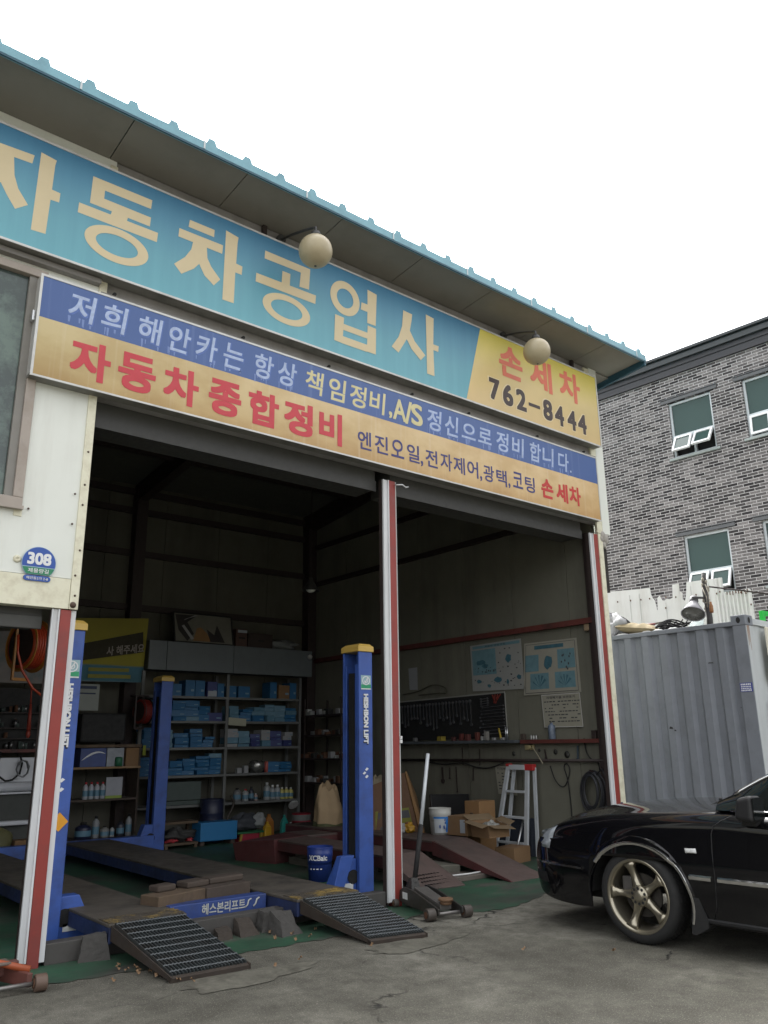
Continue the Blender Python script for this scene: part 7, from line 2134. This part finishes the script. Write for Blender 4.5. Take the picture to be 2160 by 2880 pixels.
# join the two halves on the centre line so the reflections run through
bm = bmesh.new(); bm.from_mesh(body.data); bmesh.ops.remove_doubles(bm, verts=bm.verts, dist=.0004); bmesh.ops.recalc_face_normals(bm, faces=bm.faces); bm.to_mesh(body.data); bm.free()
MB().box((.10, -3.5, .19), (2*HW-.10, -2.85, .70)).box((.03, -2.0, .19), (2*HW-.03, -.35, .72)).box((.24, .50, .21), (2*HW-.24, .86, .5)).build('underbody', BLACK, car, world=False)
for cy, cz in (WF, WRr):
    for sx in (0, 1):
        x0 = .02 if sx == 0 else 2*HW-.02
        x1 = .33 if sx == 0 else 2*HW-.33
        q = MB(); m_ = 20
        ring = [(cy+AR[0]*1.02*math.cos(PI*k/m_), cz-.02+(AR[1]+.03)*math.sin(PI*k/m_)) for k in range(m_+1)]
        q.add([(x0, a, c_) for a, c_ in ring]+[(x1, a, c_) for a, c_ in ring], [(k, k+1, m_+2+k, m_+1+k) for k in range(m_)])
        q.add([(x1, a, c_) for a, c_ in ring], [tuple(range(m_+1))])
        q.build('wheel_arch', BLACK, car, world=False)
# wheels
def wheel(cx, cy, cz, s):
    R0, w = .295, .20
    X = lambda d: cx+s*d
    q = MB().lathe([(.215, 0), (.225, -.006), (.262, -.010), (.284, .004), (.294, .03), (.296, .10), (.294, .17), (.284, .196), (.262, .21), (.22, .20)], (0, 0, 0), 64, axis='X', cap=False)
    q.v = [(X(a), cy+b_, cz+c_) for a, b_, c_ in q.v]
    t = q.build('tyre', TYRE, car, world=False)
    q = MB()
    for k in range(72):
        a = 2*PI*k/72
        for d in (.025, .075, .125):
            p0 = (X(d), cy+.2965*math.cos(a), cz+.2965*math.sin(a)); p1 = (X(d+.035), cy+.2965*math.cos(a+.05), cz+.2965*math.sin(a+.05))
            q.bar(p0, p1, .004, .004)
    q.build('tread_grooves', BLACK, t, world=False)
    q = MB().lathe([(.232, .018), (.236, -.004), (.228, -.010), (.214, -.004), (.205, .02), (.198, .06), (.19, .15), (.20, .18)], (0, 0, 0), 56, axis='X', cap=False)
    q.v = [(X(a), cy+b_, cz+c_) for a, b_, c_ in q.v]
    r = q.build('rim', RIMM, car, world=False)
    q = MB()
    for k in range(5):
        a0 = 2*PI*k/5+R_(2)
        def sp(rad, off, dx): return (X(dx), cy+rad*math.cos(a0)-off*math.sin(a0), cz+rad*math.sin(a0)+off*math.cos(a0))
        prof_ = [(.045, .040, .012), (.075, .029, .016), (.11, .022, .018), (.15, .022, .012), (.185, .031, .002), (.207, .050, -.002)]
        vs = []
        for rad, hw_, dx in prof_:
            vs += [sp(rad, -hw_, dx+.022), sp(rad, -hw_*.80, dx), sp(rad, hw_*.80, dx), sp(rad, hw_, dx+.022), sp(rad, hw_*.9, dx+.045), sp(rad, -hw_*.9, dx+.045)]
        fs = [(i*6+j, i*6+(j+1) % 6, (i+1)*6+(j+1) % 6, (i+1)*6+j) for i in range(len(prof_)-1) for j in range(6)]+[(0, 1, 2, 3, 4, 5), (35, 34, 33, 32, 31, 30)]
        q.add(vs, fs, True)
    o = q.build('spokes', RIMM, r, world=False)
    q = MB().lathe([(.062, .04), (.066, .012), (.056, .006), (.038, .006), (.032, -.004), (.022, -.006), (.001, -.007)], (0, 0, 0), 28, axis='X')
    q.v = [(X(a), cy+b_, cz+c_) for a, b_, c_ in q.v]
    q.build('hub', RIMM, r, world=False)
    q = MB()
    for k in range(10):
        a = 2*PI*k/10+.3
        q.cyl((X(.0035), cy+.048*math.cos(a), cz+.048*math.sin(a)), (X(.012), cy+.048*math.cos(a), cz+.048*math.sin(a)), .0095, 10)
    q.build('lug_hole', BLACK, r, world=False)
    q = MB().cyl((X(.07), cy, cz), (X(.085), cy, cz), .135, 32)
    q.cyl((X(.085), cy, cz), (X(.15), cy, cz), .07, 20)
    q.build('brake_disc', mat('dark_brake_disc', (.05, .046, .042), .4, metal=.6, var=.2), car, world=False)
    MB().box((X(.05), cy+.07, cz-.02), (X(.10), cy+.145, cz+.11)).build('brake_caliper', mat('dull_caliper', (.07, .065, .06), .5), car, .01, world=False)
for cy, cz in (WF, WRr):
    wheel(.014, cy, cz, 1)
    wheel(2*HW-.014, cy, cz, -1)
# chrome arch trims, side strips, bumper strip, sill, flaps
def flank(y, z, off=.004): return Vector((side_x(y, z)-off, y, z))
def mirror_pts(P): return [Vector((2*HW-a.x, a.y, a.z)) for a in P]
def both(name, fn, m):
    for k in (0, 1):
        q = MB()
        fn(q, (lambda P: P) if k == 0 else mirror_pts)
        q.build(name, m, car, world=False)
for (cy, cz) in (WF, WRr):
    def arch(q, mp):
        inner, outer = [], []
        for k in range(41):
            a = R_(36+160*k/40) if cy == WF[0] else R_(-5+190*k/40)
            yy = cy+AR[0]*math.cos(a)*1.0; zz = cz-.02+(AR[1]+.02)*max(math.sin(a), -.45)
            if math.sin(a) < 0: zz = cz-.02+(AR[1]+.02)*math.sin(a)
            y2 = cy+(AR[0]+.024)*math.cos(a); z2 = cz-.02+(AR[1]+.046)*math.sin(a)
            xx = side_x(y2, max(z2, .3))-.010
            inner.append(Vector((xx+.006, yy, zz))); outer.append(Vector((xx-.004, y2, z2)))
        mid = [(a+c_)/2-Vector((.008, 0, 0)) for a, c_ in zip(inner, outer)]
        q.add(mp(inner)+mp(mid)+mp(outer), [(k, k+1, 41+k+1, 41+k) for k in range(40)]+[(41+k, 41+k+1, 82+k+1, 82+k) for k in range(40)], True)
        back = [v_+Vector((.014, 0, 0)) for v_ in outer]
        q.add(mp(outer)+mp(back), [(k, k+1, 42+k, 41+k) for k in range(40)], True)
    both('arch_trim', arch, CHROME)
def strip(y0, y1, z0, z1, h, name='side_strip', m=CHROME, d=.016):
    def fn(q, mp):
        k_ = max(2, int(abs(y1-y0)/.05))
        rows_ = [[], [], [], []]
        for k in range(k_+1):
            t = k/k_; yy = y0+(y1-y0)*t; zz = z0+(z1-z0)*t
            rows_[0].append(flank(yy, zz+h/2, .001)); rows_[1].append(flank(yy, zz+h*.25, d)); rows_[2].append(flank(yy, zz-h*.25, d)); rows_[3].append(flank(yy, zz-h/2, .001))
        L_ = k_+1
        q.add(sum((mp(r_) for r_ in rows_), []), [(i*L_+k, i*L_+k+1, (i+1)*L_+k+1, (i+1)*L_+k) for i in range(3) for k in range(k_)], False)
        for e in (0, -1):
            q.add(mp([r_[e] for r_ in rows_]), [(0, 1, 2, 3)])
    both(name, fn, m)
strip(-.315, -.462, .452, .452, .036)
strip(-.505, -1.30, .452, .455, .036)
strip(-1.34, -2.0, .455, .46, .036)
strip(.52, 1.08, .428, .430, .024, 'bumper_strip')
strip(-2.85, -3.5, .45, .46, .022, 'bumper_strip')
strip(-.36, -2.0, .205, .205, .03, 'sill_trim', TRIM, .012)
def seam(path, name='panel_gap'):
    def fn(q, mp):
        P = [flank(yy, zz, .0012) for yy, zz in path]
        q.tube(mp(P), .0035, 5)
    both(name, fn, TRIM)
seam([(-.61, .83), (-.55, .80), (-.50, .765), (-.485, .72), (-.482, .60), (-.485, .45), (-.47, .30), (-.44, .22)])
seam([(-1.32, .83), (-1.32, .6), (-1.32, .4), (-1.31, .24)])
seam([(-2.05, .83), (-2.0, .72)])
# indicator
def patch(name, pts, m, off=.006, n_=8, parent=None):
    """four-cornered patch lying on the flank: pts (y, z) top front, top rear, bottom rear, bottom front"""
    def fn(q, mp):
        A, B_, C_, D_ = [Vector(v_) for v_ in pts]
        rows_ = []
        for i in range(n_+1):
            for j in range(n_+1):
                u, v_ = i/n_, j/n_
                yz = A.lerp(B_, u).lerp(D_.lerp(C_, u), v_)
                edge_ = min(u, 1-u, v_, 1-v_)
                rows_.append(flank(yz.x, yz.y, off*min(1, edge_*6)+.001))
        q.add(mp(rows_), [(i*(n_+1)+j, (i+1)*(n_+1)+j, (i+1)*(n_+1)+j+1, i*(n_+1)+j+1) for i in range(n_) for j in range(n_)], True)
    both(name, fn, m)
patch('side_indicator', [(-.295, .622), (-.372, .626), (-.378, .598), (-.300, .594)], mat('clear_lens', (.55, .56, .55), .15, var=.4, scale=60), .012)
HL = mat('headlight_lens', (.22, .24, .26), .10, var=.5, scale=24)
patch('headlight', [(.955, .640), (.79, .690), (.84, .53), (1.0, .535)], HL, .024, 14)
patch('tail_light', [(-3.56, .66), (-3.2, .70), (-3.22, .56), (-3.57, .56)], mat('tail_red', (.25, .01, .01), .15), .008, 10)
patch('lower_intake', [(1.06, .36), (.90, .36), (.88, .29), (1.05, .29)], TRIM, .003)
# mud flap behind the front wheel
def flap(q, mp):
    x = .008
    pts_ = [(-.315, .385), (-.335, .39), (-.405, .20), (-.40, .165), (-.315, .115), (-.285, .12)]
    a = [Vector((x, yy, zz)) for yy, zz in pts_]; c_ = [v_+Vector((.17, 0, 0)) for v_ in a]
    m_ = len(a)
    q.add(mp(a)+mp(c_), [tuple(range(m_)), tuple(range(2*m_-1, m_-1, -1))]+[(i, (i+1) % m_, m_+(i+1) % m_, m_+i) for i in range(m_)])
both('mud_flap', flap, BLACK)
# greenhouse: roof, pillars, panes
def cab_line(tab, y): return pl_interp(y, tab)
roof_c = [(-3.0, .87), (-2.75, .99), (-2.45, 1.12), (-2.15, 1.205), (-1.75, 1.235), (-1.32, 1.24), (-1.02, 1.205), (-.82, 1.125), (-.63, 1.015), (-.42, .885)]
def cab(y, v, inset=0.0):
    """greenhouse surface: v 0 belt .. 1 roof rail .. 2 centre line (left half)"""
    zc = pl_interp(y, roof_c)
    zb_ = pl_interp(y, ztop_e)+.005
    h = pl_interp(y, halfw)
    zr_ = min(zc-.035, zc-.02) if zc > 1.0 else zb_+(zc-zb_)*.72
    xr = h-.11-.16*max(0, (zc-.88)/.36)
    xb = h-.075
    if v <= 1:
        x = xb+(xr-xb)*v-.012*math.sin(PI*v)*-1; z = zb_+(zr_-zb_)*v
        return Vector((HW-x+inset, y, z))
    t = v-1
    x = xr*(1-t); z = zr_+(zc-zr_)*math.sin(t*PI/2)
    return Vector((HW-x, y, z-inset))
def cab_mesh(name, y0, y1, v0, v1, m, ny, nv, inset=0.0, parent=None, mirror=True):
    q = MB()
    for k in ((0, 1) if mirror else (0,)):
        mp = (lambda P: P) if k == 0 else mirror_pts
        vs = mp([cab(y0+(y1-y0)*i/ny, v0+(v1-v0)*j/nv, inset) for i in range(ny+1) for j in range(nv+1)])
        q.add(vs, [(i*(nv+1)+j, (i+1)*(nv+1)+j, (i+1)*(nv+1)+j+1, i*(nv+1)+j+1) for i in range(ny) for j in range(nv)], True)
    o = q.build(name, m, parent or car, world=False)
    bm = bmesh.new(); bm.from_mesh(o.data); bmesh.ops.remove_doubles(bm, verts=bm.verts, dist=.0005); bmesh.ops.recalc_face_normals(bm, faces=bm.faces); bm.to_mesh(o.data); bm.free()
    return o
cab_mesh('roof', -2.18, -1.10, 1.0, 2.0, PAINT, 24, 10)
cab_mesh('windscreen', -1.098, -.452, 1.08, 2.0, CARGLASS, 20, 12, .003)
cab_mesh('rear_window', -2.98, -2.182, 1.08, 2.0, CARGLASS, 16, 12, .003)
cab_mesh('front_pillar', -1.10, -.45, .90, 1.10, PAINT, 20, 5)
cab_mesh('rear_pillar', -3.0, -2.18, 0, 1.10, PAINT, 20, 8)
cab_mesh('roof_rail', -2.2, -1.08, .93, 1.02, PAINT, 20, 4)
def side_window(name, poly):
    for k in (0, 1):
        mp = (lambda P: P) if k == 0 else mirror_pts
        q = MB()
        y0, y1 = poly
        ny = 18
        vs = mp([cab(y0+(y1-y0)*i/ny, .03+.88*j/5, .004) for i in range(ny+1) for j in range(6)])
        q.add(vs, [(i*6+j, (i+1)*6+j, (i+1)*6+j+1, i*6+j+1) for i in range(ny) for j in range(5)], True)
        q.build(name, CARGLASS, car, world=False)
side_window('front_door_window', (-1.31, -.50))
side_window('rear_door_window', (-2.18, -1.37))
for k in (0, 1):
    mp = (lambda P: P) if k == 0 else mirror_pts
    MB().add(mp([cab(-1.31, 0, -.002), cab(-1.37, 0, -.002), cab(-1.37, 1, -.002), cab(-1.31, 1, -.002)]), [(0, 1, 2, 3)]).build('centre_pillar', TRIM, car, world=False)
    q = MB()
    q.tube(mp([cab(yy, .93, -.004) for yy in [-.60-.04*i for i in range(12)]]+[cab(-1.04-.06*i, .95, -.004) for i in range(1, 20)]), .010, 6)
    q.build('window_trim', CHROME, car, world=False)
    q = MB()
    q.tube(mp([flank(-.60-.05*i, pl_interp(-.60-.05*i, ztop_e)-.002, -.045)+Vector((0, 0, .008)) for i in range(32)]), .010, 6)
    q.build('belt_trim', CHROME, car, world=False)
    # door mirror
    sx = lambda P: mp([Vector(v_) for v_ in P])
    q = MB()
    q.hexa(sx([(.06, -.80, .80), (-.02, -.80, .78), (-.02, -.70, .78), (.06, -.70, .80)]), sx([(.06, -.80, .88), (-.05, -.80, .84), (-.05, -.72, .84), (.06, -.70, .88)]))
    q.build('mirror_arm', TRIM, car, .01, world=False)
    cxm = -.075 if k == 0 else 2*HW+.075
    o = MB().hexa([(cxm-.085, -.845, .81), (cxm+.085, -.845, .81), (cxm+.07, -.71, .825), (cxm-.06, -.71, .825)], [(cxm-.08, -.845, .975), (cxm+.08, -.845, .965), (cxm+.06, -.735, .945), (cxm-.055, -.735, .95)]).build('mirror_housing', TRIM, car, .03, world=False, seg=4)
    MB().box((cxm-.07, -.850, .83), (cxm+.07, -.846, .955)).build('mirror_glass', CARGLASS, o, world=False)
# wipers and cowl
q = MB().grid(lambda u, v: (HW-.66+1.32*u, -.50+.10*v-.07*(2*u-1)**2, .882+.006-.0*u-.03*(2*u-1)**4), 20, 4)
q.build('cowl', TRIM, car, world=False)
for x0, x1 in ((HW-.05, HW-.60), (HW+.55, HW+.0)):
    q = MB().tube([(x0, -.47, .905), ((x0+x1)/2, -.53, .93), (x1, -.56, .915)], .009, 6).box((x0-.02, -.48, .888), (x0+.02, -.44, .908))
    q.tube([(x0-.1, -.52, .925), (x1, -.59, .92)], .006, 5)
    q.build('wiper', TRIM, car, world=False)
q = MB().sphere((HW-.25, -.30, .895), .012, 8, 6).sphere((HW+.25, -.30, .895), .012, 8, 6)
q.build('washer_jet', TRIM, car, world=False)
# bonnet ornament, grille, number plate
q = MB().lathe([(.018, 0), (.014, .01), (.004, .014)], (HW, .66, .783), 14).bar((HW, .67, .79), (HW, .635, .815), .010, .03)
q.build('bonnet_ornament', CHROME, car, world=False)
q = MB()
for i in range(9): q.box((HW-.28+.07*i-.012, 1.112, .50), (HW-.28+.07*i+.012, 1.132, .60))
q.box((HW-.33, 1.105, .485), (HW+.33, 1.125, .50)).box((HW-.33, 1.085, .60), (HW+.33, 1.118, .615))
q.build('grille', CHROME, car, world=False)
MB().box((HW-.17, 1.121, .36), (HW+.17, 1.131, .43)).build('number_plate', WHITE, car, .004, world=False)
# door handles and the rest of the far side are mirrored above
for k in (0, 1):
    mp = (lambda P: P) if k == 0 else mirror_pts
    for yy in (-1.22, -1.98):
        P = [flank(yy+.08, .70, .004), flank(yy+.05, .705, .028), flank(yy-.05, .705, .028), flank(yy-.08, .70, .004)]
        MB().tube(mp(P), .011, 8).build('door_handle', PAINT, car, world=False)
bpy.data.objects.remove(_co)
